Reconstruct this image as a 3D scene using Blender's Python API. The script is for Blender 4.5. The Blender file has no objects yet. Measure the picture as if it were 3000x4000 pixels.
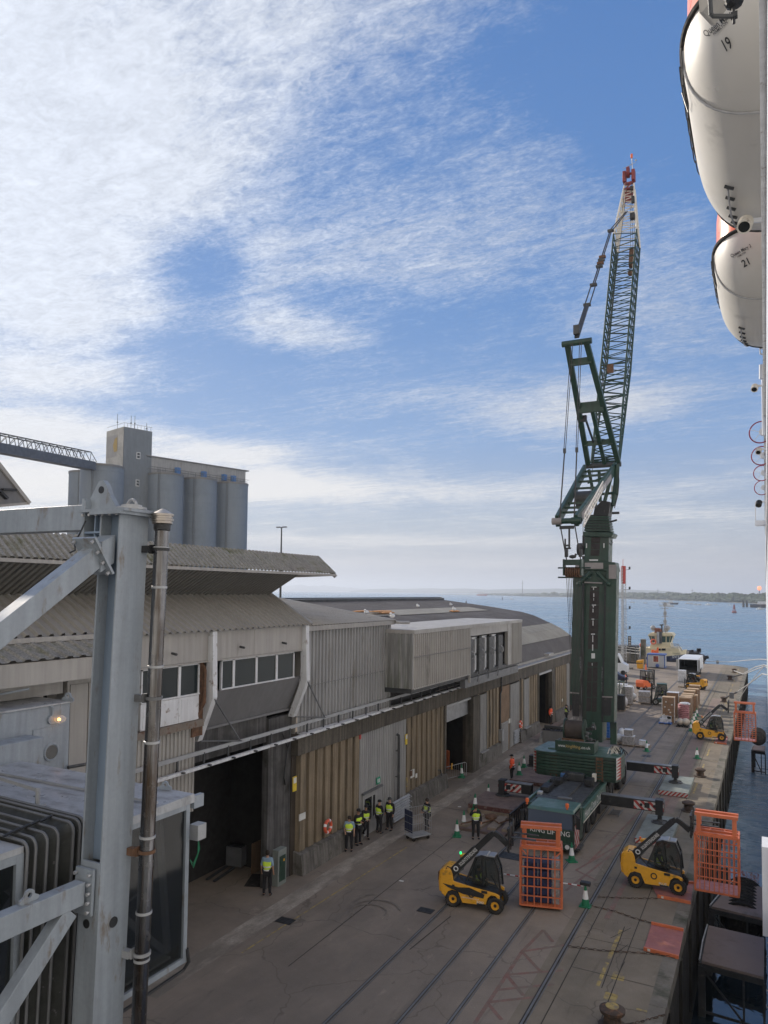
EXPO = 0.06
SUNP = 4.8
SKYS = .10
CLS = .98
HZC = (.49, .49, .525)
BACK_FILL = (1.15, 1.05, .92)
RAMP = [(0., (.40, .43, .51)), (1., (.035, .12, .38)), (.09, (.39, .45, .56)), (.2, (.215, .355, .62)), (.38, (.11, .26, .575)), (.62, (.08, .21, .515))]
HAZE = .00016
import bpy, math, random
from math import radians, sin, cos, pi, atan, sqrt
from mathutils import Vector, Matrix
random.seed(7)
scene = bpy.context.scene
COL = scene.collection
# ---------------------------------------------------------------- camera
F = 2900.; CX = 1500.; CY = 2170.; H = 14.2
ROLL = .011; PITCH = atan(139./F); YAW = atan(1490./F)
cy_, sy_ = cos(YAW), sin(YAW); cp_, sp_ = cos(PITCH), sin(PITCH)
fw = Vector((-sy_*cp_, cy_*cp_, sp_)); rt = Vector((cy_, sy_, 0)); up = rt.cross(fw)
RR = rt*cos(ROLL) + up*sin(ROLL); UU = -rt*sin(ROLL) + up*cos(ROLL)
cam = bpy.data.cameras.new('camera'); cam.sensor_fit = 'VERTICAL'; cam.sensor_height = 40.; cam.sensor_width = 30.
cam.lens = F/100.; cam.shift_y = 170./4000.; cam.clip_start = .1; cam.clip_end = 60000
camo = bpy.data.objects.new('camera', cam); COL.objects.link(camo)
M = Matrix((RR, UU, -fw)).transposed().to_4x4(); M.translation = Vector((0, 0, H)); camo.matrix_world = M
scene.camera = camo
scene.render.resolution_x = 768; scene.render.resolution_y = 1024
scene.view_settings.view_transform = 'Standard'; scene.view_settings.look = 'None'
scene.view_settings.exposure = EXPO; scene.view_settings.gamma = 1.0
def ray(u, v): return RR*((u-CX)/F) + UU*((CY-v)/F) + fw
def G(u, v, z=0.):                       # a surveyed point on the level z
    d = ray(u, v); t = (z-H)/d.z; return Vector((d.x*t, d.y*t, z))
def WX(u, v, X): d = ray(u, v); t = X/d.x; return Vector((X, d.y*t, H+d.z*t))
def WY(u, v, Y): d = ray(u, v); t = Y/d.y; return Vector((d.x*t, Y, H+d.z*t))
def DP(u, v, dep): d = ray(u, v); return Vector((d.x*dep, d.y*dep, H+d.z*dep))
# ---------------------------------------------------------------- sun and sky
SUN_AZ = radians(62.)      # left of +Y
SUN_EL = radians(25.)
sd = Vector((-sin(SUN_AZ)*cos(SUN_EL), cos(SUN_AZ)*cos(SUN_EL), sin(SUN_EL)))
sl = bpy.data.lights.new('sun', 'SUN'); sl.energy = SUNP; sl.angle = radians(.6); sl.color = (1., .9, .77)
so = bpy.data.objects.new('sun', sl); COL.objects.link(so); so.rotation_euler = sd.to_track_quat('Z', 'Y').to_euler(); so.location = (-40, 20, 60)
w = bpy.data.worlds.new('World'); scene.world = w; w.use_nodes = True
nt = w.node_tree; N = nt.nodes; L = nt.links
for n in list(N): N.remove(n)
def nd(t, **k):
    n = N.new(t)
    for a, b in k.items(): setattr(n, a, b)
    return n
def mth(op, a, b=None, c=None):
    n = nd('ShaderNodeMath', operation=op)
    for i, x in enumerate((a, b, c)):
        if x is None: continue
        if isinstance(x, (int, float)): n.inputs[i].default_value = x
        else: L.new(x, n.inputs[i])
    return n.outputs[0]
sky = nd('ShaderNodeTexSky', sky_type='NISHITA', sun_disc=False, sun_elevation=SUN_EL, sun_rotation=-SUN_AZ, air_density=1.0, dust_density=.6, ozone_density=2.5)
tc = nd('ShaderNodeTexCoord'); sep = nd('ShaderNodeSeparateXYZ'); L.new(tc.outputs['Generated'], sep.inputs[0])
az = mth('ARCTAN2', mth('MULTIPLY', sep.outputs[0], -1.), sep.outputs[1])      # + to the left of +Y
el = mth('ARCSINE', sep.outputs[2])
comb = nd('ShaderNodeCombineXYZ'); L.new(az, comb.inputs[0]); L.new(el, comb.inputs[1])
# cloud layer coordinates
zz = mth('MAXIMUM', mth('ADD', sep.outputs[2], .06), .02)
cpn = nd('ShaderNodeCombineXYZ'); L.new(mth('DIVIDE', sep.outputs[0], zz), cpn.inputs[0]); L.new(mth('DIVIDE', sep.outputs[1], zz), cpn.inputs[1])
def noise(vec, scale, det=6, rough=.55, dist=0., mapsc=None, rot=0):
    if mapsc:
        mp = nd('ShaderNodeMapping'); mp.inputs['Scale'].default_value = mapsc; mp.inputs['Rotation'].default_value = (0, 0, rot); L.new(vec, mp.inputs[0]); vec = mp.outputs[0]
    n = nd('ShaderNodeTexNoise'); n.inputs['Scale'].default_value = scale; n.inputs['Detail'].default_value = det
    n.inputs['Roughness'].default_value = rough; n.inputs['Distortion'].default_value = dist; L.new(vec, n.inputs['Vector']); return n.outputs[0]
def blob(u, v, ru, rv, wt):
    d = ray(u, v).normalized(); a = math.atan2(-d.x, d.y); e = math.asin(d.z)
    s = nd('ShaderNodeVectorMath', operation='SUBTRACT'); L.new(comb.outputs[0], s.inputs[0]); s.inputs[1].default_value = (a, e, 0)
    m = nd('ShaderNodeVectorMath', operation='MULTIPLY'); L.new(s.outputs[0], m.inputs[0]); m.inputs[1].default_value = (F/ru, F/rv, 0)
    l = nd('ShaderNodeVectorMath', operation='DOT_PRODUCT'); L.new(m.outputs[0], l.inputs[0]); L.new(m.outputs[0], l.inputs[1])
    return mth('MULTIPLY', mth('EXPONENT', mth('MULTIPLY', l.outputs['Value'], -1.)), wt)
BL = [(0, 150, 620, 520, .50), (60, 900, 520, 380, .50), (450, 480, 420, 330, .34), (250, 1230, 330, 110, .45), (950, 220, 520, 300, .28),
      (1500, 60, 700, 160, .26), (800, 760, 260, 240, .14), (1080, 1270, 230, 70, .36), (1330, 1340, 230, 60, .30), (1500, 1000, 360, 160, .20), (1050, 1060, 120, 160, .20),
      (1700, 1560, 380, 70, .26), (2150, 1620, 300, 90, .34), (2550, 1580, 160, 60, .24), (2600, 1150, 300, 260, .20), (1850, 700, 420, 200, .16), (2250, 900, 400, 300, .12),
      (200, 1480, 330, 75, .62), (60, 1660, 480, 60, .72), (930, 1770, 260, 42, .66), (1080, 1890, 420, 60, .66), (150, 1880, 600, 110, .70), (1300, 2110, 1200, 26, .42), (1700, 1930, 1300, 50, .28), (2600, 2010, 500, 30, .3), (1600, 2200, 1600, 24, .3), (2350, 1570, 260, 80, .26),
      (780, 1060, 170, 150, -.34), (660, 1350, 260, 70, -.20), (2480, 250, 500, 300, -.34), (1350, 480, 260, 160, -.10), (600, 1560, 300, 60, -.2), (1700, 1350, 260, 120, -.10), (1250, 1550, 260, 60, -.12), (1900, 300, 300, 130, -.12)]
bias = None
for b in BL:
    o = blob(*b); bias = o if bias is None else mth('ADD', bias, o)
wrp = noise(cpn.outputs[0], .9, 4, .6)
n1 = noise(cpn.outputs[0], 1.15, 9, .62, .9, (1., 1., 1.), .6)
n2 = noise(cpn.outputs[0], 11., 7, .66, .9, (1.0, 1.5, 1.), .5)
n3 = noise(cpn.outputs[0], 42., 4, .62, .8, (1.0, 1.6, 1.), .5)
n5 = noise(cpn.outputs[0], 95., 3, .6, .6, (1.0, 1.8, 1.), .5)
n4 = noise(cpn.outputs[0], 2.6, 10, .7, 1.6, (.5, 2.2, 1.), .95)
fb = mth('ADD', mth('ADD', mth('MULTIPLY', mth('SUBTRACT', n1, .5), .85), mth('MULTIPLY', mth('SUBTRACT', n2, .5), .50)), mth('ADD', mth('MULTIPLY', mth('SUBTRACT', n3, .5), .40), mth('MULTIPLY', mth('SUBTRACT', n4, .5), .70)))
dens = mth('ADD', mth('ADD', fb, bias), mth('ADD', mth('MULTIPLY', mth('SUBTRACT', n5, .5), .24), .02))
mr = nd('ShaderNodeMapRange', interpolation_type='SMOOTHSTEP'); mr.inputs['From Min'].default_value = -.06; mr.inputs['From Max'].default_value = .72; L.new(dens, mr.inputs[0])
cover = mth('MULTIPLY', mr.outputs[0], .93)
# cloud brightness: brighter towards the sun, mottled
sdt = nd('ShaderNodeVectorMath', operation='DOT_PRODUCT'); L.new(tc.outputs['Generated'], sdt.inputs[0]); sdt.inputs[1].default_value = sd
gl = mth('POWER', mth('MAXIMUM', sdt.outputs['Value'], 0.), 4.)
cb = mth('MULTIPLY', mth('ADD', mth('MULTIPLY', gl, .30), .62), mth('ADD', mth('ADD', mth('MULTIPLY', n2, .55), mth('MULTIPLY', n3, .35)), .55))
ccol = nd('ShaderNodeVectorMath', operation='SCALE'); ccol.inputs[0].default_value = (.87, .925, 1.03); L.new(cb, ccol.inputs['Scale'])
def rgbmix(f, a, b):
    n = nd('ShaderNodeMix', data_type='RGBA')
    for i, x in ((0, f), (6, a), (7, b)):
        if isinstance(x, (int, float)): n.inputs[i].default_value = x
        elif isinstance(x, tuple): n.inputs[i].default_value = (*x, 1)
        else: L.new(x, n.inputs[i])
    return n.outputs[2]
def mrange(x, a, b, c=0., d=1.):
    n = nd('ShaderNodeMapRange', interpolation_type='SMOOTHSTEP')
    for i, q in enumerate((a, b, c, d)): n.inputs[1+i].default_value = q
    L.new(x, n.inputs[0]); return n.outputs[0]
bsky = nd('ShaderNodeVectorMath', operation='SCALE'); L.new(sky.outputs[0], bsky.inputs[0]); bsky.inputs['Scale'].default_value = SKYS
rmp = nd('ShaderNodeValToRGB'); L.new(sep.outputs[2], rmp.inputs[0]); cr_ = rmp.color_ramp
for i, (p_, c_) in enumerate(RAMP):
    e_ = cr_.elements[i] if i < 2 else cr_.elements.new(p_)
    e_.position = p_; e_.color = (*c_, 1)
base = rgbmix(.12, rmp.outputs[0], bsky.outputs[0])
warm = rgbmix(mrange(sep.outputs[2], .32, .08), ccol.outputs[0], (.88, .86, .84)); cs = nd('ShaderNodeVectorMath', operation='SCALE'); L.new(warm, cs.inputs[0]); cs.inputs['Scale'].default_value = CLS
skyc = rgbmix(cover, base, cs.outputs[0])
skyc = rgbmix(mth('MULTIPLY', mrange(sep.outputs[2], .10, .0), .85), skyc, HZC)
# bright overcast added to the unseen sky behind the viewer as warm fill light
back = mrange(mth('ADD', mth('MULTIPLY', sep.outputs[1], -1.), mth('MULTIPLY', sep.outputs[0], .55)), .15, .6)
skyc = rgbmix(mth('MULTIPLY', back, .85), skyc, BACK_FILL)
bg = nd('ShaderNodeBackground'); L.new(skyc, bg.inputs[0]); bg.inputs[1].default_value = 1.
out = nd('ShaderNodeOutputWorld'); L.new(bg.outputs[0], out.inputs[0])
# ---------------------------------------------------------------- helpers
def thing(name, label, cat, loc=(0, 0, 0), rz=0., group=None):
    o = bpy.data.objects.new(name, None); o.empty_display_size = .3; COL.objects.link(o)
    o.location = loc; o.rotation_euler = (0, 0, rz); o['label'] = label; o['category'] = cat
    if group: o['group'] = group
    return o
def tag(o, label, cat, group=None):
    o['label'] = label; o['category'] = cat
    if group: o['group'] = group
    return o
KIDS = {}
def kids(o): return KIDS.get(o.name, [])
def setpar(c, p): c.parent = p; KIDS.setdefault(p.name, []).append(c)
def dup(o, loc, rz, label, group=None, sc=None):
    c = o.copy(); COL.objects.link(c); c.location = loc; c.rotation_euler = (0, 0, rz); c['label'] = label
    if group: c['group'] = group
    if sc: c.scale = sc
    for k in kids(o):
        d = k.copy(); COL.objects.link(d); setpar(d, c)
        for g in kids(k):
            e = g.copy(); COL.objects.link(e); setpar(e, d)
    return c
def worldmat(o):
    m = Matrix.Translation(o.location) @ o.rotation_euler.to_matrix().to_4x4()
    return worldmat(o.parent) @ m if o.parent else m
class MB:
    def __init__(s): s.v = []; s.f = []; s.mi = []; s.m = 0
    def add(s, vs, fs):
        b = len(s.v); s.v += [Vector(p) for p in vs]
        for f in fs: s.f.append([b+i for i in f]); s.mi.append(s.m)
        return s
    def box(s, c, d, R=None):
        x, y, z = d[0]/2, d[1]/2, d[2]/2
        vs = [Vector(p) for p in ((-x,-y,-z),(x,-y,-z),(x,y,-z),(-x,y,-z),(-x,-y,z),(x,-y,z),(x,y,z),(-x,y,z))]
        if R is not None:
            if isinstance(R, (int, float)): R = Matrix.Rotation(R, 3, 'Z')
            vs = [R @ p for p in vs]
        return s.add([p+Vector(c) for p in vs], [(0,3,2,1),(4,5,6,7),(0,1,5,4),(1,2,6,5),(2,3,7,6),(3,0,4,7)])
    def bb(s, a, b): # box between corners
        a = Vector(a); b = Vector(b); return s.box((a+b)/2, [abs(x) for x in (b-a)])
    def hexa(s, q): return s.add(q, [(0,3,2,1),(4,5,6,7),(0,1,5,4),(1,2,6,5),(2,3,7,6),(3,0,4,7)])
    def prism(s, poly, ext):  # polygon of 3D points swept by ext
        n = len(poly); e = Vector(ext); vs = [Vector(p) for p in poly] + [Vector(p)+e for p in poly]
        return s.add(vs, [tuple(range(n))[::-1], tuple(range(n, 2*n))] + [(i, (i+1) % n, n+(i+1) % n, n+i) for i in range(n)])
    def beam(s, a, b, w_, h_, upv=(0, 0, 1)):
        a = Vector(a); b = Vector(b); d = (b-a)
        if d.length < 1e-6: return s
        z = Vector(upv); x = d.normalized().cross(z)
        if x.length < 1e-4: x = d.normalized().cross(Vector((0, 1, 0)))
        x.normalize(); y = x.cross(d.normalized()); x = x*w_/2; y = y*h_/2
        return s.hexa([a-x-y, a+x-y, a+x+y, a-x+y, b-x-y, b+x-y, b+x+y, b-x+y])
    def tube(s, a, b, r, r2=None, n=8, cap=True):
        a = Vector(a); b = Vector(b); r2 = r if r2 is None else r2; d = (b-a)
        if d.length < 1e-6: return s
        d.normalize(); x = d.orthogonal().normalized(); y = d.cross(x)
        vs = [a+(x*cos(2*pi*i/n)+y*sin(2*pi*i/n))*r for i in range(n)] + [b+(x*cos(2*pi*i/n)+y*sin(2*pi*i/n))*r2 for i in range(n)]
        fs = [(i, (i+1) % n, n+(i+1) % n, n+i) for i in range(n)]
        if cap: fs += [tuple(range(n))[::-1], tuple(range(n, 2*n))]
        return s.add(vs, fs)
    def path(s, pts, r, n=6):
        pts = [Vector(p) for p in pts]; rings = []; x = None
        for i, p in enumerate(pts):
            d = (pts[min(i+1, len(pts)-1)]-pts[max(i-1, 0)]).normalized()
            x = d.orthogonal().normalized() if x is None else (x-d*x.dot(d)).normalized()
            y = d.cross(x); rings.append([p+(x*cos(2*pi*k/n)+y*sin(2*pi*k/n))*r for k in range(n)])
        vs = [q for g in rings for q in g]; fs = []
        for i in range(len(pts)-1):
            for k in range(n): fs.append((i*n+k, i*n+(k+1) % n, (i+1)*n+(k+1) % n, (i+1)*n+k))
        return s.add(vs, fs)
    def lathe(s, prof, c=(0, 0, 0), n=16, axis='Z', cap=True):
        c = Vector(c); vs = []
        for (r, z) in prof:
            for k in range(n):
                a = 2*pi*k/n; p = (r*cos(a), r*sin(a), z)
                if axis == 'Y': p = (p[0], p[2], p[1])
                if axis == 'X': p = (p[2], p[0], p[1])
                vs.append(c+Vector(p))
        fs = []; m = len(prof)
        for i in range(m-1):
            for k in range(n): fs.append((i*n+k, i*n+(k+1) % n, (i+1)*n+(k+1) % n, (i+1)*n+k))
        if cap: fs.append(tuple(range(n))[::-1]); fs.append(tuple(range((m-1)*n, m*n)))
        return s.add(vs, fs)
    def sph(s, c, r, n=10, m=7, sc=(1, 1, 1)):
        c = Vector(c)
        prof = [(max(sin(pi*i/m), .02), -cos(pi*i/m)) for i in range(m+1)]; b = len(s.v)
        s.lathe(prof, (0, 0, 0), n)
        for i in range(b, len(s.v)): p = s.v[i]; s.v[i] = c+Vector((p.x*r*sc[0], p.y*r*sc[1], p.z*r*sc[2]))
        return s
    def torus(s, c, R, r, ax=(0, 0, 1), n=24, m=8, a0=0., a1=2*pi):
        ax = Vector(ax).normalized(); x = ax.orthogonal().normalized(); y = ax.cross(x)
        pts = [Vector(c)+(x*cos(a0+(a1-a0)*i/n)+y*sin(a0+(a1-a0)*i/n))*R for i in range(n+1)]
        return s.path(pts, r, m)
    def corr(s, p0, A, B, nrm, pitch=.3, depth=.05, duty=.35, taper=.25, th=0.):
        # corrugated sheet: ribs run along B and repeat along A
        p0 = Vector(p0); A = Vector(A); B = Vector(B); nrm = Vector(nrm).normalized(); LA = A.length; a = A.normalized()
        xs = []; k = 0; x = 0.
        n = max(1, int(round(LA/pitch))); pt = LA/n
        for i in range(n):
            x = i*pt; e = pt*taper*.5; d = pt*duty
            xs += [(x, 0.), (x+pt-d-2*e, 0.), (x+pt-d-e, depth), (x+pt-e, depth)]
        xs.append((LA, 0.)); vs = []
        for (t, h) in xs: q = p0+a*t+nrm*h; vs += [q, q+B]
        return s.add(vs, [(2*i, 2*i+2, 2*i+3, 2*i+1) for i in range(len(xs)-1)])
    def build(s, name, mat, parent=None, kind=None, smooth=False, label=None, bevel=0.):
        vs = s.v
        if parent is not None:
            mi = worldmat(parent).inverted(); vs = [mi @ p for p in vs]
        me = bpy.data.meshes.new(name); me.from_pydata([tuple(p) for p in vs], [], s.f)
        mats = mat if isinstance(mat, (list, tuple)) else [mat]
        for m in mats: me.materials.append(m)
        if len(mats) > 1:
            for p, i in zip(me.polygons, s.mi): p.material_index = i
        if smooth:
            for p in me.polygons: p.use_smooth = True
            try: me.set_sharp_from_angle(angle=radians(40))
            except Exception: pass
        me.update(); o = bpy.data.objects.new(name, me); COL.objects.link(o)
        if parent is not None: setpar(o, parent)
        if kind: o['kind'] = kind
        if label: o['label'] = label
        if bevel > 0:
            b = o.modifiers.new('bevel', 'BEVEL'); b.width = bevel; b.segments = 2; b.limit_method = 'ANGLE'
        return o
def text(body, size=1., depth=.01):
    cu = bpy.data.curves.new('t', 'FONT'); cu.body = body; cu.size = size; cu.resolution_u = 3; cu.offset = size*.012
    o = bpy.data.objects.new('t', cu); COL.objects.link(o); bpy.context.view_layer.update()
    dg = bpy.context.evaluated_depsgraph_get(); me = o.evaluated_get(dg).to_mesh()
    vs = [v.co.copy() for v in me.vertices]; fs = [tuple(p.vertices) for p in me.polygons]
    o.evaluated_get(dg).to_mesh_clear(); bpy.data.objects.remove(o); bpy.data.curves.remove(cu)
    return vs, fs
def lettering(mb, body, org, right, upv, height, width=None, fn=None):
    vs, fs = text(body); x1 = max(v.x for v in vs); x0 = min(v.x for v in vs); y1 = max(v.y for v in vs); y0 = min(v.y for v in vs)
    s = height/(.72); sx = (width/(x1-x0)) if width else s
    org = Vector(org); r = Vector(right).normalized(); u_ = Vector(upv).normalized()
    if fn: mb.add([fn((v.x-x0)*sx, v.y*s) for v in vs], fs)
    else: mb.add([org+r*(v.x-x0)*sx+u_*v.y*s for v in vs], fs)
    return mb
# ---------------------------------------------------------------- materials
def mat(name, col, rough=.6, metal=0., var=.25, scale=1.5, bump=0., bscale=None, streak=0., dirt=None, dirtamt=.0, dscale=.6, spec=.5, fine=.0, stretch=None):
    m = bpy.data.materials.new(name); m.use_nodes = True; t = m.node_tree; n = t.nodes; l = t.links
    b = n['Principled BSDF']; b.inputs['Roughness'].default_value = rough; b.inputs['Metallic'].default_value = metal
    b.inputs['Specular IOR Level'].default_value = spec
    g = n.new('ShaderNodeNewGeometry'); vec = g.outputs['Position']
    def ns(sc, det=5, st=None, rg=.6):
        q = n.new('ShaderNodeTexNoise'); q.inputs['Scale'].default_value = sc; q.inputs['Detail'].default_value = det; q.inputs['Roughness'].default_value = rg
        if st:
            mp = n.new('ShaderNodeMapping'); mp.inputs['Scale'].default_value = st; l.new(vec, mp.inputs[0]); l.new(mp.outputs[0], q.inputs['Vector'])
        else: l.new(vec, q.inputs['Vector'])
        return q.outputs[0]
    def mr(x, a, b_, c, d):
        q = n.new('ShaderNodeMapRange'); q.inputs[1].default_value = a; q.inputs[2].default_value = b_; q.inputs[3].default_value = c; q.inputs[4].default_value = d; l.new(x, q.inputs[0]); return q.outputs[0]
    def mul(a, b_):
        q = n.new('ShaderNodeMath'); q.operation = 'MULTIPLY'; l.new(a, q.inputs[0]); l.new(b_, q.inputs[1]); return q.outputs[0]
    f = mr(ns(scale), .3, .7, 1-var, 1+var)
    if fine: f = mul(f, mr(ns(scale*14, 3), .3, .7, 1-fine, 1+fine))
    if streak: f = mul(f, mr(ns(2.2, 4, (2.2, 2.2, .12)), .35, .65, 1-streak, 1+streak*.6))
    c = n.new('ShaderNodeVectorMath'); c.operation = 'SCALE'; c.inputs[0].default_value = col; l.new(f, c.inputs['Scale']); co = c.outputs[0]
    if dirt:
        mx = n.new('ShaderNodeMix'); mx.data_type = 'RGBA'; l.new(mr(ns(dscale, 8, stretch, .68), .62-dirtamt*.35, .72-dirtamt*.2, 0., 1.), mx.inputs[0]); l.new(co, mx.inputs[6]); mx.inputs[7].default_value = (*dirt, 1); co = mx.outputs[2]
    l.new(co, b.inputs['Base Color'])
    if rough > .12: l.new(mr(ns(scale*2.3, 4), .3, .7, max(rough-.12, .05), min(rough+.12, 1)), b.inputs['Roughness'])
    if bump:
        bp = n.new('ShaderNodeBump'); bp.inputs['Strength'].default_value = 1.; bp.inputs['Distance'].default_value = bump; l.new(ns(bscale or scale*6, 4), bp.inputs['Height']); l.new(bp.outputs[0], b.inputs['Normal'])
    return m
def glass(name, col=(.02, .03, .035), rough=.06, alpha=1., spec=.8):
    m = bpy.data.materials.new(name); m.use_nodes = True; b = m.node_tree.nodes['Principled BSDF']
    b.inputs['Base Color'].default_value = (*col, 1); b.inputs['Roughness'].default_value = rough; b.inputs['Specular IOR Level'].default_value = spec; b.inputs['Alpha'].default_value = alpha
    return m
def emit(name, col, st):
    m = bpy.data.materials.new(name); m.use_nodes = True; b = m.node_tree.nodes['Principled BSDF']
    b.inputs['Base Color'].default_value = (*col, 1); b.inputs['Emission Color'].default_value = (*col, 1); b.inputs['Emission Strength'].default_value = st; return m
mt = {}
def MM(k, *a, **kw): mt[k] = mat(k, *a, **kw)
MM('steel_grey', (.265, .30, .335), .42, .0, .07, .8, streak=.14, dirt=(.17, .145, .12), dirtamt=.13, dscale=1.9, fine=.05, stretch=(1.6, 1.6, .5))
MM('steel_web', (.19, .25, .33), .45, .0, .08, .8, streak=.08)
MM('stain_steel', (.20, .20, .205), .22, 1., .12, 2., streak=.6, dirt=(.07, .05, .035), dirtamt=.38, dscale=1.3, stretch=(2, 2, .25))
MM('rust', (.13, .07, .04), .85, .0, .4, 6, bump=.004)
MM('roof_wet', (.36, .375, .39), .36, .0, .16, 1.2, dirt=(.21, .215, .22), dirtamt=.36, dscale=1.3, fine=.08, stretch=(1, 2.6, 1))
MM('bellows', (.04, .043, .04), .7, .0, .3, 3, dirt=(.2, .2, .2), dirtamt=.02, dscale=5)
MM('clad_beige', (.34, .325, .30), .5, .0, .08, .5, streak=.12, dirt=(.19, .18, .16), dirtamt=.06, dscale=.8, stretch=(1, 1, .3))
MM('clad_grey', (.30, .30, .295), .55, .0, .08, .6, streak=.16, dirt=(.20, .19, .17), dirtamt=.12, dscale=.9, stretch=(1, 1, .25))
MM('clad_dark', (.17, .17, .172), .5, .0, .08, .6, streak=.08)
MM('clad_dirty', (.27, .27, .26), .6, .0, .12, .6, streak=.4, dirt=(.10, .11, .075), dirtamt=.40, dscale=1.1, stretch=(1.5, 1.5, .14))
MM('roof_tan', (.28, .265, .235), .6, .0, .10, .5, fine=.06, dirt=(.17, .16, .14), dirtamt=.10, dscale=.5)
MM('roof_moss', (.26, .25, .22), .85, .0, .25, 1.2, fine=.35, dirt=(.115, .115, .06), dirtamt=.30, dscale=1.2, bump=.01)
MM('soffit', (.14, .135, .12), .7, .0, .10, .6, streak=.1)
MM('roof_dark', (.125, .115, .108), .75, .0, .16, .25, fine=.12, dirt=(.17, .16, .155), dirtamt=.15, dscale=.12)
MM('roof_skylight', (.33, .31, .26), .6, .0, .15, .7)
MM('roof_orange', (.42, .20, .07), .8, .0, .4, 2)
MM('white_trim', (.62, .63, .64), .45, .0, .10, 1., dirt=(.22, .17, .13), dirtamt=.10, dscale=3, streak=.12)
MM('concrete_beam', (.10, .088, .07), .9, .0, .28, .5, bump=.01, streak=.38, dirt=(.045, .04, .034), dirtamt=.25, dscale=.8, stretch=(1, 1, .4), fine=.12)
MM('concrete_rib', (.225, .178, .118), .9, .0, .14, .7, streak=.30, fine=.08, dirt=(.09, .08, .06), dirtamt=.16, dscale=.9, stretch=(1.5, 1.5, .2))
MM('concrete_recess', (.048, .038, .028), .95, .0, .25, .8)  # stained concrete, its colour darkened further for shade between the ribs
MM('plinth', (.15, .14, .125), .9, .0, .2, 1., streak=.4, fine=.15, dirt=(.07, .065, .05), dirtamt=.3, dscale=1.2)
MM('brick', (.20, .135, .085), .9, .0, .2, 1.2, fine=.25)
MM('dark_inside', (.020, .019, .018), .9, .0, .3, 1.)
MM('black_steel', (.018, .019, .021), .5, .0, .3, 2, dirt=(.07, .065, .06), dirtamt=.08, dscale=3)
MM('dark_steel', (.05, .053, .055), .55, .0, .3, 2, dirt=(.12, .11, .10), dirtamt=.10, dscale=3)
MM('mid_steel', (.13, .135, .14), .5, .0, .2, 1.5)
MM('rubber', (.022, .021, .02), .85, .0, .35, 4, dirt=(.08, .07, .06), dirtamt=.2, dscale=4)
MM('crane_green', (.020, .052, .036), .45, .0, .20, 1.0, dirt=(.035, .05, .04), dirtamt=.22, dscale=.8, streak=.22, fine=.08)
MM('crane_green_pale', (.065, .13, .105), .4, .0, .15, 1.0, dirt=(.10, .14, .12), dirtamt=.2, dscale=1.5)
MM('crane_grip', (.042, .036, .034), .95, .0, .25, 2, fine=.2)
MM('crane_grey', (.27, .25, .24), .6, .0, .15, 1.5)
MM('crane_cream', (.70, .66, .58), .5, .0, .12, 1.5, dirt=(.25, .2, .15), dirtamt=.12, dscale=3)
MM('crane_red', (.22, .035, .035), .5, .0, .2, 2)
MM('rope_steel', (.055, .05, .045), .6, .2, .2, 3)
MM('rope_drum', (.06, .046, .038), .8, .1, .3, 1.5, bump=.01, bscale=30)
MM('letter_white', (.62, .63, .62), .6, .0, .08, 2)
MM('letter_gold', (.42, .30, .10), .6, .0, .08, 2)
MM('letter_black', (.02, .02, .022), .6, .0, .1, 2)
MM('hazard_red', (.36, .045, .04), .55, .0, .15, 2)
MM('hazard_white', (.55, .54, .52), .55, .0, .12, 2, dirt=(.3, .27, .25), dirtamt=.15, dscale=4)
MM('jcb_yellow', (.72, .36, .03), .35, .0, .10, 2, dirt=(.30, .17, .04), dirtamt=.12, dscale=2.5)
MM('cage_orange', (.54, .145, .06), .45, .0, .14, 2.5, dirt=(.40, .13, .06), dirtamt=.14, dscale=4)
MM('orange_plain', (.75, .15, .04), .5, .0, .10, 2)
MM('red_plate', (.30, .115, .105), .6, .0, .18, 1.5, dirt=(.42, .16, .10), dirtamt=.2, dscale=1.2, fine=.08)
MM('blue_goods', (.012, .022, .07), .6, .0, .5, 6)
MM('mat_grey', (.20, .225, .21), .75, .0, .12, 1.2, dirt=(.12, .13, .12), dirtamt=.2, dscale=1.5)
MM('mat_brown', (.17, .125, .11), .85, .0, .22, 1.2, fine=.15, dirt=(.10, .075, .065), dirtamt=.3, dscale=1.5)
MM('timber', (.26, .21, .16), .85, .0, .25, 2, fine=.2)
MM('cone_green', (.01, .16, .075), .55, .0, .15, 4)
MM('reflect_white', (.72, .73, .74), .35, .0, .05, 4)
MM('hivis', (.62, .85, .07), .7, .0, .10, 6)
MM('hiorange', (.85, .10, .03), .7, .0, .12, 6)
MM('cloth_black', (.016, .016, .019), .9, .0, .3, 6)
MM('cloth_blue', (.22, .32, .42), .9, .0, .15, 6)
MM('cloth_grey', (.06, .062, .065), .9, .0, .2, 6)
MM('skin', (.42, .24, .16), .6, .0, .08, 6)
MM('skin_dark', (.16, .085, .055), .6, .0, .08, 6)
MM('hair', (.03, .022, .016), .8, .0, .3, 10)
MM('lifebuoy', (.70, .12, .06), .5, .0, .08, 3)
MM('boat_white', (.66, .635, .58), .5, .0, .03, .5, dirt=(.50, .48, .44), dirtamt=.08, dscale=.6)
MM('boat_orange', (.78, .15, .06), .35, .0, .05, .6)
MM('ship_white', (.66, .68, .72), .4, .0, .04, .4)
MM('tape_grey', (.28, .28, .29), .5, .0, .1, 3)
MM('silo', (.19, .225, .265), .8, .0, .06, .04, streak=.06, dirt=(.15, .18, .215), dirtamt=.2, dscale=.05)
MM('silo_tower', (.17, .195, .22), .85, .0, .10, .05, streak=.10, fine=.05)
MM('silo_painted_sun', (.40, .39, .36), .9, .0, .22, .25, fine=.12)  # lighter copy of the tower concrete with sunlight painted into the colour
MM('blue_paint', (.07, .17, .38), .5, .0, .15, 1)
MM('shed_blue', (.05, .10, .30), .5, .0, .1, 1)
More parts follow.
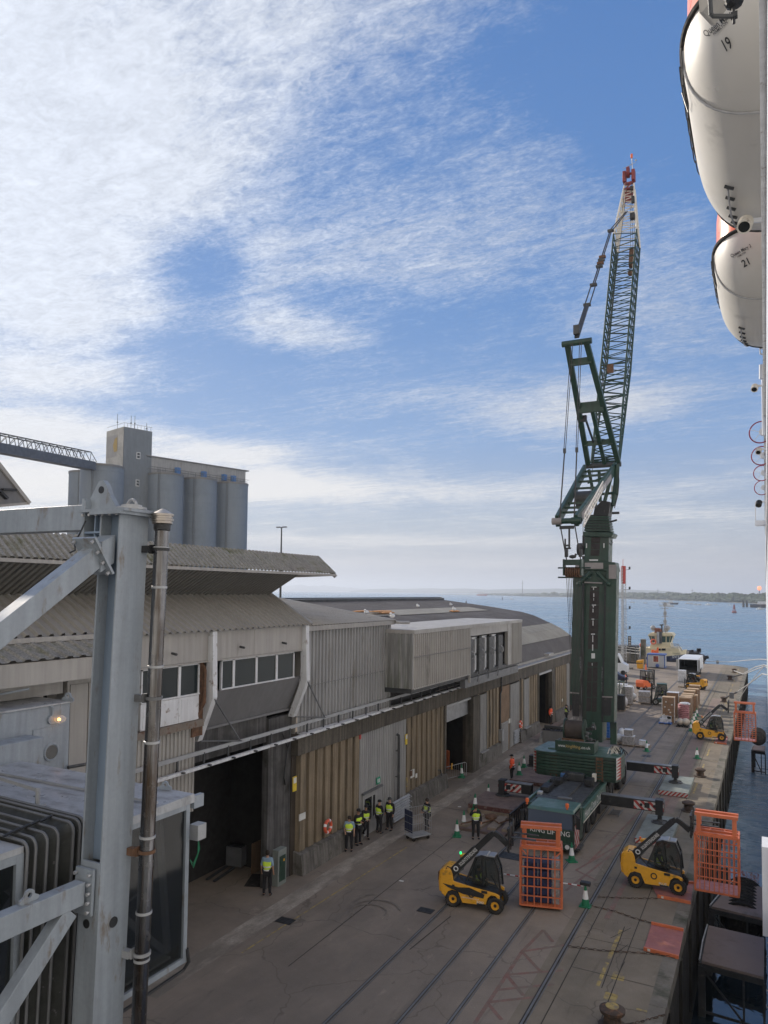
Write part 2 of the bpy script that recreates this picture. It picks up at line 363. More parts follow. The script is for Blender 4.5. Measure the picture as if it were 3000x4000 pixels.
MM('hut_grey', (.38, .40, .43), .5, .0, .06, 1)
MM('truck_white', (.62, .65, .68), .4, .0, .05, 1)
MM('card', (.24, .145, .085), .85, .0, .14, 2.5, fine=.1)
MM('card_top', (.40, .29, .19), .85, .0, .08, 2)
MM('wrap_white', (.55, .56, .58), .3, .0, .2, 4, bump=.03, bscale=9)
MM('wrap_grey', (.26, .25, .25), .35, .0, .35, 5, bump=.02, bscale=12, dirt=(.5, .5, .52), dirtamt=.2, dscale=6)
MM('sack_pink', (.42, .20, .22), .7, .0, .25, 5, fine=.2)
MM('sack_cream', (.50, .45, .38), .6, .0, .18, 3, bump=.02, bscale=9)
MM('plastic_blue', (.03, .13, .42), .5, .0, .1, 2)
MM('navy', (.012, .02, .06), .4, .0, .15, .5)
MM('tug_cream', (.62, .54, .36), .5, .0, .08, .6, dirt=(.4, .3, .18), dirtamt=.1, dscale=1.5)
MM('tug_brown', (.20, .07, .04), .6, .0, .1, 1)
MM('tug_grey', (.33, .33, .33), .6, .0, .1, 1)
MM('rope_pale', (.42, .42, .42), .9, .0, .15, 5)
MM('rope_dark', (.04, .04, .045), .9, .0, .2, 5)
MM('bollard', (.06, .042, .032), .8, .0, .35, 3, dirt=(.14, .07, .035), dirtamt=.3, dscale=4)
MM('quay_stone', (.16, .145, .12), .9, .0, .3, .8, bump=.03, dirt=(.05, .055, .035), dirtamt=.4, dscale=.6)
MM('quay_wall', (.035, .033, .027), .95, .0, .4, .6, bump=.06, streak=.3)
MM('pontoon_top', (.30, .235, .21), .8, .0, .10, .4, dirt=(.2, .16, .145), dirtamt=.2, dscale=.8)
MM('weed', (.035, .045, .02), .95, .0, .4, 3)
MM('tree_far', (.045, .065, .03), .95, .0, .35, .02, fine=.3)
MM('land_far', (.16, .15, .11), .95, .0, .2, .004)
MM('tank_white', (.7, .7, .68), .6, .0, .05, .1)
MM('paper', (.62, .62, .58), .7, .0, .08, 3)
MM('sign_yellow', (.65, .48, .04), .6, .0, .1, 4)
MM('sign_green', (.02, .28, .16), .5, .0, .1, 4)
MM('galv', (.36, .37, .38), .45, .3, .15, 2)
MM('foam', (.62, .66, .70), .7, .0, .1, .05)
MM('gull', (.75, .75, .74), .7, .0, .1, 5)
glass_dark = glass('glass_dark', (.015, .018, .02), .06)
glass_win = glass('glass_window', (.022, .03, .032), .09, 1., .22)
glass_tint = glass('glass_tint', (.05, .085, .08), .05, .5)
glass_cab = glass('glass_cab', (.03, .04, .038), .04, .38)
glass_ws = glass('glass_windscreen', (.085, .11, .16), .12)
# ================================================================= SETTING
WZ = -5.5
def groundmat(name, c1, c2, c3, slabs=True):
    m = bpy.data.materials.new(name); m.use_nodes = True; t = m.node_tree; n = t.nodes; l = t.links; b = n['Principled BSDF']
    g = n.new('ShaderNodeNewGeometry'); P = g.outputs['Position']
    def ns(sc, det=6, st=None, rg=.62, di=0.):
        q = n.new('ShaderNodeTexNoise'); q.inputs['Scale'].default_value = sc; q.inputs['Detail'].default_value = det; q.inputs['Roughness'].default_value = rg; q.inputs['Distortion'].default_value = di
        if st: mp = n.new('ShaderNodeMapping'); mp.inputs['Scale'].default_value = st; l.new(P, mp.inputs[0]); l.new(mp.outputs[0], q.inputs['Vector'])
        else: l.new(P, q.inputs['Vector'])
        return q.outputs[0]
    def mr(x, a, b_, c=0., d=1.):
        q = n.new('ShaderNodeMapRange'); q.inputs[1].default_value = a; q.inputs[2].default_value = b_; q.inputs[3].default_value = c; q.inputs[4].default_value = d; l.new(x, q.inputs[0]); return q.outputs[0]
    def mix(f, a, b_):
        q = n.new('ShaderNodeMix'); q.data_type = 'RGBA'
        l.new(f, q.inputs[0])
        for i, x in ((6, a), (7, b_)):
            if isinstance(x, tuple): q.inputs[i].default_value = (*x, 1)
            else: l.new(x, q.inputs[i])
        return q.outputs[2]
    co = mix(mr(ns(.35), .38, .62), c1, c2)
    co = mix(mr(ns(.12, 7, (1, .35, 1), .65, .6), .5, .66, 0, .75), co, c3)
    dark = tuple(x*.45 for x in c1); lite = tuple(min(x*1.7, 1) for x in c2)
    co = mix(mr(ns(.9, 8, (1.6, .22, 1), .7, .8), .60, .74, 0, .55), co, dark)
    co = mix(mr(ns(2.2, 6, (1, .5, 1), .7), .63, .72, 0, .6), co, dark)
    co = mix(mr(ns(1.7, 7, (.8, .3, 1), .72, .5), .62, .74, 0, .45), co, lite)
    co = mix(mr(ns(9, 3), .68, .74, 0, .6), co, lite)
    vo = n.new('ShaderNodeTexVoronoi'); vo.feature = 'DISTANCE_TO_EDGE'; vo.inputs['Scale'].default_value = .21
    ad = n.new('ShaderNodeVectorMath'); ad.operation = 'ADD'; wn = n.new('ShaderNodeTexNoise'); wn.inputs['Scale'].default_value = 1.1; l.new(P, wn.inputs['Vector']); l.new(P, ad.inputs[0]); l.new(wn.outputs['Color'], ad.inputs[1]); l.new(ad.outputs[0], vo.inputs['Vector'])
    co = mix(mr(vo.outputs[0], .0, .008, .6, 0.), co, dark)
    sc = n.new('ShaderNodeVectorMath'); sc.operation = 'SCALE'; l.new(co, sc.inputs[0]); l.new(mr(ns(38, 3), .3, .7, .86, 1.14), sc.inputs['Scale'])
    l.new(sc.outputs[0], b.inputs['Base Color']); l.new(mr(ns(1.3), .3, .7, .65, .95), b.inputs['Roughness']); b.inputs['Specular IOR Level'].default_value = .35
    bp = n.new('ShaderNodeBump'); bp.inputs['Distance'].default_value = .012; l.new(ns(14, 5), bp.inputs['Height']); l.new(bp.outputs[0], b.inputs['Normal'])
    return m
gm = groundmat('quay_concrete', (.200, .168, .136), (.255, .214, .172), (.152, .132, .111))
gm2 = groundmat('apron_concrete', (.160, .135, .102), (.215, .182, .138), (.115, .108, .08))
mb = MB(); mb.add([(-900, -80, 0), (-7.75, -80, 0), (-7.75, 167, 0), (-21.5, 167, 0), (-21.5, 171, 0), (-900, 171, 0)], [(0, 1, 2, 3, 4, 5)])
mb.build('ground', gm, kind='structure')
mb = MB(); mb.add([(-7.75, -80, 0), (-3.75, -80, 0), (-3.75, 162.5, 0), (-5.6, 165.5, 0), (-7.75, 167, 0)], [(0, 1, 2, 3, 4)])
mb.build('apron', gm2, kind='structure')
mb = MB()      # coping stones of the quay edge
y = -10.
while y < 162:
    Ln = 1.9+random.random()*.5; y2 = min(y+Ln-.02, 162.3); o_ = random.uniform(-.02, .02)
    mb.bb((-3.75, y, -.5), (-3.2+o_-.004*(y-30)*0, y2, .012)); y += Ln
mb.build('quay_edge_coping', mt['quay_stone'], kind='structure')
mb = MB(); mb.add([(-3.28, -80, -.02), (-3.28, 162.4, -.02), (-5.6, 166.2, -.02), (-21.5, 167, -.02), (-21.5, 171, -.02), (-900, 171, -.02), (-3.28, -80, WZ-2), (-3.28, 162.4, WZ-2), (-5.6, 166.2, WZ-2), (-21.5, 167, WZ-2), (-21.5, 171, WZ-2), (-900, 171, WZ-2)],
    [(i, i+1, i+7, i+6) for i in range(5)])
y = -5.
while y < 160: mb.bb((-3.28, y, -4.6), (-3.16, y+.3, -.55)); y += 4.2
mb.build('quay_wall', mt['quay_wall'], kind='structure')
# water
m = bpy.data.materials.new('sea'); m.use_nodes = True; t = m.node_tree; n = t.nodes; l = t.links; b = n['Principled BSDF']
g = n.new('ShaderNodeNewGeometry')
def wn(sc, det, st, rg=.6, di=0.):
    q = n.new('ShaderNodeTexNoise'); q.inputs['Scale'].default_value = sc; q.inputs['Detail'].default_value = det; q.inputs['Roughness'].default_value = rg; q.inputs['Distortion'].default_value = di
    mp = n.new('ShaderNodeMapping'); mp.inputs['Scale'].default_value = st; mp.inputs['Rotation'].default_value = (0, 0, .35); l.new(g.outputs['Position'], mp.inputs[0]); l.new(mp.outputs[0], q.inputs['Vector']); return q.outputs[0]
def wmr(x, a, b_, c, d):
    q = n.new('ShaderNodeMapRange'); q.interpolation_type = 'SMOOTHSTEP'; q.inputs[1].default_value = a; q.inputs[2].default_value = b_; q.inputs[3].default_value = c; q.inputs[4].default_value = d; l.new(x, q.inputs[0]); return q.outputs[0]
h1 = wn(.9, 5, (.5, 1, 1), .65); h2 = wn(.12, 4, (.5, 1, 1)); h3 = wn(.035, 6, (.35, 1.1, 1), .6)
a1 = n.new('ShaderNodeMath'); a1.operation = 'MULTIPLY_ADD'; l.new(h2, a1.inputs[0]); a1.inputs[1].default_value = 2.2; l.new(h1, a1.inputs[2])
bp = n.new('ShaderNodeBump'); bp.inputs['Strength'].default_value = 1.; bp.inputs['Distance'].default_value = .55; l.new(a1.outputs[0], bp.inputs['Height']); l.new(bp.outputs[0], b.inputs['Normal'])
mx = n.new('ShaderNodeMix'); mx.data_type = 'RGBA'; l.new(wmr(h3, .42, .62, 0, 1), mx.inputs[0]); mx.inputs[6].default_value = (.105, .20, .29, 1); mx.inputs[7].default_value = (.165, .28, .38, 1)
l.new(mx.outputs[2], b.inputs['Base Color']); l.new(wmr(h3, .35, .65, .16, .34), b.inputs['Roughness']); b.inputs['Specular IOR Level'].default_value = .5
# wind calms and slicks: streaks of lighter water
sea = m
m2 = bpy.data.materials.new('dock_water'); m2.use_nodes = True; t = m2.node_tree; n = t.nodes; l = t.links; b = n['Principled BSDF']; g = n.new('ShaderNodeNewGeometry')
b.inputs['Base Color'].default_value = (.028, .045, .058, 1); b.inputs['Roughness'].default_value = .03; b.inputs['Specular IOR Level'].default_value = 1.
h1 = wn(.5, 3, (1, 1, 1)); bp = n.new('ShaderNodeBump'); bp.inputs['Distance'].default_value = .025; l.new(h1, bp.inputs['Height']); l.new(bp.outputs[0], b.inputs['Normal'])
S = 20000
mb = MB(); mb.add([(-S, 60, WZ), (S, 60, WZ), (S, S*2, WZ), (-S, S*2, WZ)], [(0, 1, 2, 3)]); mb.build('sea', sea, kind='structure')
mb = MB(); mb.add([(-3.4, -80, WZ), (60, -80, WZ), (60, 60, WZ), (-3.4, 60, WZ)], [(0, 1, 2, 3)]); mb.build('dock_water', m2, kind='structure')
# painted strips, joints and rails (thin sheets 4 mm apart)
def strip(mb, a, b, w_, z=.004):
    a = Vector((a[0], a[1], 0)); b = Vector((b[0], b[1], 0)); d = (b-a).normalized(); q = Vector((-d.y, d.x, 0))*w_/2; zz_ = Vector((0, 0, z))
    mb.add([a-q+zz_, b-q+zz_, b+q+zz_, a+q+zz_], [(0, 1, 2, 3)])
MM('joint', (.045, .04, .034), .95, .0, .3, 2)
MM('old_red_paint', (.21, .115, .095), .85, .0, .2, 2, fine=.3, dirt=(.165, .135, .11), dirtamt=.55, dscale=1.6)
MM('old_yellow_paint', (.36, .27, .09), .85, .0, .3, 3, fine=.3, dirt=(.17, .145, .11), dirtamt=.55, dscale=2.5)
MM('kerb_pale', (.34, .30, .25), .95, .0, .25, .8, fine=.2, dirt=(.19, .165, .135), dirtamt=.6, dscale=.9, stretch=(1, .4, 1))
MM('patch_red', (.20, .15, .125), .9, .0, .15, .6, fine=.15)
mb = MB(); strip(mb, (-19.45, 20), (-19.35, 97), 1.0); strip(mb, (-7.0, 67), (-5.9, 120), .02)
mb.build('kerb_strip', mt['kerb_pale'], kind='structure')
mb = MB(); mb.add([(-6.6, 52, .004), (-5.5, 52, .004), (-5.5, 112, .004), (-6.6, 112, .004)], [(0, 1, 2, 3)]); mb.add([(-20.9, 82, .004), (-19.7, 82, .004), (-19.5, 72, .004), (-20.6, 72, .004)], [(0, 3, 2, 1)])
mb.build('reddish_paving', mt['patch_red'], kind='structure')
mb = MB()
for X in (-5.05, -6.75): strip(mb, (X, 20), (X, 160), .035, .009)
y = 22.
while y < 160:
    strip(mb, (-6.75 if int(y) % 2 else -5.05, y), (-3.75, y+random.uniform(-.1, .1)), .03, .009); y += random.choice((2.7, 3.6, 4.4))
for y in (46, 58, 73, 91, 105, 118, 131): strip(mb, (-20, y), (-7.4, y+.3), .05, .009)
for X in (-16.2,): strip(mb, (X, 24), (X-.4, 120), .04, .009)
strip(mb, G(1600, 3710), G(1760, 3580), .05, .009); strip(mb, G(2350, 3860), G(2440, 3620), .035, .009)
for k in range(3): strip(mb, G(2385+k*20, 3665+k*60), G(2465-k*12, 3625+k*66), .03, .009)
mb.build('slab_joints', mt['joint'], kind='structure')
MM('tyre_scuff', (.13, .113, .095), .8, .0, .2, 3, fine=.2, dirt=(.19, .165, .135), dirtamt=.75, dscale=2.2)
mb = MB(); rs_ = random.Random(21); zi = .0245
def arc(cx, cy, R_, a0, a1, w_):
    global zi
    n_ = 22; zi += .0004; vs = []
    for i in range(n_+1):
        a = a0+(a1-a0)*i/n_; vs += [(cx+(R_-w_/2)*cos(a), cy+(R_-w_/2)*sin(a), zi), (cx+(R_+w_/2)*cos(a), cy+(R_+w_/2)*sin(a), zi)]
    mb.add(vs, [(2*i, 2*i+1, 2*i+3, 2*i+2) for i in range(n_)])
for (cx, cy, R_, a0, a1) in ((-15.8, 29.6, .8, 0, 4.2), (-15.6, 29.9, 1.1, .5, 3.4), (-15.3, 30.4, 1.6, 2.4, 4.1)): arc(cx, cy, R_, a0, a1, rs_.uniform(.08, .12))
mb.build('tyre_scuffs', mt['tyre_scuff'], kind='structure')
mb = MB()
RP = [((1853, 4000), (2039, 3717)), ((2039, 3717), (2123, 3633)), ((2039, 3717), (2225, 3690)), ((1978, 3808), (2200, 3790)), ((1935, 3868), (2165, 3845)),
      ((1910, 3915), (2090, 3895)), ((2039, 3717), (2115, 3800)), ((1978, 3808), (2045, 3890)), ((1903, 3918), (1960, 3985)), ((2123, 3633), (2160, 3680)), ((2300, 3370), (2560, 3110)), ((2250, 3400), (2420, 3300)), ((2210, 3480), (2400, 3330)), ((2250, 3400), (2330, 3440))]
for i_, (a, b) in enumerate(RP): strip(mb, G(*a), G(*b), .14, .0042+.0006*i_)
strip(mb, (-6.35, 34), (-6.1, 60), .22, .0135)
mb.build('red_paint_lines', mt['old_red_paint'], kind='structure')
mb = MB()
strip(mb, G(2427, 3633), G(2378, 3745), .16); strip(mb, G(2372, 3760), G(2334, 3852), .14); strip(mb, G(2486, 3941), G(2566, 3962), .12)
for c in ((2416, 3814), (2385, 3896)):
    p = G(*c); mb.add([(p.x-.22, p.y-.3, .004), (p.x+.22, p.y-.3, .004), (p.x+.22, p.y+.3, .004), (p.x-.22, p.y+.3, .004)], [(0, 1, 2, 3)])
for y0 in range(58, 158, 7): strip(mb, (-4.75, y0), (-4.75, y0+3.4), .14)
strip(mb, (-5.2, 108), (-4.2, 108), .16); strip(mb, (-5.4, 131), (-4.3, 131.), .16); strip(mb, (-18.4, 24), (-17.9, 38), .08)
for y0 in (60, 66, 70): strip(mb, (-6.6, y0), (-3.8, y0), .05)
mb.build('yellow_paint_lines', mt['old_yellow_paint'], kind='structure')
for X, lab in ((-7.33, 'crane rail in a dark groove nearest the quay edge'), (-9.46, 'embedded rail second from the quay edge'), (-10.95, 'embedded rail third from the quay edge'), (-13.05, 'embedded rail farthest from the water')):
    th_ = thing('crane_rail', lab, 'rail', (X, 60, 0), 0, 'rails set in the quay')
    gv = MB(); wd = .17 if X > -8 else .13; strip(gv, (X, 15), (X, 150), wd, .012); gv.build('rail_groove', mt['joint'], th_)
    gv = MB(); gv.bb((X-.035, 15, .006), (X+.035, 150, .022)); gv.bb((X+.10, 15, .006), (X+.13, 150, .016)); gv.build('rail_head', mt['mid_steel'], th_)
# ================================================================= WAREHOUSE
WXX = -20.95
def YU(u, z=3.5, X=WXX):
    v = 2900.
    for _ in range(4):
        p = WX(u, v, X); v += (p.z-z)*F/(-p.x*sy_*-1*0+(p.y*cy_-p.x*sy_))*1.0
    return WX(u, v, X).y
y_bay0, y_bay1 = 41.05, YU(1835, 10, -19.0)-.05
wh = thing('quayside_warehouse', 'long ribbed concrete quayside warehouse with dark curved roof and grey clad bay', 'warehouse', (-30, 60, 0))
beam = MB(); yy = 31.4
while yy < 96: y2 = min(yy+7.2, 96.2); beam.bb((-21.3, yy, 5.93), (-20.83, y2-.02, 7.0)); yy += 7.2
beam.build('edge_beam', mt['concrete_beam'], wh, bevel=.02)
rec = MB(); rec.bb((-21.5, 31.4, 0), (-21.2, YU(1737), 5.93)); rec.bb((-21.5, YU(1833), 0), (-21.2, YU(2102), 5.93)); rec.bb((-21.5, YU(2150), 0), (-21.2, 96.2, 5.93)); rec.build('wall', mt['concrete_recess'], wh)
SEG = [(1165, 1405, 'r'), (1405, 1585, 'c'), (1585, 1737, 'r'), (1857, 1873, 'r'), (1873, 1898, 'w'), (1898, 1949, 'r'), (1955, 1990, 'b'), (1991, 2026, 'W'), (2026, 2045, 'r'), (2045, 2064, 'w'), (2064, 2100, 'r'), (2163, 2213, 'r'), (2213, 2222, 'W')]
for (u0, u1, k) in SEG:
    y0, y1 = YU(u0), YU(u1)
    if k == 'r':
        r = MB(); n_ = max(1, int(round((y1-y0)/.82))); pt = (y1-y0)/n_
        for i in range(n_): r.hexa([(-21.21, y0+i*pt+.11, 1.1), (-20.93, y0+i*pt+.14, 1.1), (-20.93, y0+(i+1)*pt-.14, 1.1), (-21.21, y0+(i+1)*pt-.11, 1.1), (-21.21, y0+i*pt+.11, 5.93), (-20.93, y0+i*pt+.14, 5.93), (-20.93, y0+(i+1)*pt-.14, 5.93), (-21.21, y0+(i+1)*pt-.11, 5.93)])
        r.build('ribbed_panel', mt['concrete_rib'], wh)
        r = MB(); r.hexa([(-21.2, y0-.02, 0), (-20.62, y0-.02, 0), (-20.62, y1, 0), (-21.2, y1, 0), (-21.2, y0-.02, 1.12), (-20.72, y0-.02, 1.0), (-20.72, y1, 1.0), (-21.2, y1, 1.12)]); r.build('plinth', mt['plinth'], wh)
    elif k == 'c':
        r = MB(); r.corr((-20.98, y0, 0.02), (0, y1-y0, 0), (0, 0, 5.9), (1, 0, 0), .24, .045, .4, .2); r.build('sheet_cladding', mt['clad_grey'], wh)
        r = MB(); r.path([(-20.75, y1-1.75, 5.2), (-20.62, y1-1.75, 5.15), (-20.6, y1-1.75, 4.9), (-20.6, y1-1.75, .1)], .09, 8)
        for z_ in (1., 2.6, 4.2): r.box((-20.7, y1-1.75, z_), (.12, .26, .06))
        r.build('vent_pipe', mt['dark_steel'], wh)
        d = MB(); ya, yb = YU(1411, 1.), YU(1482, 1.); d.bb((-20.98, ya, 0), (-20.84, yb, 2.35)); dd = d.build('door', mt['clad_grey'], wh)
        d = MB()
        for a_, b_ in ((ya+.2, (ya+yb)/2-.08), ((ya+yb)/2+.08, yb-.8)): d.bb((-20.835, a_, .9), (-20.83, b_, 2.1))
        d.build('door_glass', glass_dark, dd)
        d = MB(); d.bb((-20.9, ya-.1, 2.4), (-20.74, yb+.1, 2.5)); d.build('door_lintel', mt['mid_steel'], wh)
        d = MB(); d.bb((-20.88, ya+1.7, 2.62), (-20.84, ya+2.15, 3.0)); s_ = d.build('exit_sign', mt['sign_green'], wh)
        d = MB(); d.bb((-20.838, ya+1.78, 2.70), (-20.835, ya+1.88, 2.92)); d.bb((-20.838, ya+1.94, 2.70), (-20.835, ya+2.06, 2.92)); d.build('sign_symbol', mt['letter_white'], s_)
    elif k in 'wW':
        zb = 1.15 if k == 'w' else .05
        r = MB(); r.corr((-20.95, y0, zb), (0, y1-y0, 0), (0, 0, (5.75 if u0 < 2200 else 6.0)-zb), (1, 0, 0), .22, .04, .4); r.bb((-21.1, y0-.04, zb-.03), (-20.86, y0, 5.8)); r.bb((-21.1, y1, zb-.03), (-20.86, y1+.04, 5.8))
        if k == 'w': r.bb((-21., y0-.1, zb-.1), (-20.66, y1+.1, zb-.03))
        r.build('grey_infill_panel', mt['clad_grey'], wh)
        if k == 'w': r = MB(); r.bb((-21.2, y0, 0), (-20.66, y1, 1.02)); r.build('plinth', mt['plinth'], wh)
    elif k == 'b':
        r = MB(); r.bb((-21.12, y0, 0), (-20.95, y1, 5.8)); r.build('brick_panel', mt['brick'], wh)
        d = MB(); d.bb((-20.95, y0+.1, 0), (-20.86, y0+2.0, 2.6)); d.corr((-20.86, y0+.2, .1), (0, 1.7, 0), (0, 0, 2.4), (1, 0, 0), .2, .03, .4); d.build('side_door', mt['clad_grey'], wh)
        d = MB(); d.bb((-20.95, y0-.55, 1.2), (-20.6, y0-.05, 2.2)); d.build('meter_box', mt['galv'], wh)
        d = MB(); d.bb((-20.95, y0+2.3, 2.3), (-20.9, y0+2.9, 2.7)); d.build('wall_notice', mt['paper'], wh)
# piers, door openings, dark interiors
for a, b in (((-21.3, YU(1833), 0), (-20.6, YU(1857), 5.93)), ((-21.3, YU(2150), 0), (-20.75, YU(2163), 5.93)), ((-21.3, YU(1737)-.28, 0), (-20.8, YU(1737), 5.93)), ((-21.3, YU(2102)-.3, 0), (-20.82, YU(2102), 5.93))): r = MB(); r.bb(a, b); r.build('pier', mt['concrete_beam'], wh, bevel=.02)
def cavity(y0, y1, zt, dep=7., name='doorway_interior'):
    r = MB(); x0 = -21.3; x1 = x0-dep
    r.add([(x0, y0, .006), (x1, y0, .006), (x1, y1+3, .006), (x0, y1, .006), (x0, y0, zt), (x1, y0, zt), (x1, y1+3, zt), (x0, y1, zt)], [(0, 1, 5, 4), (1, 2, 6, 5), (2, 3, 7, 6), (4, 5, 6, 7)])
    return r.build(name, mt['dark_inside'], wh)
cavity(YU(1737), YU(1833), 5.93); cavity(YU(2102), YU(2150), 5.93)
ya, yb = YU(1737), YU(1833)
r = MB(); r.corr((-21.1, ya, 4.55), (0, 0, 1.2), (0, yb-ya, 0), (1, 0, 0), .09, .03, .45); r.build('roller_shutter', mt['galv'], wh)
r = MB(); r.bb((-21.05, YU(2102), 5.7), (-20.8, YU(2150), 5.9)); r.build('door_head', mt['galv'], wh); r = MB(); r.bb((-21.0, ya, 5.75), (-20.8, yb+.3, 5.9)); r.build('door_head', mt['galv'], wh)
r = MB(); r.path([(-20.75, YU(1950), 6.9), (-20.75, YU(1950), 5.6), (-20.85, YU(1950), 5.3), (-20.85, YU(1950), 1.2)], .07, 8); r.path([(-20.78, YU(2026)+.1, 6.1), (-20.78, YU(2026)+.1, .2)], .05, 6); r.path([(-20.9, YU(1737)-1.3, 1.5), (-20.8, YU(1737)-1.1, 1.5), (-20.7, YU(1737)-1.1, 1.1)], .05, 6); r.build('downpipe', mt['dark_steel'], wh)
# small signs on the wall
for (u, v, hw, hh, mk) in ((1152, 3062, .16, .36, 'sign_yellow'), (1182, 3190, .28, .16, 'paper'), (1588, 2888, .15, .33, 'sign_yellow'), (1612, 3022, .28, .26, 'paper'), (1606, 3021, .18, .18, 'rust'), (1627, 3030, .13, .14, 'paper'), (1590, 3055, .1, .3, 'old_yellow_paint'), (1852, 2765, .12, .3, 'sign_yellow'), (2197, 2735, .15, .15, 'paper'), (1408, 2878, .1, .14, 'hazard_red')):
    p = WX(u, v, -20.88); r = MB(); xo = .02 if mk == 'rust' else 0
    r.bb((-20.92+xo, p.y-hw, p.z-hh), (-20.88+xo, p.y+hw, p.z+hh)); o = r.build('wall_sign', mt[mk], wh)
    if mk == 'sign_yellow':
        r = MB(); r.bb((-20.876, p.y-hw*.8, p.z+hh*.1), (-20.873, p.y+hw*.8, p.z+hh*.85)); r.build('sign_panel', mt['paper'], o)
# upper cladding block
r = MB(); r.corr((-20.97, 31.5, 6.95), (0, 10.1, 0), (0, 0, 5.2), (1, 0, 0), .34, .085, .26, .12); r.bb((-21.3, 41.6, 6.95), (-20.9, 41.75, 12.1)); r.build('upper_cladding', mt['clad_grey'], wh)
r = MB(); r.bb((-21.1, 31.6, 12.12), (-20.72, 41.9, 12.36)); r.prism([(-20.72, 41.9, 12.14), (-20.72, 41.9, 12.42), (-29.9, 41.9, 13.72), (-29.9, 41.9, 13.45)], (0, .14, 0)); r.path([(-20.6, 41.7, 12.3), (-20.5, 41.9, 12.25), (-20.4, 43.3, 12.2)], .10, 8); r.build('eaves_trim', mt['clad_beige'], wh)
r = MB(); r.corr((-20.75, 31.6, 12.36), (0, 10.3, 0), (-9.2, 0, 1.3), (0.14, 0, 1), .30, .05, .35); r.build('annex_roof', mt['roof_tan'], wh)
r = MB(); r.bb((-29.9, 31.6, 10.5), (-29.7, 41.9, 13.6)); r.bb((-29.7, 41.72, 7.), (-21.0, 41.86, 12.15)); r.build('annex_back_wall', mt['clad_dark'], wh)
for z_, y_a, y_b, x_ in ((9.3, 31.55, 41.55, -20.875), (10.2, y_bay0, y_bay1, -18.9)): r = MB(); r.bb((x_-.05, y_a, z_), (x_+.0, y_b, z_+.03)); r.build('sheet_lap', mt['clad_dark'], wh)
# main curved roof
PR = [(-20.78, 7.02), (-21.3, 7.35), (-22.4, 8.75), (-23.6, 9.6), (-24.9, 10.22), (-27.2, 11.2), (-28.8, 11.62), (-33.6, 12.3), (-40.5, 13.1), (-47, 13.12), (-60, 11.6)]
def roofstrip(y0, y1, i0, i1, off, pitch=.3, dp=.04):
    r = MB()
    for i in range(i0, i1):
        (xa, za), (xb, zb) = PR[i], PR[i+1]; A = Vector((0, y1-y0, 0)); B = Vector((xb-xa, 0, zb-za)); nn = Vector((-(zb-za)*-1, 0, (xa-xb)))
        nn = Vector((zb-za, 0, xa-xb)).normalized(); r.corr(Vector((xa, y0, za))+nn*off, A, B, nn, pitch, dp, .35)
    return r
roofstrip(41.9, 96.2, 1, 10, 0, .34, .035).build('main_roof', mt['roof_dark'], wh)
r = roofstrip(70.5, 96.1, 2, 4, .045, .36, .05)
r.build('rooflight_strip', mt['roof_skylight'], wh)
r = MB(); pa = Vector((-30.6, 0, 11.87+.06)); pb = Vector((-33.2, 0, 12.24+.06))
for (ys, ye) in ((46, 62), (63, 88)): r.corr((pa.x, ys, pa.z), (0, ye-ys, 0), pb-pa, (.13, 0, 1), .5, .05, .5)
r.build('rooflight_strip', mt['roof_skylight'], wh)
r = MB(); r.bb((-41.2, 42, 13.05), (-39.9, 96.2, 13.32)); r.tube((-39.8, 42, 13.42), (-39.8, 95, 13.42), .06); r.build('ridge_cap', mt['dark_steel'], wh)
r = MB(); r.prism([(x, 0, z+.02) for x, z in PR[1:]] + [(-60, 0, 6), (-21.3, 0, 6)], (0, .2, 0)); 
for i in range(len(r.v)): r.v[i].y += 96.2
r.build('gable_wall', mt['concrete_beam'], wh)
for (u, v, sx) in ((1488, 2388, 2.2), (1512, 2393, 1.2), (1412, 2388, 1.6), (1775, 2387, .9)):
    p = G(u, v, 12.33); r = MB(); r.sph(p, 1., 9, 5, (.5, sx, .10)); r.build('lichen_patch', mt['roof_orange'], wh)
r = MB(); r.bb((-21.35, 63.3, 6.98), (-20.72, 96.2, 7.1)); r.bb((-21.5, 63.3, 7.1), (-21.36, 96.2, 7.32)); r.bb((-21.8, 80, 7.4), (-20.9, 82, 7.62)); r.build('gutter', mt['clad_beige'], wh)
# service rail along the wall
r = MB(); r.beam((-20.45, 20.2, 6.98), (-20.62, 63, 7.03), .14, .12); 
for k in range(9): r.bb((-20.82, 31.4+k*4, 7.0), (-20.55, 31.4+k*4+3.9, 7.06))
r.build('service_rail_lower', mt['white_trim'], wh)
r = MB(); r.beam((-20.62, 20.2, 7.52), (-20.75, 54, 7.56), .07, .16); sr = r.build('service_rail_upper', mt['galv'], wh)
r = MB(); y = 21.
while y < 62.5: r = MB(); r.bb((-20.66, y, 7.0), (-20.6, y+.08, 7.5)); r.bb((-20.7, y, 6.98), (-20.25, y+.1, 7.04)); y += 1.55; r.build('rail_bracket', mt['dark_steel'], sr)
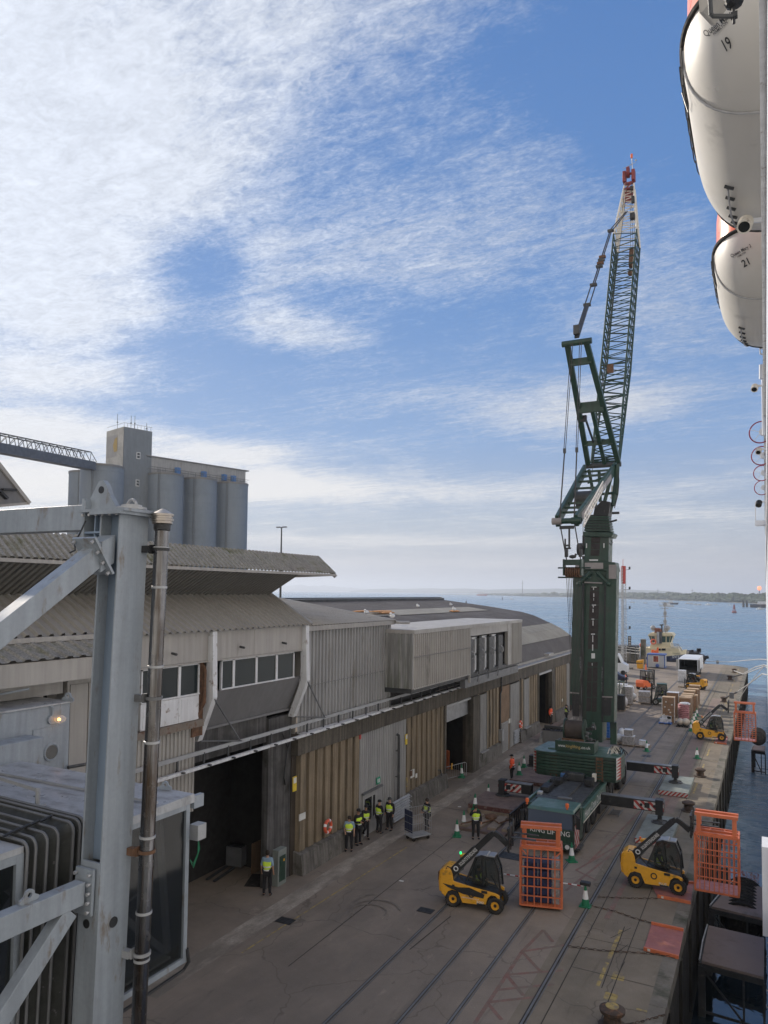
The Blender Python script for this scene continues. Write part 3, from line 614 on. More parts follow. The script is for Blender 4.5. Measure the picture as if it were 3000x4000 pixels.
# projecting bay
BX = -19.0
r = MB(); y0 = 41.0; yw0, yw1, y1 = YU(1835, 10, BX), YU(1998, 10, BX), 63.3
r.corr((BX, y0, 8.3), (0, yw0-y0, 0), (0, 0, 3.35), (1, 0, 0), .30, .08, .3, .12); r.build('bay_cladding', mt['clad_beige'], wh); r = MB(); r.corr((BX, yw1, 8.2), (0, y1-yw1, 0), (0, 0, 3.45), (1, 0, 0), .30, .08, .3, .12)
r.bb((BX-.1, y0, 8.26), (BX+.06, yw0, 8.34)); r.bb((BX-.1, yw0-.1, 7.7), (BX+.07, yw0, 11.6)); r.build('bay_cladding', mt['clad_beige'], wh)
r = MB(); r.corr((-22.9, y0, 8.3), (3.9, 0, 0), (0, 0, 3.35), (0, -1, 0), .42, .08, .25, .12); r.build('bay_end_cladding', mt['clad_dirty'], wh)
r = MB(); r.bb((-24, y0-.05, 11.62), (BX+.1, y1+.05, 11.86)); r.build('bay_roof', mt['clad_beige'], wh)
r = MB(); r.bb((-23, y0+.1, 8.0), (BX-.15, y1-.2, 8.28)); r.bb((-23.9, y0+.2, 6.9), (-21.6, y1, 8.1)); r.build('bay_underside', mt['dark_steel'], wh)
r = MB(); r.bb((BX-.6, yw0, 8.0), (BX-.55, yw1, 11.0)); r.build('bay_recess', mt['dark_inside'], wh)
r = MB(); r.bb((BX-.6, yw0, 11.0), (BX-.05, yw1, 11.6)); r.bb((BX-.3, yw1-.9, 8.2), (BX-.02, yw1, 11.6)); r.build('bay_lintel', mt['clad_beige'], wh)
r = MB(); r.bb((BX-.5, yw0-.6, 7.35), (BX-.1, yw1+2.2, 7.95)); 
for k in range(3): r.path([(BX-.05, yw0+1.6+k*2.3, 8.3), (BX+.05, yw0+1.7+k*2.3, 8.0), (BX+.0, yw0+1.7+k*2.3, 7.6)], .05, 6)
r.build('bay_ledge', mt['mid_steel'], wh)
wd = (yw1-.9-yw0)/4.
for k in range(4):
    ys = yw0+k*wd; r = MB(); r.bb((BX-.5, ys+.05, 8.1), (BX-.10, ys+wd*.5, 10.75)); o = r.build('folding_door', mt['dark_steel'], wh)
    r = MB(); r.path([(BX-.06, ys+wd*.25, 9.9), (BX+.1, ys+wd*.25, 9.8), (BX+.1, ys+wd*.3, 9.5), (BX-.02, ys+wd*.3, 9.35)], .045, 6); r.build('handle', mt['galv'], o)
    if k < 3:
        r = MB()
        for z_ in (8.25, 9.5, 10.72): r.bb((BX-.5, ys+wd*.52, z_), (BX-.3, ys+wd*.98, z_+.14))
        r.bb((BX-.5, ys+wd*.86, 8.25), (BX-.3, ys+wd*.98, 10.8)); f_ = r.build('bay_window', mt['white_trim'], wh)
        r = MB(); r.bb((BX-.45, ys+wd*.52, 8.3), (BX-.4, ys+wd*.9, 10.7)); r.build('pane', glass_win, f_)
ch = MB(); ch.box((-21.6, 66.9, 8.2), (.7, .7, 1.9)); ch.box((-21.6, 66.9, 9.15), (.85, .85, .1)); ch.box((-21.6, 66.9, 7.35), (1.0, 1.2, .25)); ch.build('vent_box', mat('rusty_white', (.5, .47, .42), .7, dirt=(.15, .06, .03), dirtamt=.5, dscale=2.5), wh)
# ================================================================= TERMINAL HALL
ha = thing('terminal_hall', 'beige terminal hall with winged corrugated roof, white splayed frames and a window band', 'building', (-26, 18, 0))
r = MB(); r.bb((-20.72, 19.0, 11.27), (-20.5, 27.2, 12.46)); r.bb((-20.72, 27.22, 11.27), (-20.5, 31.35, 12.46)); r.bb((-20.8, 19., 11.2), (-20.46, 31.4, 11.26)); r.build('fascia_panel', mt['clad_beige'], ha)
r = MB()
for y in (22., 26.2, 29.4): r.tube((-20.5, y, 11.7), (-20.25, y, 11.66), .05)
r.build('spout', mt['dark_steel'], ha)
def win(y0, y1, z0, z1, X, sill=True):
    r = MB(); r.bb((X-.1, y0, z0), (X+.0, y0+.07, z1)); r.bb((X-.1, y1-.07, z0), (X, y1, z1)); r.bb((X-.1, y0, z0-.06), (X+.03, y1, z0)); r.bb((X-.1, y0, z1-.07), (X, y1, z1)); f_ = r.build('window', mt['white_trim'], ha)
    r = MB(); r.bb((X-.07, y0+.07, z0), (X-.05, y1-.07, z1-.07)); r.build('pane', glass_win, f_)
yb_ = [YU(u, 10.6, -20.6) for u in (865, 914, 1003, 1082, 1150)]
for i in range(4): win(yb_[i], yb_[i+1], 9.98, 11.2, -20.6)
yl = [YU(u, 10.6, -20.6) for u in (552, 622, 702, 780)]
for i in range(3): win(yl[i], yl[i+1], 9.98, 11.2, -20.6)
r = MB()
for i in range(3): r.bb((-20.7, yl[i], 8.92), (-20.6, yl[i+1]-.02, 9.9)); r.bb((-20.6, yl[i]+.12, 9.0), (-20.585, yl[i+1]-.14, 9.82))
r.build('white_spandrel', mt['white_trim'], ha)
r = MB(); r.bb((-20.95, 19, 8.62), (-20.5, yl[3]+.2, 8.9)); r.build('floor_slab_edge', mat('slab', (.20, .17, .14), .9, dirt=(.12, .05, .025), dirtamt=.25, dscale=3), ha)
r = MB(); r.corr((-20.8, 19, 5.2), (0, yl[3]-19, 0), (0, 0, 3.4), (1, 0, 0), .22, .05, .4); r.build('lower_cladding', mt['clad_beige'], ha)
r = MB()
r.hexa([(-21.5, 24.4, 8.3), (-21.32, 24.4, 8.3), (-21.32, 31.2, 8.3), (-21.5, 31.2, 8.3), (-20.8, 24.4, 9.92), (-20.62, 24.4, 9.92), (-20.62, 31.2, 9.92), (-20.8, 31.2, 9.92)]); r.bb((-21.5, 24.3, 8.2), (-21.25, 31.3, 8.3)); r.build('sloping_panel', mt['clad_dark'], ha)
for Y, pn in ((24.25, 0), (31.25, 1)):
    r = MB()
    for (a, b) in (((-20.28, 12.45), (-20.2, 9.75)), ((-20.2, 9.75), (-20.95, 7.9))):
        r.hexa([(a[0]-.34, Y-.14, a[1]), (a[0], Y-.14, a[1]), (a[0], Y+.14, a[1]), (a[0]-.34, Y+.14, a[1]), (b[0]-.34, Y-.14, b[1]), (b[0], Y-.14, b[1]), (b[0], Y+.14, b[1]), (b[0]-.34, Y+.14, b[1])])
    r.build('splayed_frame', mt['white_trim'], ha)
    r = MB(); r.tube((-20.25, Y, 9.7), (-20.5, Y+2.1, 7.6), .035, n=6); r.tube((-20.9, Y, 7.9), (-20.5, Y+2.2, 7.58), .03, n=6); r.build('tie_rod', mt['mid_steel'], ha)
r = MB(); r.path([(-20.45, 23.75, 11.1), (-20.42, 23.85, 10.9), (-20.42, 23.85, 9.6), (-20.75, 23.7, 8.8)], .07, 7); r.bb((-20.9, 23.45, 8.2), (-20.7, 24.1, 11.2)); r.build('rusty_downpipe', mt['rust'], ha)
r = MB(); r.bb((-20.72, 23.3, 8.9), (-20.66, 23.75, 11.15)); r.build('white_panel_strip', mt['white_trim'], ha)
# roof
def pl(p0, p1, y0, y1, pitch, dp, m_, nm, duty=.3, y1b=None):
    r = MB(); A = Vector((0, y1-y0, 0)); B = Vector((p1[0]-p0[0], 0, p1[1]-p0[1])); nn = Vector((B.z, 0, -B.x)).normalized()
    if nn.z < 0 and nm != 'soffit': nn = -nn
    if nm == 'soffit' and nn.z > 0: nn = -nn
    r.corr((p0[0], y0, p0[1]), A, B, nn, pitch, dp, duty); return r.build(nm, mt[m_], ha)
pl((-20.25, 12.46), (-22.94, 13.96), 18.9, 31.6, .40, .09, 'roof_tan', 'lower_roof', .22)
pl((-20.6, 12.62), (-22.94, 13.96), 2., 18.9, .45, .09, 'roof_tan', 'lower_roof', .22)
pl((-19.3, 12.02), (-20.5, 12.45), 2., 18.85, .50, .06, 'roof_moss', 'canopy_roof')
r = MB(); r.bb((-20.62, 2, 12.46), (-20.42, 18.9, 12.62)); r.build('gutter', mt['clad_beige'], ha)
r = MB(); r.bb((-19.5, 2, 11.3), (-19.35, 17.3, 11.98)); r.bb((-19.5, 17.32, 11.3), (-19.35, 18.85, 11.98)); r.bb((-20.7, 18.75, 11.3), (-19.36, 18.9, 12.2)); r.build('canopy_fascia', mt['clad_beige'], ha)
r = MB(); r.hexa([(-22.9, 31.45, 6.9), (-21.1, 31.45, 6.9), (-21.1, 31.5, 6.9), (-22.9, 31.5, 6.9), (-22.94, 31.45, 13.9), (-20.6, 31.45, 12.4), (-20.6, 31.5, 12.4), (-22.94, 31.5, 13.9)]); r.beam((-20.3, 31.62, 12.52), (-22.9, 31.62, 14.0), .16, .16); r.build('end_wall', mt['clad_beige'], ha)
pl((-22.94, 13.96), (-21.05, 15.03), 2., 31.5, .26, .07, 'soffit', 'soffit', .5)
pl((-20.97, 15.1), (-22.1, 16.05), 2., 35., .28, .09, 'roof_moss', 'winged_roof', .5)
r = MB(); r.bb((-21.02, 2, 14.98), (-20.9, 35, 15.1)); r.prism([(-20.9, 35, 15.02), (-22.12, 35, 16.08), (-22.3, 35, 15.95), (-21.05, 35, 14.9)], (0, .1, 0)); r.build('roof_edge_trim', mt['clad_beige'], ha)
r = MB(); r.add([(-22.1, 2, 16.05), (-22.1, 35, 16.05), (-40, 35, 15.2), (-40, 2, 15.2), (-21.02, 2, 15.0), (-21.02, 35, 15.0), (-24, 35, 14.9), (-24, 2, 14.9)], [(0, 1, 2, 3), (4, 7, 6, 5)]); r.bb((-40, 2, 8), (-22.95, 31.4, 13.9)); r.build('upper_roof', mt['roof_tan'], ha)
# side piers and dark dock opening under the hall
r = MB(); r.bb((-21.6, 29.5, 0), (-21.25, 31.4, 8.0)); r.bb((-21.9, 22.0, 0), (-21.25, 23.1, 8.0)); r.bb((-21.6, 23.1, 6.9), (-21.4, 29.5, 8.2)); r.build('dock_pier', mat('pier_grey', (.085, .082, .08), .9, streak=.5, dirt=(.045, .045, .04), dirtamt=.3), ha)
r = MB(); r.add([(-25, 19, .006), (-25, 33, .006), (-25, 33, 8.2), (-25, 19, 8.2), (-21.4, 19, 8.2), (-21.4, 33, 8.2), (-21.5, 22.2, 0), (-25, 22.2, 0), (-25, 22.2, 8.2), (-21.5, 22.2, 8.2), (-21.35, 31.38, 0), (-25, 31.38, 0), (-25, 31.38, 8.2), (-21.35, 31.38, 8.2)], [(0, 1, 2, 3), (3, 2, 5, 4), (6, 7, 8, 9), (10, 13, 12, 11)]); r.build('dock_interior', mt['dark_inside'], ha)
r = MB(); r.bb((-24.96, 23, .05), (-24.9, 31.3, 6.4)); r.build('dock_door', mat('door_black', (.022, .021, .02), .8), ha)
r = MB()
for q in ([(-21.2, 31.2, 6.6), (-21.1, 30.8, 6.1), (-21.1, 30.6, 5.0), (-21.2, 30.9, 4.6)], [(-21.2, 29.9, 7.4), (-21.1, 30.4, 7.2), (-21.1, 30.9, 6.4)], [(-21.3, 26, 7.5), (-21.2, 27.5, 7.3), (-21.2, 29, 7.45), (-21.2, 30, 7.3)]): r.path(q, .035, 5)
r.build('wall_cable', mt['black_steel'], ha)
# left part: side panels and openings under the canopy
r = MB(); r.bb((-20.9, 17.1, 4), (-20.4, 18.9, 11.2)); r.bb((-20.42, 17.2, 4), (-20.36, 17.9, 11.0)); r.bb((-20.42, 17.95, 4), (-20.36, 18.8, 11.0)); r.bb((-20.9, 2, 10.75), (-20.5, 17.0, 11.3)); r.bb((-21.2, 16.2, 4), (-20.8, 16.5, 10.8)); r.build('side_cladding', mt['clad_beige'], ha)
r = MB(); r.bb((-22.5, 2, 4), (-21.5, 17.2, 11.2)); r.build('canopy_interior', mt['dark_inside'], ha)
# glazed gable in the top left corner
a, b, c, d = WX(-80, 1720, -30), WX(112, 1966, -30), WX(-80, 1982, -30), WX(40, 1968, -30)
gb = thing('glazed_roof_gable', 'dark glazed roof slope with pale edge at the far left above the terminal', 'roof', (a.x, a.y, a.z))
r = MB(); r.prism([a, b, c], (-1.6, -.5, 0)); r.build('roof_slope', mt['clad_dark'], gb)
r = MB(); r.beam(a, b, .16, .22, (1, 0, 0)); r.beam(b, c, .12, .14, (1, 0, 0)); r.build('edge_trim', mt['clad_beige'], gb)
r = MB(); q0 = WX(-40, 1880, -29.9); q1 = WX(25, 1948, -29.9); r.beam(q0, q1, .1, .28, (1, 0, 0)); r.beam(WX(10, 1912, -29.9), WX(60, 1914, -29.9), .1, .2, (1, 0, 0)); r.build('glazing_bar', mt['black_steel'], gb)
# ================================================================= BOARDING GANTRY
SG = mt['steel_grey']
gt = thing('boarding_gantry', 'tall grey steel gantry post with bolted beam and diagonal braces beside the stainless flue', 'gantry', (-11.57, 11, 0))
r = MB(); r.bb((-11.34, 10.6, .02), (-11.30, 11.36, 15.72)); r.bb((-11.85, 10.6, .02), (-11.81, 11.36, 15.72)); r.bb((-11.85, 11.3, .02), (-11.3, 11.34, 15.7)); r.bb((-11.83, 10.6, .02), (-11.33, 10.64, 8.1)); r.bb((-11.83, 10.6, 8.1), (-11.33, 10.66, 8.95))
r.build('post', SG, gt, bevel=.006)
r = MB(); r.bb((-11.81, 10.86, 8.9), (-11.34, 10.90, 15.7)); r.build('post_web', mt['steel_web'], gt)
for z in (7.75,):
    r = MB(); r.lathe([(.10, 0), (.10, .012)], (-11.298, 10.98, z), 14, 'X'); r.lathe([(.085, 0), (.085, .012)], (-11.6, 10.589, z+.05), 14, 'Y'); r.build('post_hole', mt['black_steel'], gt)
r = MB(); r.bb((-12.35, 10.5, 15.72), (-11.1, 11.5, 15.78)); r.bb((-12.0, 10.45, 15.66), (-11.15, 11.52, 15.72)); r.build('cap_plate', SG, gt)
r = MB(); r.lathe([(.30, 0), (.30, .05), (.2, .05), (.2, .1)], (-11.42, 11.0, 15.79), 18); r.torus((-11.42, 11, 15.88), .12, .03, (0, 1, 0), 14, 6, 0, pi*2); r.build('cap_lifting_ring', mt['galv'], gt)
def lug(mb, c, R_, h, th, ax):   # rounded padeye plate with a hole
    c = Vector(c); a = Vector(ax).normalized(); nn = a.cross(Vector((0, 0, 1))); n_ = 14
    out_ = [c+a*(R_*1.9*s)+Vector((0, 0, 0)) for s in (-1, 1)]
    pts = [c-a*R_*1.9] + [c+a*(-R_*cos(pi*i/n_))+Vector((0, 0, h+R_*sin(pi*i/n_))) for i in range(n_+1)] + [c+a*R_*1.9]
    hole = [c+a*(-R_*.45*cos(pi*i/n_*1.0))+Vector((0, 0, h+R_*.1+R_*.45*sin(pi*i/n_))) for i in range(n_+1)]
    m_ = c+Vector((0, 0, h+R_*.1)); rim = []
    k = 24; vs = []
    def edge(an):
        d = a*cos(an)+Vector((0, 0, 1))*sin(an)
        if sin(an) >= 0: return m_+d*R_*1.0
        t = (h+R_*.1)/max(-sin(an), 1e-3); x = t*cos(an)
        lim = R_*1.0+(R_*.9)*min(1, t*-sin(an)/(h+R_*.1))
        if abs(x) > lim: t = lim/abs(cos(an)); 
        return m_+d*t
    for i in range(k):
        an = 2*pi*i/k; d = a*cos(an)+Vector((0, 0, 1))*sin(an); vs += [m_+d*R_*.45-nn*th/2, edge(an)-nn*th/2, edge(an)+nn*th/2, m_+d*R_*.45+nn*th/2]
    fs = []
    for i in range(k):
        j = (i+1) % k
        for q in range(4): fs.append((4*i+q, 4*j+q, 4*j+(q+1) % 4, 4*i+(q+1) % 4))
    mb.add(vs, fs)
r = MB(); r.prism([(-12.35, 10.75, 15.78), (-12.35, 10.75, 16.02), (-12.12, 10.75, 16.38), (-12.0, 10.75, 16.40), (-11.9, 10.75, 16.3), (-11.8, 10.75, 16.1), (-11.55, 10.75, 15.78)], (0, .12, 0)); r.bb((-12.4, 10.6, 15.3), (-12.33, 11.1, 16.02)); pe = r.build('padeye', SG, gt)
r = MB(); r.lathe([(.075, 0), (.075, .012)], (-12.03, 10.74, 16.2), 14, 'Y'); r.build('padeye_hole', mt['black_steel'], pe)
r = MB(); r.bb((-24, 10.66, 15.38), (-12.4, 11.04, 15.9)); r.bb((-12.36, 10.6, 15.2), (-12.3, 11.1, 15.98)); r.build('top_beam', SG, gt, bevel=.012)
r = MB(); r.bb((-12.3, 10.98, 15.1), (-11.85, 11.02, 15.72))
for x in (-12.05, -11.9): r.bb((x, 10.64, 15.1), (x+.03, 11., 15.72))
r.bb((-12.3, 10.62, 15.3), (-11.85, 11.02, 15.34)); r.build('stiffener_plate', mt['steel_web'], gt)
def sbeam(name, y0, z0, y1, z1, h, x=-11.62, w_=.34):
    r = MB(); r.beam((x, y0, z0), (x, y1, z1), w_, h, (0, 0, 1)); return r.build(name, SG, gt, bevel=.012)
sbeam('upper_brace', 10.45, 14.93, 5.0, 11.0, .40)
sbeam('lower_beam', 10.42, 8.44, 4.5, 8.44, .42, -11.62, .26)
sbeam('lower_brace', 10.15, 8.2, 5.6, 3.65, .34, -11.62, .24)
r = MB(); r.bb((-11.86, 10.5, 8.0), (-11.4, 10.56, 8.85)); r.build('lower_flange', SG, gt)
d_ = Vector((0, -.81, -.586)); nrm_ = Vector((0, -.586, .81))
r = MB(); c_ = Vector((-11.62, 10.28, 14.82)); r.beam(c_-nrm_*.42, c_+nrm_*.42, .62, .05, d_); r.hexa([(-11.82, 10.3, 14.5), (-11.42, 10.3, 14.5), (-11.42, 10.62, 14.7), (-11.82, 10.62, 14.7), (-11.82, 10.3, 15.1), (-11.42, 10.3, 15.1), (-11.42, 10.62, 15.25), (-11.82, 10.62, 15.25)]); r.build('upper_flange', SG, gt)
for k in range(5):
    r = MB(); z = 8.08+k*.17; r.lathe([(.035, 0), (.035, .05), (.02, .05), (.02, .08)], (-11.45, 10.42, z), 8, 'Y'); r.lathe([(.035, 0), (.035, .05), (.02, .05), (.02, .08)], (-11.81+(k % 2)*.0, 10.42, z), 8, 'Y'); r.build('bolt', mt['galv'], gt)
for k in range(4):
    r = MB(); p = c_-nrm_*(.36-k*.24)+d_*.04; r.tube(p+Vector((.25, 0, 0)), p+Vector((.25, 0, 0))+d_*.07, .032, n=8); r.tube(p-Vector((.25, 0, 0)), p-Vector((.25, 0, 0))+d_*.07, .032, n=8); r.build('bolt', mt['galv'], gt)
for k in range(6):
    r = MB(); r.lathe([(.03, 0), (.03, .05)], (-12.28+k*.19, 10.53, 15.64), 8); r.lathe([(.03, -.03), (.03, .02)], (-12.37, 10.68, 15.3+k*.12), 8, 'X'); r.build('bolt', mt['galv'], gt)
r = MB(); lug(r, (-11.62, 9.3, 8.65), .10, .12, .05, (0, 1, 0)); r.build('lifting_lug', SG, gt)
r = MB(); r.path([(-12.2, 10.55, 15.55), (-12.22, 10.45, 15.3), (-12.3, 10.4, 15.1), (-12.25, 10.38, 14.95), (-12.4, 10.38, 14.9)], .018, 5); r.build('hanging_strap', mt['black_steel'], gt)
# flue
FX, FY = -10.98, 11.42
fl = thing('exhaust_flue', 'tall stained stainless steel flue pipe with conical cap clamped to the grey gantry post', 'flue', (FX, FY, 0))
r = MB(); r.lathe([(.145, .02), (.145, 15.5)], (FX, FY, 0), 28); r.build('pipe', mt['stain_steel'], fl, smooth=True)
r = MB(); r.lathe([(.19, 15.52), (.205, 15.53), (.205, 15.58), (.225, 15.585), (.225, 15.63), (.205, 15.64), (.205, 15.68), (.225, 15.685), (.225, 15.73), (.21, 15.735), (.02, 15.84)], (FX, FY, 0), 28); r.build('cap', mat('cap_steel', (.33, .30, .27), .35, 1., .3, 3), fl, smooth=True)
r = MB(); r.lathe([(.148, 15.38), (.17, 15.4), (.17, 15.52)], (FX, FY, 0), 24); r.build('collar', mt['black_steel'], fl, smooth=True)
for z in (14.2, 12.6, 11.1, 9.25, 7.8, 6.9, 15.0): r = MB(); r.lathe([(.147, z), (.158, z+.005), (.158, z+.05), (.147, z+.055)], (FX, FY, 0), 24); r.build('joint_band', mt['galv'], fl, smooth=True)
for z, mk in ((15.0, 'black_steel'), (12.0, 'mid_steel'), (9.0, 'rust'), (7.05, 'galv')):
    r = MB(); r.bb((-11.3, 11.2, z-.07), (-11.13, 11.33, z+.07)); r.bb((-11.15, 11.26, z-.09), (-11.1, 11.5, z+.09)); r.lathe([(.15, z-.03), (.17, z-.03), (.17, z+.03), (.15, z+.03)], (FX, FY, 0), 20); r.build('pipe_bracket', mt[mk], fl)
def lean(t_, k, z0):
    for c in kids(t_):
        for q in [c]+kids(c):
            for v in q.data.vertices: v.co.y += k*(v.co.z-z0)
lean(gt, .034, 15.8); lean(fl, .030, 15.8)
# gangway cabin
gc = thing('gangway_cabin', 'grey flat roofed gangway cabin with tall glass end behind the gantry post', 'gangway', (-14, 12.5, 0))
r = MB(); r.add([(-20.4, 10.95, 9.42), (-12.3, 10.95, 9.36), (-11.98, 11.3, 9.36), (-11.98, 13.72, 9.40), (-20.4, 13.9, 9.44), (-20.4, 10.95, 9.3), (-12.3, 10.95, 9.2), (-11.98, 11.3, 9.2), (-11.98, 13.72, 9.2), (-20.4, 13.9, 9.3)], [(0, 1, 2, 3, 4), (5, 6, 1, 0), (6, 7, 2, 1), (7, 8, 3, 2), (8, 9, 4, 3), (9, 8, 7, 6, 5)]); r.build('roof', mt['roof_wet'], gc)
r = MB(); r.bb((-20, 12.6, 9.42), (-12.1, 12.66, 9.47)); r.build('roof_rib', mt['galv'], gc)
r = MB(); r.bb((-12.1, 13.72, 9.05), (-11.98, 14.05, 9.34)); r.build('roof_gutter', mt['steel_grey'], gc)
def frame(mb, x, y0, y1, z0, z1, w_, t_):
    mb.bb((x-t_, y0, z0), (x, y0+w_, z1)); mb.bb((x-t_, y1-w_, z0), (x, y1, z1)); mb.bb((x-t_, y0+w_, z0), (x-.004, y1-w_, z0+w_)); mb.bb((x-t_, y0+w_, z1-w_), (x-.004, y1-w_, z1))
r = MB(); frame(r, -12.0, 11.35, 13.6, 5.6, 9.2, .12, .14); r.build('end_frame', mt['steel_grey'], gc)
r = MB(); r.bb((-12.08, 11.47, 5.72), (-12.06, 13.48, 9.08)); r.build('end_glass', glass('glass_cabin', (.012, .015, .016), .05, .5), gc)
r = MB(); r.bb((-14.5, 13.55, 5.6), (-12.14, 13.6, 9.2)); r.bb((-19.5, 11.35, 5.5), (-12.14, 13.6, 5.6)); r.bb((-19.5, 13.55, 5.6), (-14.5, 13.6, 9.2)); r.bb((-19.5, 11.3, 5.5), (-13.2, 11.36, 9.2)); r.build('cabin_wall', mt['clad_dark'], gc)
r = MB()
for k in range(2): r.beam((-12.5, 11.6, 6.1+k*1.1), (-12.5, 12.9, 6.4+k*1.1), .04, .04); r.beam((-13.2, 13.4, 6.4+k*1.1), (-12.5, 12.9, 6.4+k*1.1), .04, .04)
r.beam((-12.6, 11.6, 7.6), (-12.5, 13.4, 5.8), .14, .14); r.beam((-12.3, 12.9, 9.1), (-12.4, 13.4, 5.8), .12, .12); r.bb((-13.2, 11.6, 5.75), (-12.2, 13.3, 5.8)); r.build('inner_frame', mt['galv'], gc)
r = MB(); lug(r, (-12.78, 13.6, 9.42), .09, .10, .04, (1, .2, 0)); r.build('lifting_lug', SG, gc)
r = MB(); r.bb((-12.05, 13.66, 8.35), (-11.8, 13.95, 8.7)); r.build('junction_box', mt['galv'], gc)
for k in range(3): r = MB(); r.path([(-11.9, 13.8, 8.35), (-11.9, 13.85-.03*k, 8.1-.06*k), (-11.95, 13.7, 7.8-.05*k), (-12, 13.64, 7.9)], .012, 5); r.build('cable', mt['cone_green'], gc)
r = MB(); r.path([(-12, 13.6, 5.9), (-11.95, 13.62, 5.6), (-12, 13.5, 5.45), (-12., 11.4, 5.4)], .04, 6); r.build('lower_hose', mt['black_steel'], gc)
r = MB(); r.beam((-14.2, 11.2, 9.78), (-17, 11.5, 9.85), .06, .08); r.tube((-14.25, 11.25, 9.42), (-14.25, 11.25, 9.8), .05, n=6); r.box((-14.25, 11.25, 9.44), (.3, .2, .04)); r.tube((-16.5, 11.5, 9.42), (-16.5, 11.5, 9.8), .05, n=6); r.build('roof_track', mt['galv'], gc)
# bellows passage
bl = thing('bellows_passage', 'black concertina bellows with grey hoop frames between the two glass cabins', 'bellows', (-14, 10.3, 0))
hoop_y = [10.92, 10.82, 10.66, 10.30, 10.05, 9.80, 9.62]
def hoop(y, x1, zt, zb, off=0.):
    R_ = .18; pts = [(-18, y+.3, zt)] + [(x1-R_, y, zt)] + [(x1-R_+R_*sin(a), y, zt-R_+R_*cos(a)) for a in (pi/8, pi/4, 3*pi/8)] + [(x1, y, zt-R_)] + [(x1-off, y-.15, zb)]
    return pts
for i, y in enumerate(hoop_y):
    r = MB(); r.path(hoop(y, -12.42, 9.52-.02*i, 4.5, .0), .032, 6); r.build('hoop', mt['mid_steel'], bl, smooth=True)
r = MB()
for i in range(len(hoop_y)-1):
    ya, yb = hoop_y[i], hoop_y[i+1]; ym = (ya+yb)/2; za = 9.5-.02*i
    P1 = hoop(ya, -12.44, za, 4.5); P2 = hoop(ym, -12.62, za-.16, 4.5); P3 = hoop(yb, -12.44, za-.02, 4.5); n_ = len(P1)
    r.add(P1+P2+P3, [(k, k+1, n_+k+1, n_+k) for k in range(n_-1)]+[(n_+k, n_+k+1, 2*n_+k+1, 2*n_+k) for k in range(n_-1)])
r.build('bellows_skin', mt['bellows'], bl)
for i, y in enumerate(hoop_y[2:6]): r = MB(); r.beam((-13.1+.05*i, y+.05, 9.52), (-13.1+.05*i, y-.30, 9.46), .07, .03); r.build('clip', mt['black_steel'], bl)
# second glass cab
c2 = thing('glazed_lift_cab', 'grey framed glass cab in the bottom left corner below the bellows', 'cab', (-13.5, 8.5, 0))
r = MB(); r.bb((-18, 5, 9.2), (-12.5, 9.6, 9.32)); r.build('roof', mt['roof_wet'], c2)
r = MB(); frame(r, -12.48, 5, 9.6, 3.5, 9.2, .16, .16); r.build('cab_frame', mt['steel_grey'], c2)
r = MB(); r.bb((-12.58, 5.1, 3.6), (-12.56, 9.5, 9.1)); r.build('cab_glass', glass('glass_cab2', (.012, .015, .016), .05, .85), c2)
r = MB(); r.beam((-13, 9.2, 4), (-13, 7.6, 8.8), .12, .12); r.beam((-13, 5.5, 6.6), (-13, 9.4, 7.3), .1, .1); r.bb((-18, 5, 3.5), (-12.7, 9.6, 3.6)); r.build('inner_frame', mt['mid_steel'], c2)
# machinery cabin
mc = thing('machinery_cabin', 'grey steel cabin with round porthole door and a lit bulkhead lamp', 'cabin', (-20, 14.5, 7))
r = MB(); r.bb((-21.5, 11.5, 6.0), (-19.0, 16.05, 10.68)); r.build('cabin_shell', SG, mc, bevel=.03)
r = MB(); r.bb((-21.5, 11.4, 10.68), (-18.95, 16.1, 10.73)); r.build('roof', mt['roof_wet'], mc)
r = MB(); r.bb((-19.0, 14.75, 7), (-18.96, 15.85, 10.05)); dr = r.build('door', mt['steel_grey'], mc)
pp = WX(200, 2938, -18.96)
r = MB(); r.torus(pp, .24, .045, (1, 0, 0), 20, 6); r.build('porthole_ring', SG, dr)
r = MB(); r.lathe([(.22, 0), (.22, .02)], (pp.x, pp.y, pp.z), 18, 'X'); r.build('porthole_glass', glass_dark, dr)
r = MB(); r.bb((-19.0, 11.5, 8.7), (-18.3, 14.6, 9.95)); r.build('locker_box', SG, mc, bevel=.02)
r = MB(); r.tube((-18.9, 15.95, 8.75), (-18.9, 18.5, 8.6), .05); r.build('handrail', mt['dark_steel'], mc)
r = MB(); lug(r, (-19.05, 16.0, 10.72), .12, .14, .05, (1, .1, 0)); r.build('lifting_lug', SG, mc); r = MB(); lug(r, (-20.9, 14.2, 10.72), .12, .14, .05, (1, .1, 0)); r.tube((-20.2, 13.2, 10.95), (-19.4, 14.9, 11.2), .035); r.tube((-19.7, 14, 10.73), (-19.7, 14, 11.05), .03); r.build('lifting_lug', SG, mc)
pp = WX(218, 2810, -18.9)
lp = thing('bulkhead_lamp', 'lit amber bulkhead lamp in a clear cover on the grey machinery cabin', 'lamp', (pp.x, pp.y, pp.z))
r = MB(); r.lathe([(.13, 0), (.13, .06)], (-18.99, pp.y-.1, pp.z), 14, 'X'); r.path([(-18.95, pp.y-.08, pp.z+.1), (-18.93, pp.y-.08, pp.z+.36), (-18.97, pp.y-.14, pp.z+.38)], .03, 6); r.build('lamp_base', SG, lp)
r = MB(); r.sph(pp+Vector((.08, .1, 0)), .12, 14, 9, (1, 1.6, 1)); r.build('lamp_cover', glass('lamp_glass', (.8, .8, .75), .25, .22), lp, smooth=True)
r = MB(); r.sph(pp+Vector((.08, .05, 0)), .045, 8, 6); r.build('bulb', emit('bulb_glow', (1, .42, .08), 9), lp)
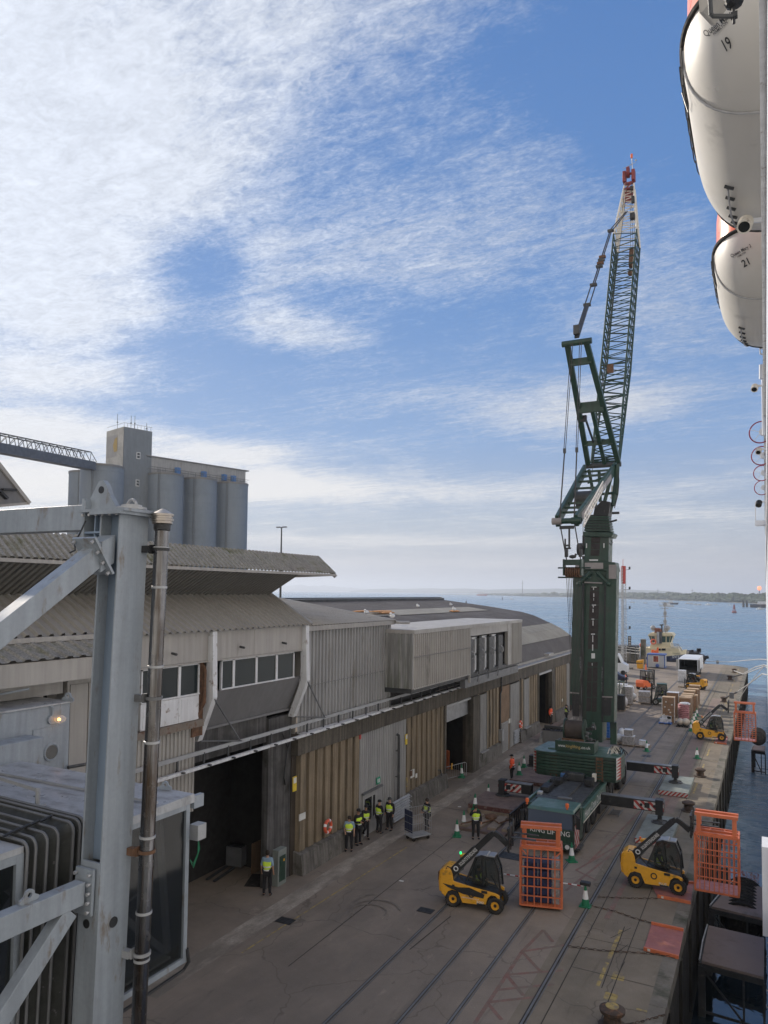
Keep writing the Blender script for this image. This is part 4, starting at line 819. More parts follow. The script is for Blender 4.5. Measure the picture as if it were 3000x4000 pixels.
# ================================================================= SILOS
rowd = Vector((.276, .961, 0)); prp = Vector((-.961, .276, 0))
s0 = Vector((-136.1, 142.3, 0))
def silo_thing(pos, lab, rad=4.35, h=43.3):
    t_ = thing('grain_silo', lab, 'silo', (pos.x, pos.y, 0), 0, 'grain silos standing in a block')
    pr = [(rad, 0)]
    for k in range(1, 18): z = k*2.45; pr += [(rad, z-.08), (rad+.035, z-.05), (rad+.035, z+.05), (rad, z+.08)]
    r = MB(); r.lathe(pr+[(rad, h-.5)], (pos.x, pos.y, 0), 44); r.build('drum', mt['silo'], t_, smooth=True)
    a_ = -1.15; q0 = Vector((pos.x+(rad+.25)*cos(a_), pos.y+(rad+.25)*sin(a_), 0)); r = MB()
    for dx in (-.25, .25): r.tube(q0+Vector((dx, 0, 5)), q0+Vector((dx, 0, h+.8)), .05, n=4)
    for k in range(38): r.tube(q0+Vector((-.25, 0, 5+k)), q0+Vector((.25, 0, 5+k)), .03, n=4)
    r.build('ladder', mt['mid_steel'], t_)
    r = MB(); r.lathe([(rad+.12, h-.5), (rad+.12, h), (.5, h+.5)], (pos.x, pos.y, 0), 40); r.build('rim', mt['clad_dark'], t_, smooth=True); return t_
for k, lab in ((0, 'grey silo just right of the square tower'), (1, 'middle grey silo between two others right of the tower'), (2, 'rightmost grey silo of the row')):
    silo_thing(s0+rowd*10.1*k, lab, 4.45)
q = DP(400, 1824, 178); silo_thing(Vector((q.x, q.y, 0)), 'grey silo left of the square tower under the end of the conveyor bridge', 4.95)
q = DP(346, 1838, 188); silo_thing(Vector((q.x, q.y, 0)), 'thin visible edge of a back row silo at the far left', 4.6)
tp = Vector((-140.13, 131.83, 0)); tw = thing('silo_tower', 'tall square concrete lift tower with a small window pair rising above the silos', 'tower', (tp.x, tp.y, 0), 0)
r = MB(); A_ = tp; B_ = tp+rowd*7.6; C_ = B_+prp*9.; D_ = A_+prp*9.
r.add([A_, B_, C_, D_, A_+Vector((0, 0, 54)), B_+Vector((0, 0, 54)), C_+Vector((0, 0, 54)), D_+Vector((0, 0, 54))], [(0, 1, 5, 4), (1, 2, 6, 5), (2, 3, 7, 6), (4, 5, 6, 7)]); r.build('tower_wall', mt['silo_tower'], tw)
r = MB(); q = A_-rowd*.06; r.add([q+Vector((0, 0, 20)), q+prp*9+Vector((0, 0, 20)), q+prp*9+Vector((0, 0, 54)), q+Vector((0, 0, 54))], [(0, 3, 2, 1)]); r.build('painted_sunlit_side', mt['silo_painted_sun'], tw)  # thin sheet over the left side, coloured pale as if sunlit
for (z, w2) in ((46.5, 1.1), (39.6, 1.0)):
    r = MB(); q = A_+rowd*3.4-prp*.08; r.add([q+Vector((0, 0, z)), q+rowd*w2+Vector((0, 0, z)), q+rowd*w2+Vector((0, 0, z+1.7)), q+Vector((0, 0, z+1.7))], [(0, 1, 2, 3)]); f_ = r.build('window', mt['white_trim'], tw)
    r = MB(); q = q-prp*.05+rowd*.2; r.add([q+Vector((0, 0, z+.2)), q+rowd*.7+Vector((0, 0, z+.2)), q+rowd*.7+Vector((0, 0, z+.8)), q+Vector((0, 0, z+.8)), q+Vector((0, 0, z+.95)), q+rowd*.7+Vector((0, 0, z+.95)), q+rowd*.7+Vector((0, 0, z+1.5)), q+Vector((0, 0, z+1.5))], [(0, 1, 2, 3), (4, 5, 6, 7)]); r.build('pane', glass_dark, f_)
r = MB()
for i in range(9): q = A_+rowd*7.2*i/8+Vector((0, 0, 54)); r.tube(q, q+Vector((0, 0, 1.0)), .04, n=5)
r.tube(A_+Vector((0, 0, 55)), B_+Vector((0, 0, 55)), .04, n=5); r.tube(A_+Vector((0, 0, 55)), D_+Vector((0, 0, 55)), .04, n=5); r.build('roof_railing', mt['mid_steel'], tw)
for q, h_ in ((A_+prp*3.5, 4.6), (A_+rowd*1.8, 3.8), (A_+rowd*2.8, 4.), (A_+rowd*6, 2.4)): r = MB(); r.tube(q+Vector((0, 0, 54)), q+Vector((0, 0, 54+h_*.8)), .05, n=6); r.box(q+Vector((0, 0, 53.3+h_*.5)), (.25, .25, .25)); r.build('aerial', mt['dark_steel'], tw)
r = MB(); q = A_-rowd*.12+prp*3; r.add([q+prp*5.4+Vector((0, 0, 47)), q+Vector((0, 0, 47)), q+Vector((0, 0, 52.5)), q+prp*5.4+Vector((0, 0, 52.5))], [(0, 1, 2, 3)]); sg_ = r.build('sign_board', mt['clad_beige'], tw)
r = MB(); q = q-rowd*.05; r.add([q+Vector((0, 0, 48.2)), q+prp*1.6+Vector((0, 0, 48.2)), q+prp*2.2+Vector((0, 0, 50)), q+prp*1.4+Vector((0, 0, 51.5)), q+Vector((0, 0, 51.8))], [(0, 1, 2, 3, 4)]); r.build('sign_emblem', mt['letter_gold'], sg_)
gl_ = thing('silo_gallery', 'grey roof gallery with blue doors along the tops of the silos', 'gallery', tuple(s0+Vector((0, 0, 43.3))))
a = s0+rowd*-5+prp*2.6+Vector((0, 0, 43.4)); b = s0+rowd*25.5+prp*2.6+Vector((0, 0, 43.4))
r = MB(); r.beam((a+b)/2+(a-b)/2+Vector((0, 0, 2.1)), (a+b)/2+(b-a)/2+Vector((0, 0, 2.1)), 3.2, 4.2); r.build('gallery_housing', mt['clad_grey'], gl_)
r = MB(); r.beam(a+Vector((0, 0, 4.3))-prp*.1, b+rowd*1.0+Vector((0, 0, 4.3))-prp*.1, 3.6, .25); r.build('gallery_roof', mt['clad_dark'], gl_)
for t_ in (8.6, 16.5, 23, 26): r = MB(); q = a+rowd*t_-prp*2.2; r.box(q+Vector((0, 0, 1.4)), (1.0, 1.2, 1.7)); r.build('blue_door', mt['blue_paint'], gl_)
r = MB(); r.tube(a-prp*2.4+Vector((0, 0, 1)), b-prp*2.4+Vector((0, 0, 1.)), .07, n=5); r.tube(a-prp*3.4+Vector((0, 0, 1.4)), b-prp*3.4+Vector((0, 0, 1.4)), .06, n=5)
for k in range(14): q = a-prp*3.4+rowd*k*2.2; r.tube(q, q+Vector((0, 0, 1.4)), .05, n=5)
r.build('railing', mt['mid_steel'], gl_)
cv = thing('conveyor_bridge', 'dark lattice conveyor bridge sloping up to the silo tops at the left edge', 'conveyor', tuple(DP(360, 1815, 172)))
pa = DP(358, 1806, 172); pb = DP(-60, 1722, 142); 
r = MB(); r.beam(pa-Vector((0, 0, .9)), pb-Vector((0, 0, .9)), 2.4, 1.9); r.build('conveyor_deck', mat('conv_blue', (.085, .10, .13), .7), cv)
tops_a = DP(336, 1766, 172); tops_b = DP(-60, 1684, 142)
r = MB(); nb = 13; off = Vector((1.5, .8, 0))
for s_ in (0, 1):
    o_ = off*s_*1.4-off*.7; r.tube(tops_a+o_, tops_b+o_, .13, n=5)
    for k in range(nb+1):
        t0 = pa.lerp(pb, k/nb)+o_; t1 = tops_a.lerp(tops_b, k/nb)+o_; r.tube(t0, t1, .08, n=4)
        if k < nb: r.tube(t1, pa.lerp(pb, (k+1)/nb)+o_, .07, n=4)
for k in range(nb+1): t1 = tops_a.lerp(tops_b, k/nb); r.tube(t1-off*.7, t1+off*.7, .07, n=4)
r.build('lattice', mt['dark_steel'], cv)
lpst = DP(1095, 2345, 152); lp_ = thing('twin_lamp_post', 'tall thin lamp post with two flat heads beyond the warehouse roof', 'lamp post', (lpst.x, lpst.y, 0))
tpz = DP(1099, 2058, 152); r = MB(); r.tube((lpst.x, lpst.y, 0), (lpst.x, lpst.y, tpz.z), .32, .13, n=8); r.build('pole', mt['dark_steel'], lp_)
for s_ in (-1, 1): r = MB(); r.box((lpst.x+s_*.75, lpst.y, tpz.z), (.9, .5, .2)); r.tube((lpst.x, lpst.y, tpz.z-.1), (lpst.x+s_*.8, lpst.y, tpz.z-.05), .06, n=5); r.build('lamp_head', mt['dark_steel'], lp_)
# ================================================================= SHIP SIDE AND LIFEBOATS
sh = thing('cruise_ship', 'white side of the moored cruise ship seen edge on at the right border', 'ship', (.6, 60, 0))
r = MB(); r.bb((.13, 9, WZ+1), (1.4, 230, 23.1)); r.build('hull_plating', mt['ship_white'], sh)
r = MB(); r.bb((.02, 9, 22.9), (.13, 120, 23.12)); r.bb((.06, 9, 17.), (.13, 230, 17.12)); r.build('rubbing_strake', mt['white_trim'], sh)
r = MB(); r.bb((-.25, 33, 1.0), (.13, 34.4, 4.4)); r.build('side_door', mt['ship_white'], sh)
# (lifeboat hull in local coordinates: length 10.9 on y, gunwale at z 0)
HL, HB = 5.25, 2.3
def plan(t):      # half breadth at station t in -1..1
    return HB*(max(0., 1-abs(t)**6)**.46 if t < 0 else max(0., 1-t**3.4)**.62)
def hullp(t, s, ex=0.):  # s 0 gunwale .. 1 keel, left side (-x)
    b = plan(t)+ex; d = (2.15+ex)*(max(0., 1-abs(t)**(5 if t < 0 else 3.6)))**.6
    a = s*pi/2; return Vector((-b*cos(a)**.75, t*(HL+ex), -d*sin(a)**.85))
def mk_boat(loc, num, lab):
    t_ = thing('lifeboat', lab, 'lifeboat', loc, 0, 'lifeboats hung along the ship')
    r = MB(); nt_, ns_ = 44, 14; T = [-cos(pi*i/nt_) for i in range(nt_+1)]; o = Vector(loc)
    for side in (1, -1):
        vs = []
        for t in T:
            for k in range(ns_+1): p = hullp(t, k/ns_); vs.append(o+Vector((p.x*side, p.y, p.z)))
        W_ = ns_+1; fs = [(i*W_+k, (i+1)*W_+k, (i+1)*W_+k+1, i*W_+k+1) for i in range(nt_) for k in range(ns_)]
        if side == -1: fs = [f[::-1] for f in fs]
        r.add(vs, fs)
    r.build('hull', mt['boat_white'], t_, smooth=True)
    r = MB()
    pts = [o+Vector((-plan(t)-.02, t*HL, .02)) for t in T]+[o+Vector((plan(t)+.02, t*HL, .02)) for t in T[::-1]]
    r.path(pts, .075, 8); r.build('fender', mt['rubber'], t_, smooth=True)
    r = MB(); vs = []; n2 = 10
    for t in T:
        for k in range(n2+1):
            a = pi*k/n2; vs.append(o+Vector((-(plan(t)*.97)*(abs(cos(a))**.26)*(1 if cos(a) > 0 else -1), t*HL*.985, .05+2.75*(max(0, 1-abs(t)**6)**.45)*max(sin(a), 0)**.62)))
    r.add(vs, [(i*(n2+1)+k, i*(n2+1)+k+1, (i+1)*(n2+1)+k+1, (i+1)*(n2+1)+k) for i in range(nt_) for k in range(n2)])
    r.build('canopy', mt['boat_orange'], t_, smooth=True)
    for ts in (-.62, .62):
        r = MB(); r.path([o+hullp(ts, k/12., .02) for k in range(0, 13)], .03, 6); r.build('hull_rope', mt['rope_pale'] if ts < 0 else mt['dark_steel'], t_)
    r = MB(); e_ = lambda t, s__, x=.06: o+hullp(t, s__, x)
    r.path([e_(-.66, .02), e_(-.60, .16), e_(-.50, .26), e_(-.42, .24), e_(-.38, .05, .1)], .018, 5)
    for k in range(9): t = -.5+k*.14; r.path([e_(t, 0, .1), e_(t+.05, .035, .09), e_(t+.10, .03, .09), e_(t+.14, 0, .1)], .018, 5)
    r.path([e_(.80, .0, .1), e_(.80, .0, .1)+Vector((-.05, .1, -.6)), e_(.86, .0, .1)], .018, 5); r.build('grab_line', mt['black_steel'], t_)
    # keel grab rail
    r = MB(); q = [o+hullp(t, .66, .07) for t in (.02, .18, .34, .5, .62)]; r.path(q, .028, 6); r.build('keel_rail', mt['tape_grey'], t_)
    r = MB()
    for t in (.02, .14, .26, .37, .47, .56):
        p = o+hullp(t, .66, .03); q = o+hullp(t, .70, .03); q2 = o+hullp(t, .62, .03); r.beam(q, q2, .06, .07)
    r.build('rail_bracket', mt['dark_steel'], t_)
    def patch(tt, ss, lt, ls, mk):
        r = MB(); vs = [o+hullp(tt-lt, ss-ls, .012), o+hullp(tt+lt, ss-ls, .012), o+hullp(tt+lt, ss+ls, .012), o+hullp(tt-lt, ss+ls, .012)]; r.add(vs, [(0, 3, 2, 1)]); r.build('reflective_patch', mt[mk], t_)
    for k in range(6): patch(-.25+.16*k, .97, .03, .02, 'dark_steel')
    # tape and lettering follow the surface; text runs down towards the near end
    def surf(fx, fy, ex=.02):  # fx along the bow girth (m), fy towards the keel
        return None
    return t_
def on_hull(o, t0, s0_, du, dv):
    # tangent frame mapping (metres) -> hull parameters
    def fn(x, y):
        t = t0 + (du[0]*x+dv[0]*y); s = s0_ + (du[1]*x+dv[1]*y)
        return Vector(o)+hullp(min(max(t, -.985), .985), min(max(s, 0), 1), .015)
    return fn
def near_param(loc, u, v):   # hull parameters of the surface point seen at a measured spot
    d = ray(u, v).normalized(); C_ = Vector((0, 0, H)); L0_ = Vector(loc)
    def err(t, k): q = L0_+hullp(t, k)-C_; return (q-d*q.dot(d)).length
    best = min((err(-.98+i*.049, k/20.), -.98+i*.049, k/20.) for i in range(41) for k in range(21)); st_ = .03
    for _ in range(7):
        best = min((err(min(max(best[1]+a*st_, -.99), .99), min(max(best[2]+b*st_, 0), 1)), min(max(best[1]+a*st_, -.99), .99), min(max(best[2]+b*st_, 0), 1)) for a in (-1, -.5, 0, .5, 1) for b in (-1, -.5, 0, .5, 1)); st_ *= .5
    return best[1], best[2]
BO = Vector((.65, 21.78, 27.25))
def boat_text(loc, th_, items):
    for (body, u0, v0, u1, v1, up_u, up_v, hgt, mk) in items:
        vs, fs = text(body); x1 = max(v.x for v in vs); x0 = min(v.x for v in vs); nc = 6
        grid = [[Vector(loc)+hullp(*near_param(loc, u0+(u1-u0)*i/nc+(up_u-u0)*j, v0+(v1-v0)*i/nc+(up_v-v0)*j), .03) for j in (-.35, .35, 1.05)] for i in range(nc+1)]
        def fn(v):
            a = (v.x-x0)/(x1-x0)*nc; i = min(int(a), nc-1); a -= i; b_ = (v.y/.72+.35)/.7; j = 1 if b_ >= 1 else 0; b_ -= j
            return (grid[i][j]*(1-a)+grid[i+1][j]*a)*(1-b_)+(grid[i][j+1]*(1-a)+grid[i+1][j+1]*a)*b_
        r = MB(); r.add([fn(v) for v in vs], fs); r.build('lettering', mt[mk], th_)
b19 = mk_boat(BO, '19', 'large white lifeboat numbered 19 with orange canopy at the top right')
boat_text(BO, b19, [('Queen Mary 2', 2764, 145, 2880, 48, 2748, 124, .3, 'letter_black'), ('HAMILTON', 2795, 138, 2848, 90, 2789, 128, .2, 'letter_black'), ('19', 2842, 200, 2868, 182, 2820, 156, .8, 'letter_black')])
B2 = BO+Vector((0, 12.05, 0))
b21 = mk_boat(B2, '21', 'smaller looking white lifeboat numbered 21 hanging below boat 19')
boat_text(B2, b21, [('Queen Mary 2', 2860, 1006, 2938, 964, 2855, 994, .3, 'letter_black'), ('HAMILTON', 2884, 1006, 2917, 988, 2881, 1000, .2, 'letter_black'), ('21', 2908, 1044, 2932, 1030, 2896, 1018, .8, 'letter_black')])
# davit frame over boat 19, floodlight and fittings along the ship's side
dv = thing('davit_frame', 'dark bent steel davit frame hanging over the bow of boat 19', 'davit', tuple(DP(2800, 20, 17)))
r = MB(); r.path([DP(2772, -60, 14.5), DP(2774, 5, 14.5), DP(2777, 55, 14.5), DP(2785, 63, 14.5), DP(2868, 64, 14.5)], .045, 6); r.build('bent_bar', mt['dark_steel'], dv)
r = MB(); r.tube(DP(2864, 22, 14.5), DP(2867, 92, 14.5), .03, n=6); r.box(DP(2868, 60, 14.5), (.12, .1, .1)); r.sph(DP(2868, 8, 14.5), .18, 10, 6, (1, 1, .6)); r.build('hook_block', mt['black_steel'], dv)
r = MB(); r.prism([DP(2728, -30, 15), DP(2800, -30, 15), DP(2745, 45, 15), DP(2732, 50, 15)], (.2, .5, 0)); r.build('davit_arm', mt['clad_beige'], dv)
def flood(u, v, sc, lab, X=-.3, dark=False):
    p = DP(u, v, X); t_ = thing('floodlight', lab, 'floodlight', tuple(p), 0, 'floodlights on the ship side')
    r = MB(); a = p+Vector((-.16*sc, -.05, .10*sc)); b = p+Vector((.05*sc, .1, -.22*sc)); ax = p+Vector((-.05, -.3, -.28))*sc
    r.tube(p, ax, .16*sc, .2*sc, n=14)
    for k in range(5): q = p.lerp(ax, (k+.5)/5.); r.tube(q, q+(ax-p)*.05, .2*sc, n=14)
    r.build('lamp_body', mt['black_steel' if dark else 'crane_cream'], t_)
    r = MB(); r.tube(ax, ax+(ax-p)*.02, .15*sc, n=14); r.build('lens', glass_dark, t_)
    r = MB(); r.beam(p, p+Vector((.42, .1, 0)), .08*sc, .12*sc); r.build('bracket', mt['ship_white'], t_); return t_
flood(2915, 865, 1.0, 'ribbed cream floodlight in front of the stern of boat 19', 21.)
flood(2950, 1508, .8, 'flat floodlight on the white post below boat 21', 36.)
flood(2965, 1755, .8, 'cream floodlight between the two largest hoops', 43.)
flood(2966, 1960, 1.2, 'dark small lamp hanging below the hoops', 62., True)
pst = thing('ship_side_post', 'white tubular post standing out from the ship side below boat 21', 'post', tuple(DP(2978, 1600, 36)))
r = MB(); r.tube(DP(2977, 1425, 34), DP(2977, 1480, 34), .13, n=10); r.build('post_cap', mt['ship_white'], pst); r = MB(); r.tube(DP(2981, 1480, 36), DP(2984, 1700, 36), .08, n=8); r.build('post_tube', mt['ship_white'], pst)
hp = thing('ship_side_bracket', 'small white loop bracket just under boat 21', 'bracket', tuple(DP(2970, 1370, 34)))
r = MB(); r.path([DP(2992, 1362, 34), DP(2968, 1362, 34), DP(2970, 1382, 34), DP(2992, 1388, 34)], .04, 6); r.build('loop', mt['ship_white'], hp)
for (u, v, rp, dep, lab) in ((2972, 1688, 42, 40, 'largest red rimmed hoop on the ship side'), (2974, 1780, 36, 46, 'red rimmed hoop second from the top'), (2976, 1848, 30, 52, 'red rimmed hoop third from the top'), (2977, 1905, 28, 60, 'lowest red rimmed hoop on the ship side')):
    p = DP(u, v, dep); R_ = rp/F*dep
    t_ = thing('spoked_hoop', lab, 'hoop', tuple(p), 0, 'red rimmed hoops on the ship side'); r = MB(); r.torus(p, R_, .035, (.25, 1, 0), 32, 6); r.build('rim', mat('hoop_red', (.28, .03, .06), .5), t_)
    for k in range(5): a = 2*pi*k/5+.3; r = MB(); r.tube(p, p+Vector((R_*cos(a), 0, R_*sin(a))), .015, n=4); r.build('spoke', mt['white_trim'], t_)
    r = MB(); r.lathe([(R_*.36, -.1), (R_*.36, .1)], tuple(p+Vector((.12, 0, 0))), 14, 'Y'); r.build('hub', mt['ship_white'], t_)
bk = thing('ship_platform', 'tiny railed platform projecting from the far ship side', 'platform', tuple(DP(2975, 2030, 80.)))
q = DP(2976, 2044, 80.); r = MB(); r.box(q, (1.3, 1.6, .5)); r.build('platform_floor', mt['ship_white'], bk)
r = MB()
for k in range(4): r.tube(q+Vector((-.6+.0, -.8+.5*k, 0)), q+Vector((-.6, -.8+.5*k, 2.2)), .06, n=4)
r.tube(q+Vector((-.6, -.8, 2.2)), q+Vector((-.6, .8, 2.2)), .06, n=4); r.tube(q+Vector((-.6, -.8, 2.2)), q+Vector((.6, -.8, 2.2)), .06, n=4); r.build('platform_rail', mt['ship_white'], bk)
# ================================================================= MOBILE CRANE
XC = -10.9
def BP(u, v, d=0., y0=53.2, sl=.065):      # front plane of the leaning boom
    r_ = ray(u, v); t = (y0+d+sl*H)/(r_.y-sl*r_.z); return Vector((r_.x*t, r_.y*t, H+r_.z*t))
cr = thing('mobile_crane', 'large green mobile crane with counterweights, outriggers and a tall lattice luffing jib', 'crane', (-11.1, 52, 0))
GR = mt['crane_green']
CRANE = [cr]
def part(name, mk, mb, **k): return mb.build(name, mt[mk] if isinstance(mk, str) else mk, cr, **k)
def stripes(org, dx, dz, n, nrm, slant=1.):
    # red and white diagonal hazard panel; two materials in one mesh
    org = Vector(org); dx = Vector(dx); dz = Vector(dz); nn = Vector(nrm)*.012; r = MB(); r.m = 0
    r.add([org, org+dx, org+dx+dz, org+dz], [(0, 1, 2, 3)]); r.m = 1; W_ = dx.length; Hh = dz.length
    for i in range(-n, n*2):
        a = i*W_/n; b = a+W_/n*.5; pts = []
        for (x, y) in ((a, 0), (b, 0), (b+slant*Hh, Hh), (a+slant*Hh, Hh)): pts.append((x, y))
        # clip in x to 0..W
        def clip(P, lo, hi):
            for side in (0, 1):
                out_ = []
                for k in range(len(P)):
                    p, q = P[k], P[(k+1) % len(P)]; L_ = lo if side == 0 else hi
                    ip = p[0] >= L_ if side == 0 else p[0] <= L_; iq = q[0] >= L_ if side == 0 else q[0] <= L_
                    if ip: out_.append(p)
                    if ip != iq: tt = (L_-p[0])/(q[0]-p[0]); out_.append((L_, p[1]+(q[1]-p[1])*tt))
                P = out_
                if not P: return P
            return P
        P = clip(pts, 0, W_)
        if len(P) > 2: r.add([org+dx*(x/W_)+dz*(y/Hh)+nn for x, y in P], [tuple(range(len(P)))])
    return r
HZ = [mt['hazard_white'], mt['hazard_red']]
# --- carrier
r = MB(); r.bb((-12.6, 43.4, 1.05), (-9.4, 50.2, 1.9)); part('chassis', 'crane_green', r, bevel=.03); r = MB(); r.bb((-12.2, 50.2, 1.0), (-9.85, 60.4, 1.5)); part('rear_chassis', 'crane_green', r); r = MB(); r.bb((-12.1, 42.8, .35), (-10.0, 60.3, 1.04)); part('underbody', 'black_steel', r)
r = MB(); r.bb((-12.72, 43.3, 1.9), (-12.6, 50, 2.02)); r.bb((-9.4, 43.3, 1.9), (-9.28, 50, 2.02)); r.bb((-9.42, 43.3, 1.2), (-9.36, 50, 1.9)); part('side_rail', 'crane_green_pale', r)
r = MB(); r.bb((-12.3, 43.6, 1.9), (-9.7, 49.8, 1.98)); r.bb((-11.7, 44.6, 1.98), (-10.6, 48.6, 2.12)); r.bb((-12.2, 43.7, 1.98), (-9.9, 44.3, 2.18)); part('deck', 'dark_steel', r)
for (x, y, z, sx, sy, sz, mk) in ((-12.2, 46.2, 2.15, .5, 1.3, .35, 'black_steel'), (-12.0, 47.8, 2.2, .7, .9, .4, 'black_steel'), (-10.1, 48.6, 2.25, .5, .8, .4, 'black_steel'), (-11.3, 49.4, 2.25, 1.4, .5, .5, 'dark_steel'), (-12.3, 45, 2.1, .3, .4, .2, 'galv'), (-10.6, 44.1, 2.2, .8, .3, .15, 'mid_steel'), (-11.9, 49.2, 2.3, .3, .5, .3, 'blue_paint'), (-10.0, 49.6, 2.3, .25, .3, .5, 'crane_cream')):
    r = MB(); r.box((x, y, z), (sx, sy, sz)); part('deck_fitting', mk, r, bevel=.04)
r = MB()
for k in range(7): r.path([(-12.2+.08*k, 46.5+.3*k, 2.1), (-12.0+.1*k, 47.4+.2*k, 2.45), (-11.8+.05*k, 48.3, 2.3), (-11.7, 49.2+.1*k, 2.5)], .03, 5)
part('hose_bundle', 'black_steel', r)
for y in (43.9, 45.6, 47.3, 51.2, 52.9, 56.6, 58.3):
    for x in (-9.68, -12.3): 
        r = MB(); r.lathe([(.30, -.2), (.50, -.2), (.70, -.17), (.76, -.10), (.76, .10), (.70, .17), (.50, .2), (.30, .2)], (x, y, .76), 20, 'X', False); w_ = part('wheel', 'rubber', r, smooth=True)
        r = MB(); r.lathe([(.36, -.15), (.36, .15)], (x, y, .76), 16, 'X'); r.build('rim', mt['dark_steel'], w_)
for y in (44.75, 46.45, 52.05, 57.4): r = MB(); r.bb((-9.75, y-.06, .3), (-9.46, y+.06, 1.0)); part('mudguard', 'black_steel', r)
r = MB(); r.bb((-9.6, 48.3, .4), (-9.38, 50.6, 1.2)); part('tool_locker', 'black_steel', r)
r = MB(); p0 = Vector((-9.352, 43.75, 1.32)); lettering(r, 'Heavy Crane Division', p0, (0, 1, 0), (0, 0, 1), .48, 5.4); part('side_lettering', 'letter_white', r)
r = MB(); r.bb((-9.36, 43.4, 1.15), (-9.34, 49.9, 1.2)); part('side_stripe', 'crane_cream', r)
# --- driver's cab
x0, x1, yf, yb = -12.0, -9.35, 41.05, 43.1
r = MB(); r.hexa([(x0, yf, .45), (x1, yf, .45), (x1, yb, .45), (x0, yb, .45), (x0, yf, 1.35), (x1, yf, 1.35), (x1, yb, 1.35), (x0, yb, 1.35)]); r.bb((x0, yb-.5, 1.35), (x1, yb, 2.2)); cb_ = part('cab', 'crane_green', r, bevel=.04)
r = MB(); r.hexa([(x0+.02, yf+.0, 2.2), (x1-.02, yf+.0, 2.2), (x1-.05, yb, 2.2), (x0+.05, yb, 2.2), (x0+.1, yf+.2, 2.36), (x1-.1, yf+.2, 2.36), (x1-.1, yb, 2.36), (x0+.1, yb, 2.36)]); rf_ = part('cab_roof', 'crane_green_pale', r, bevel=.05)
r = MB(); r.hexa([(x0+.06, yf+.02, 1.36), (x1-.06, yf+.02, 1.36), (x1-.06, yf+.06, 1.36), (x0+.06, yf+.06, 1.36), (x0+.06, yf+.06, 2.2), (x1-.06, yf+.06, 2.2), (x1-.06, yf+.10, 2.2), (x0+.06, yf+.10, 2.2)]); part('windscreen', glass_ws, r)
r = MB(); r.bb((x1-.05, yf+.15, 1.4), (x1-.02, yb-.6, 2.15)); r.bb((x0+.02, yf+.15, 1.4), (x0+.05, yb-.6, 2.15)); part('side_window', glass_dark, r)
for x in (x0+.04, x1-.04): r = MB(); r.bb((x-.05, yf+.0, 1.35), (x+.05, yf+.12, 2.22)); part('windscreen_pillar', 'black_steel', r)
r = MB(); r.bb((x0-.02, yf-.12, .3), (x1+.02, yf+.3, .62)); part('bumper', 'crane_green', r, bevel=.03)
for x in (x0+.35, x1-.35): r = MB(); r.lathe([(.12, -.03), (.12, .02)], (x, yf-.13, .48), 12, 'Y'); part('headlight', 'reflect_white', r)
r = MB(); lettering(r, 'KING LIFTING', (x0+.22, yf-.012, 1.0), (1, 0, 0), (0, 0, 1), .27, 2.2); part('front_lettering', 'letter_white', r)
for (u, v) in ((2061, 3120), (2217, 3148)):
    p = WY(u, v, 41.5); p.z = 2.36; r = MB(); r.lathe([(.05, 0), (.05, .12), (.10, .13), (.10, .3), (.06, .34)], (p.x, 41.4, 2.34), 10); part('beacon', 'orange_plain', r)
for x, s_ in ((x0-.25, -1), (x1+.2, 1)): r = MB(); r.box((x, yf+.1, 1.75), (.22, .12, .6)); r.tube((x, yf+.1, 2.05), (x-s_*.25, yf+.2, 2.2), .025, n=5); part('mirror', 'black_steel', r)
stripes((x1-.5+.51, yf+.05, .35), (0, 1.1, 0), (0, 0, 1.25), 3, (1, 0, 0), -.8).build('hazard_panel', HZ, cr)
r = MB(); r.bb((x1-.1, yf+.3, .25), (x1+.25, yf+1.2, .35)); part('cab_step', 'dark_steel', r)
# --- outriggers
def outrig(name, pA, pB, Y, stripe_u, foot, zpad, flip=False):
    a = WY(*pA, Y); b = WY(*pB, Y); th_ = .62; r = MB(); r.bb((min(a.x, b.x), Y, a.z-th_), (max(a.x, b.x), Y+.55, a.z)); o = r.build(name, mt['black_steel'], cr, bevel=.03)
    r = MB(); r.bb((min(a.x, b.x)-.02, Y-.02, a.z), (max(a.x, b.x)+.02, Y+.57, a.z+.03)); r.build('top_flange', mt['mid_steel'], o)
    sx = WY(stripe_u, pA[1], Y).x; ex = b.x; w_ = abs(ex-sx); s0_ = min(sx, ex)
    stripes((s0_, Y-.025, a.z-th_+.06), (w_, 0, 0), (0, 0, th_-.12), 4, (0, -1, 0), -1. if flip else 1.).build('hazard_panel', HZ, o)
    jx = ex-(.25 if ex > XC else -.25); r = MB(); r.bb((jx-.22, Y-.08, a.z-th_-.15), (jx+.22, Y+.55, a.z+.12)); r.tube((jx, Y+.25, zpad+.1), (jx, Y+.25, a.z-th_), .13, n=12); r.build('jack', mt['black_steel'], o)
    r = MB(); r.lathe([(.5, 0), (.5, .05), (.2, .12), (.16, .2)], (jx, Y+.25, zpad), 12); 
    for k in range(4): an = k*pi/2+.4; r.beam((jx, Y+.25, zpad+.12), (jx+.42*cos(an), Y+.25+.42*sin(an), zpad+.08), .06, .12)
    r.build('jack_foot', mt['dark_steel'], o)
    r = MB(); r.box((s0_+w_*.45, Y-.05, a.z-th_*.45), (.3, .05, .3)); r.lathe([(.09, -.06), (.09, 0)], (s0_+w_*.7, Y-.03, a.z-th_*.45), 8, 'Y'); r.lathe([(.09, -.06), (.09, 0)], (s0_+w_*.25, Y-.03, a.z-th_*.45), 8, 'Y'); r.build('locking_box', mt['black_steel'], o)
    return Vector((jx, Y+.25, 0))
j1 = outrig('outrigger_beam', (2345, 3103), (2592, 3141), 48.4, 2476, None, .30, True)
j2 = outrig('outrigger_beam', (2447, 2976), (2651, 3006), 59.0, 2555, None, .34, True)
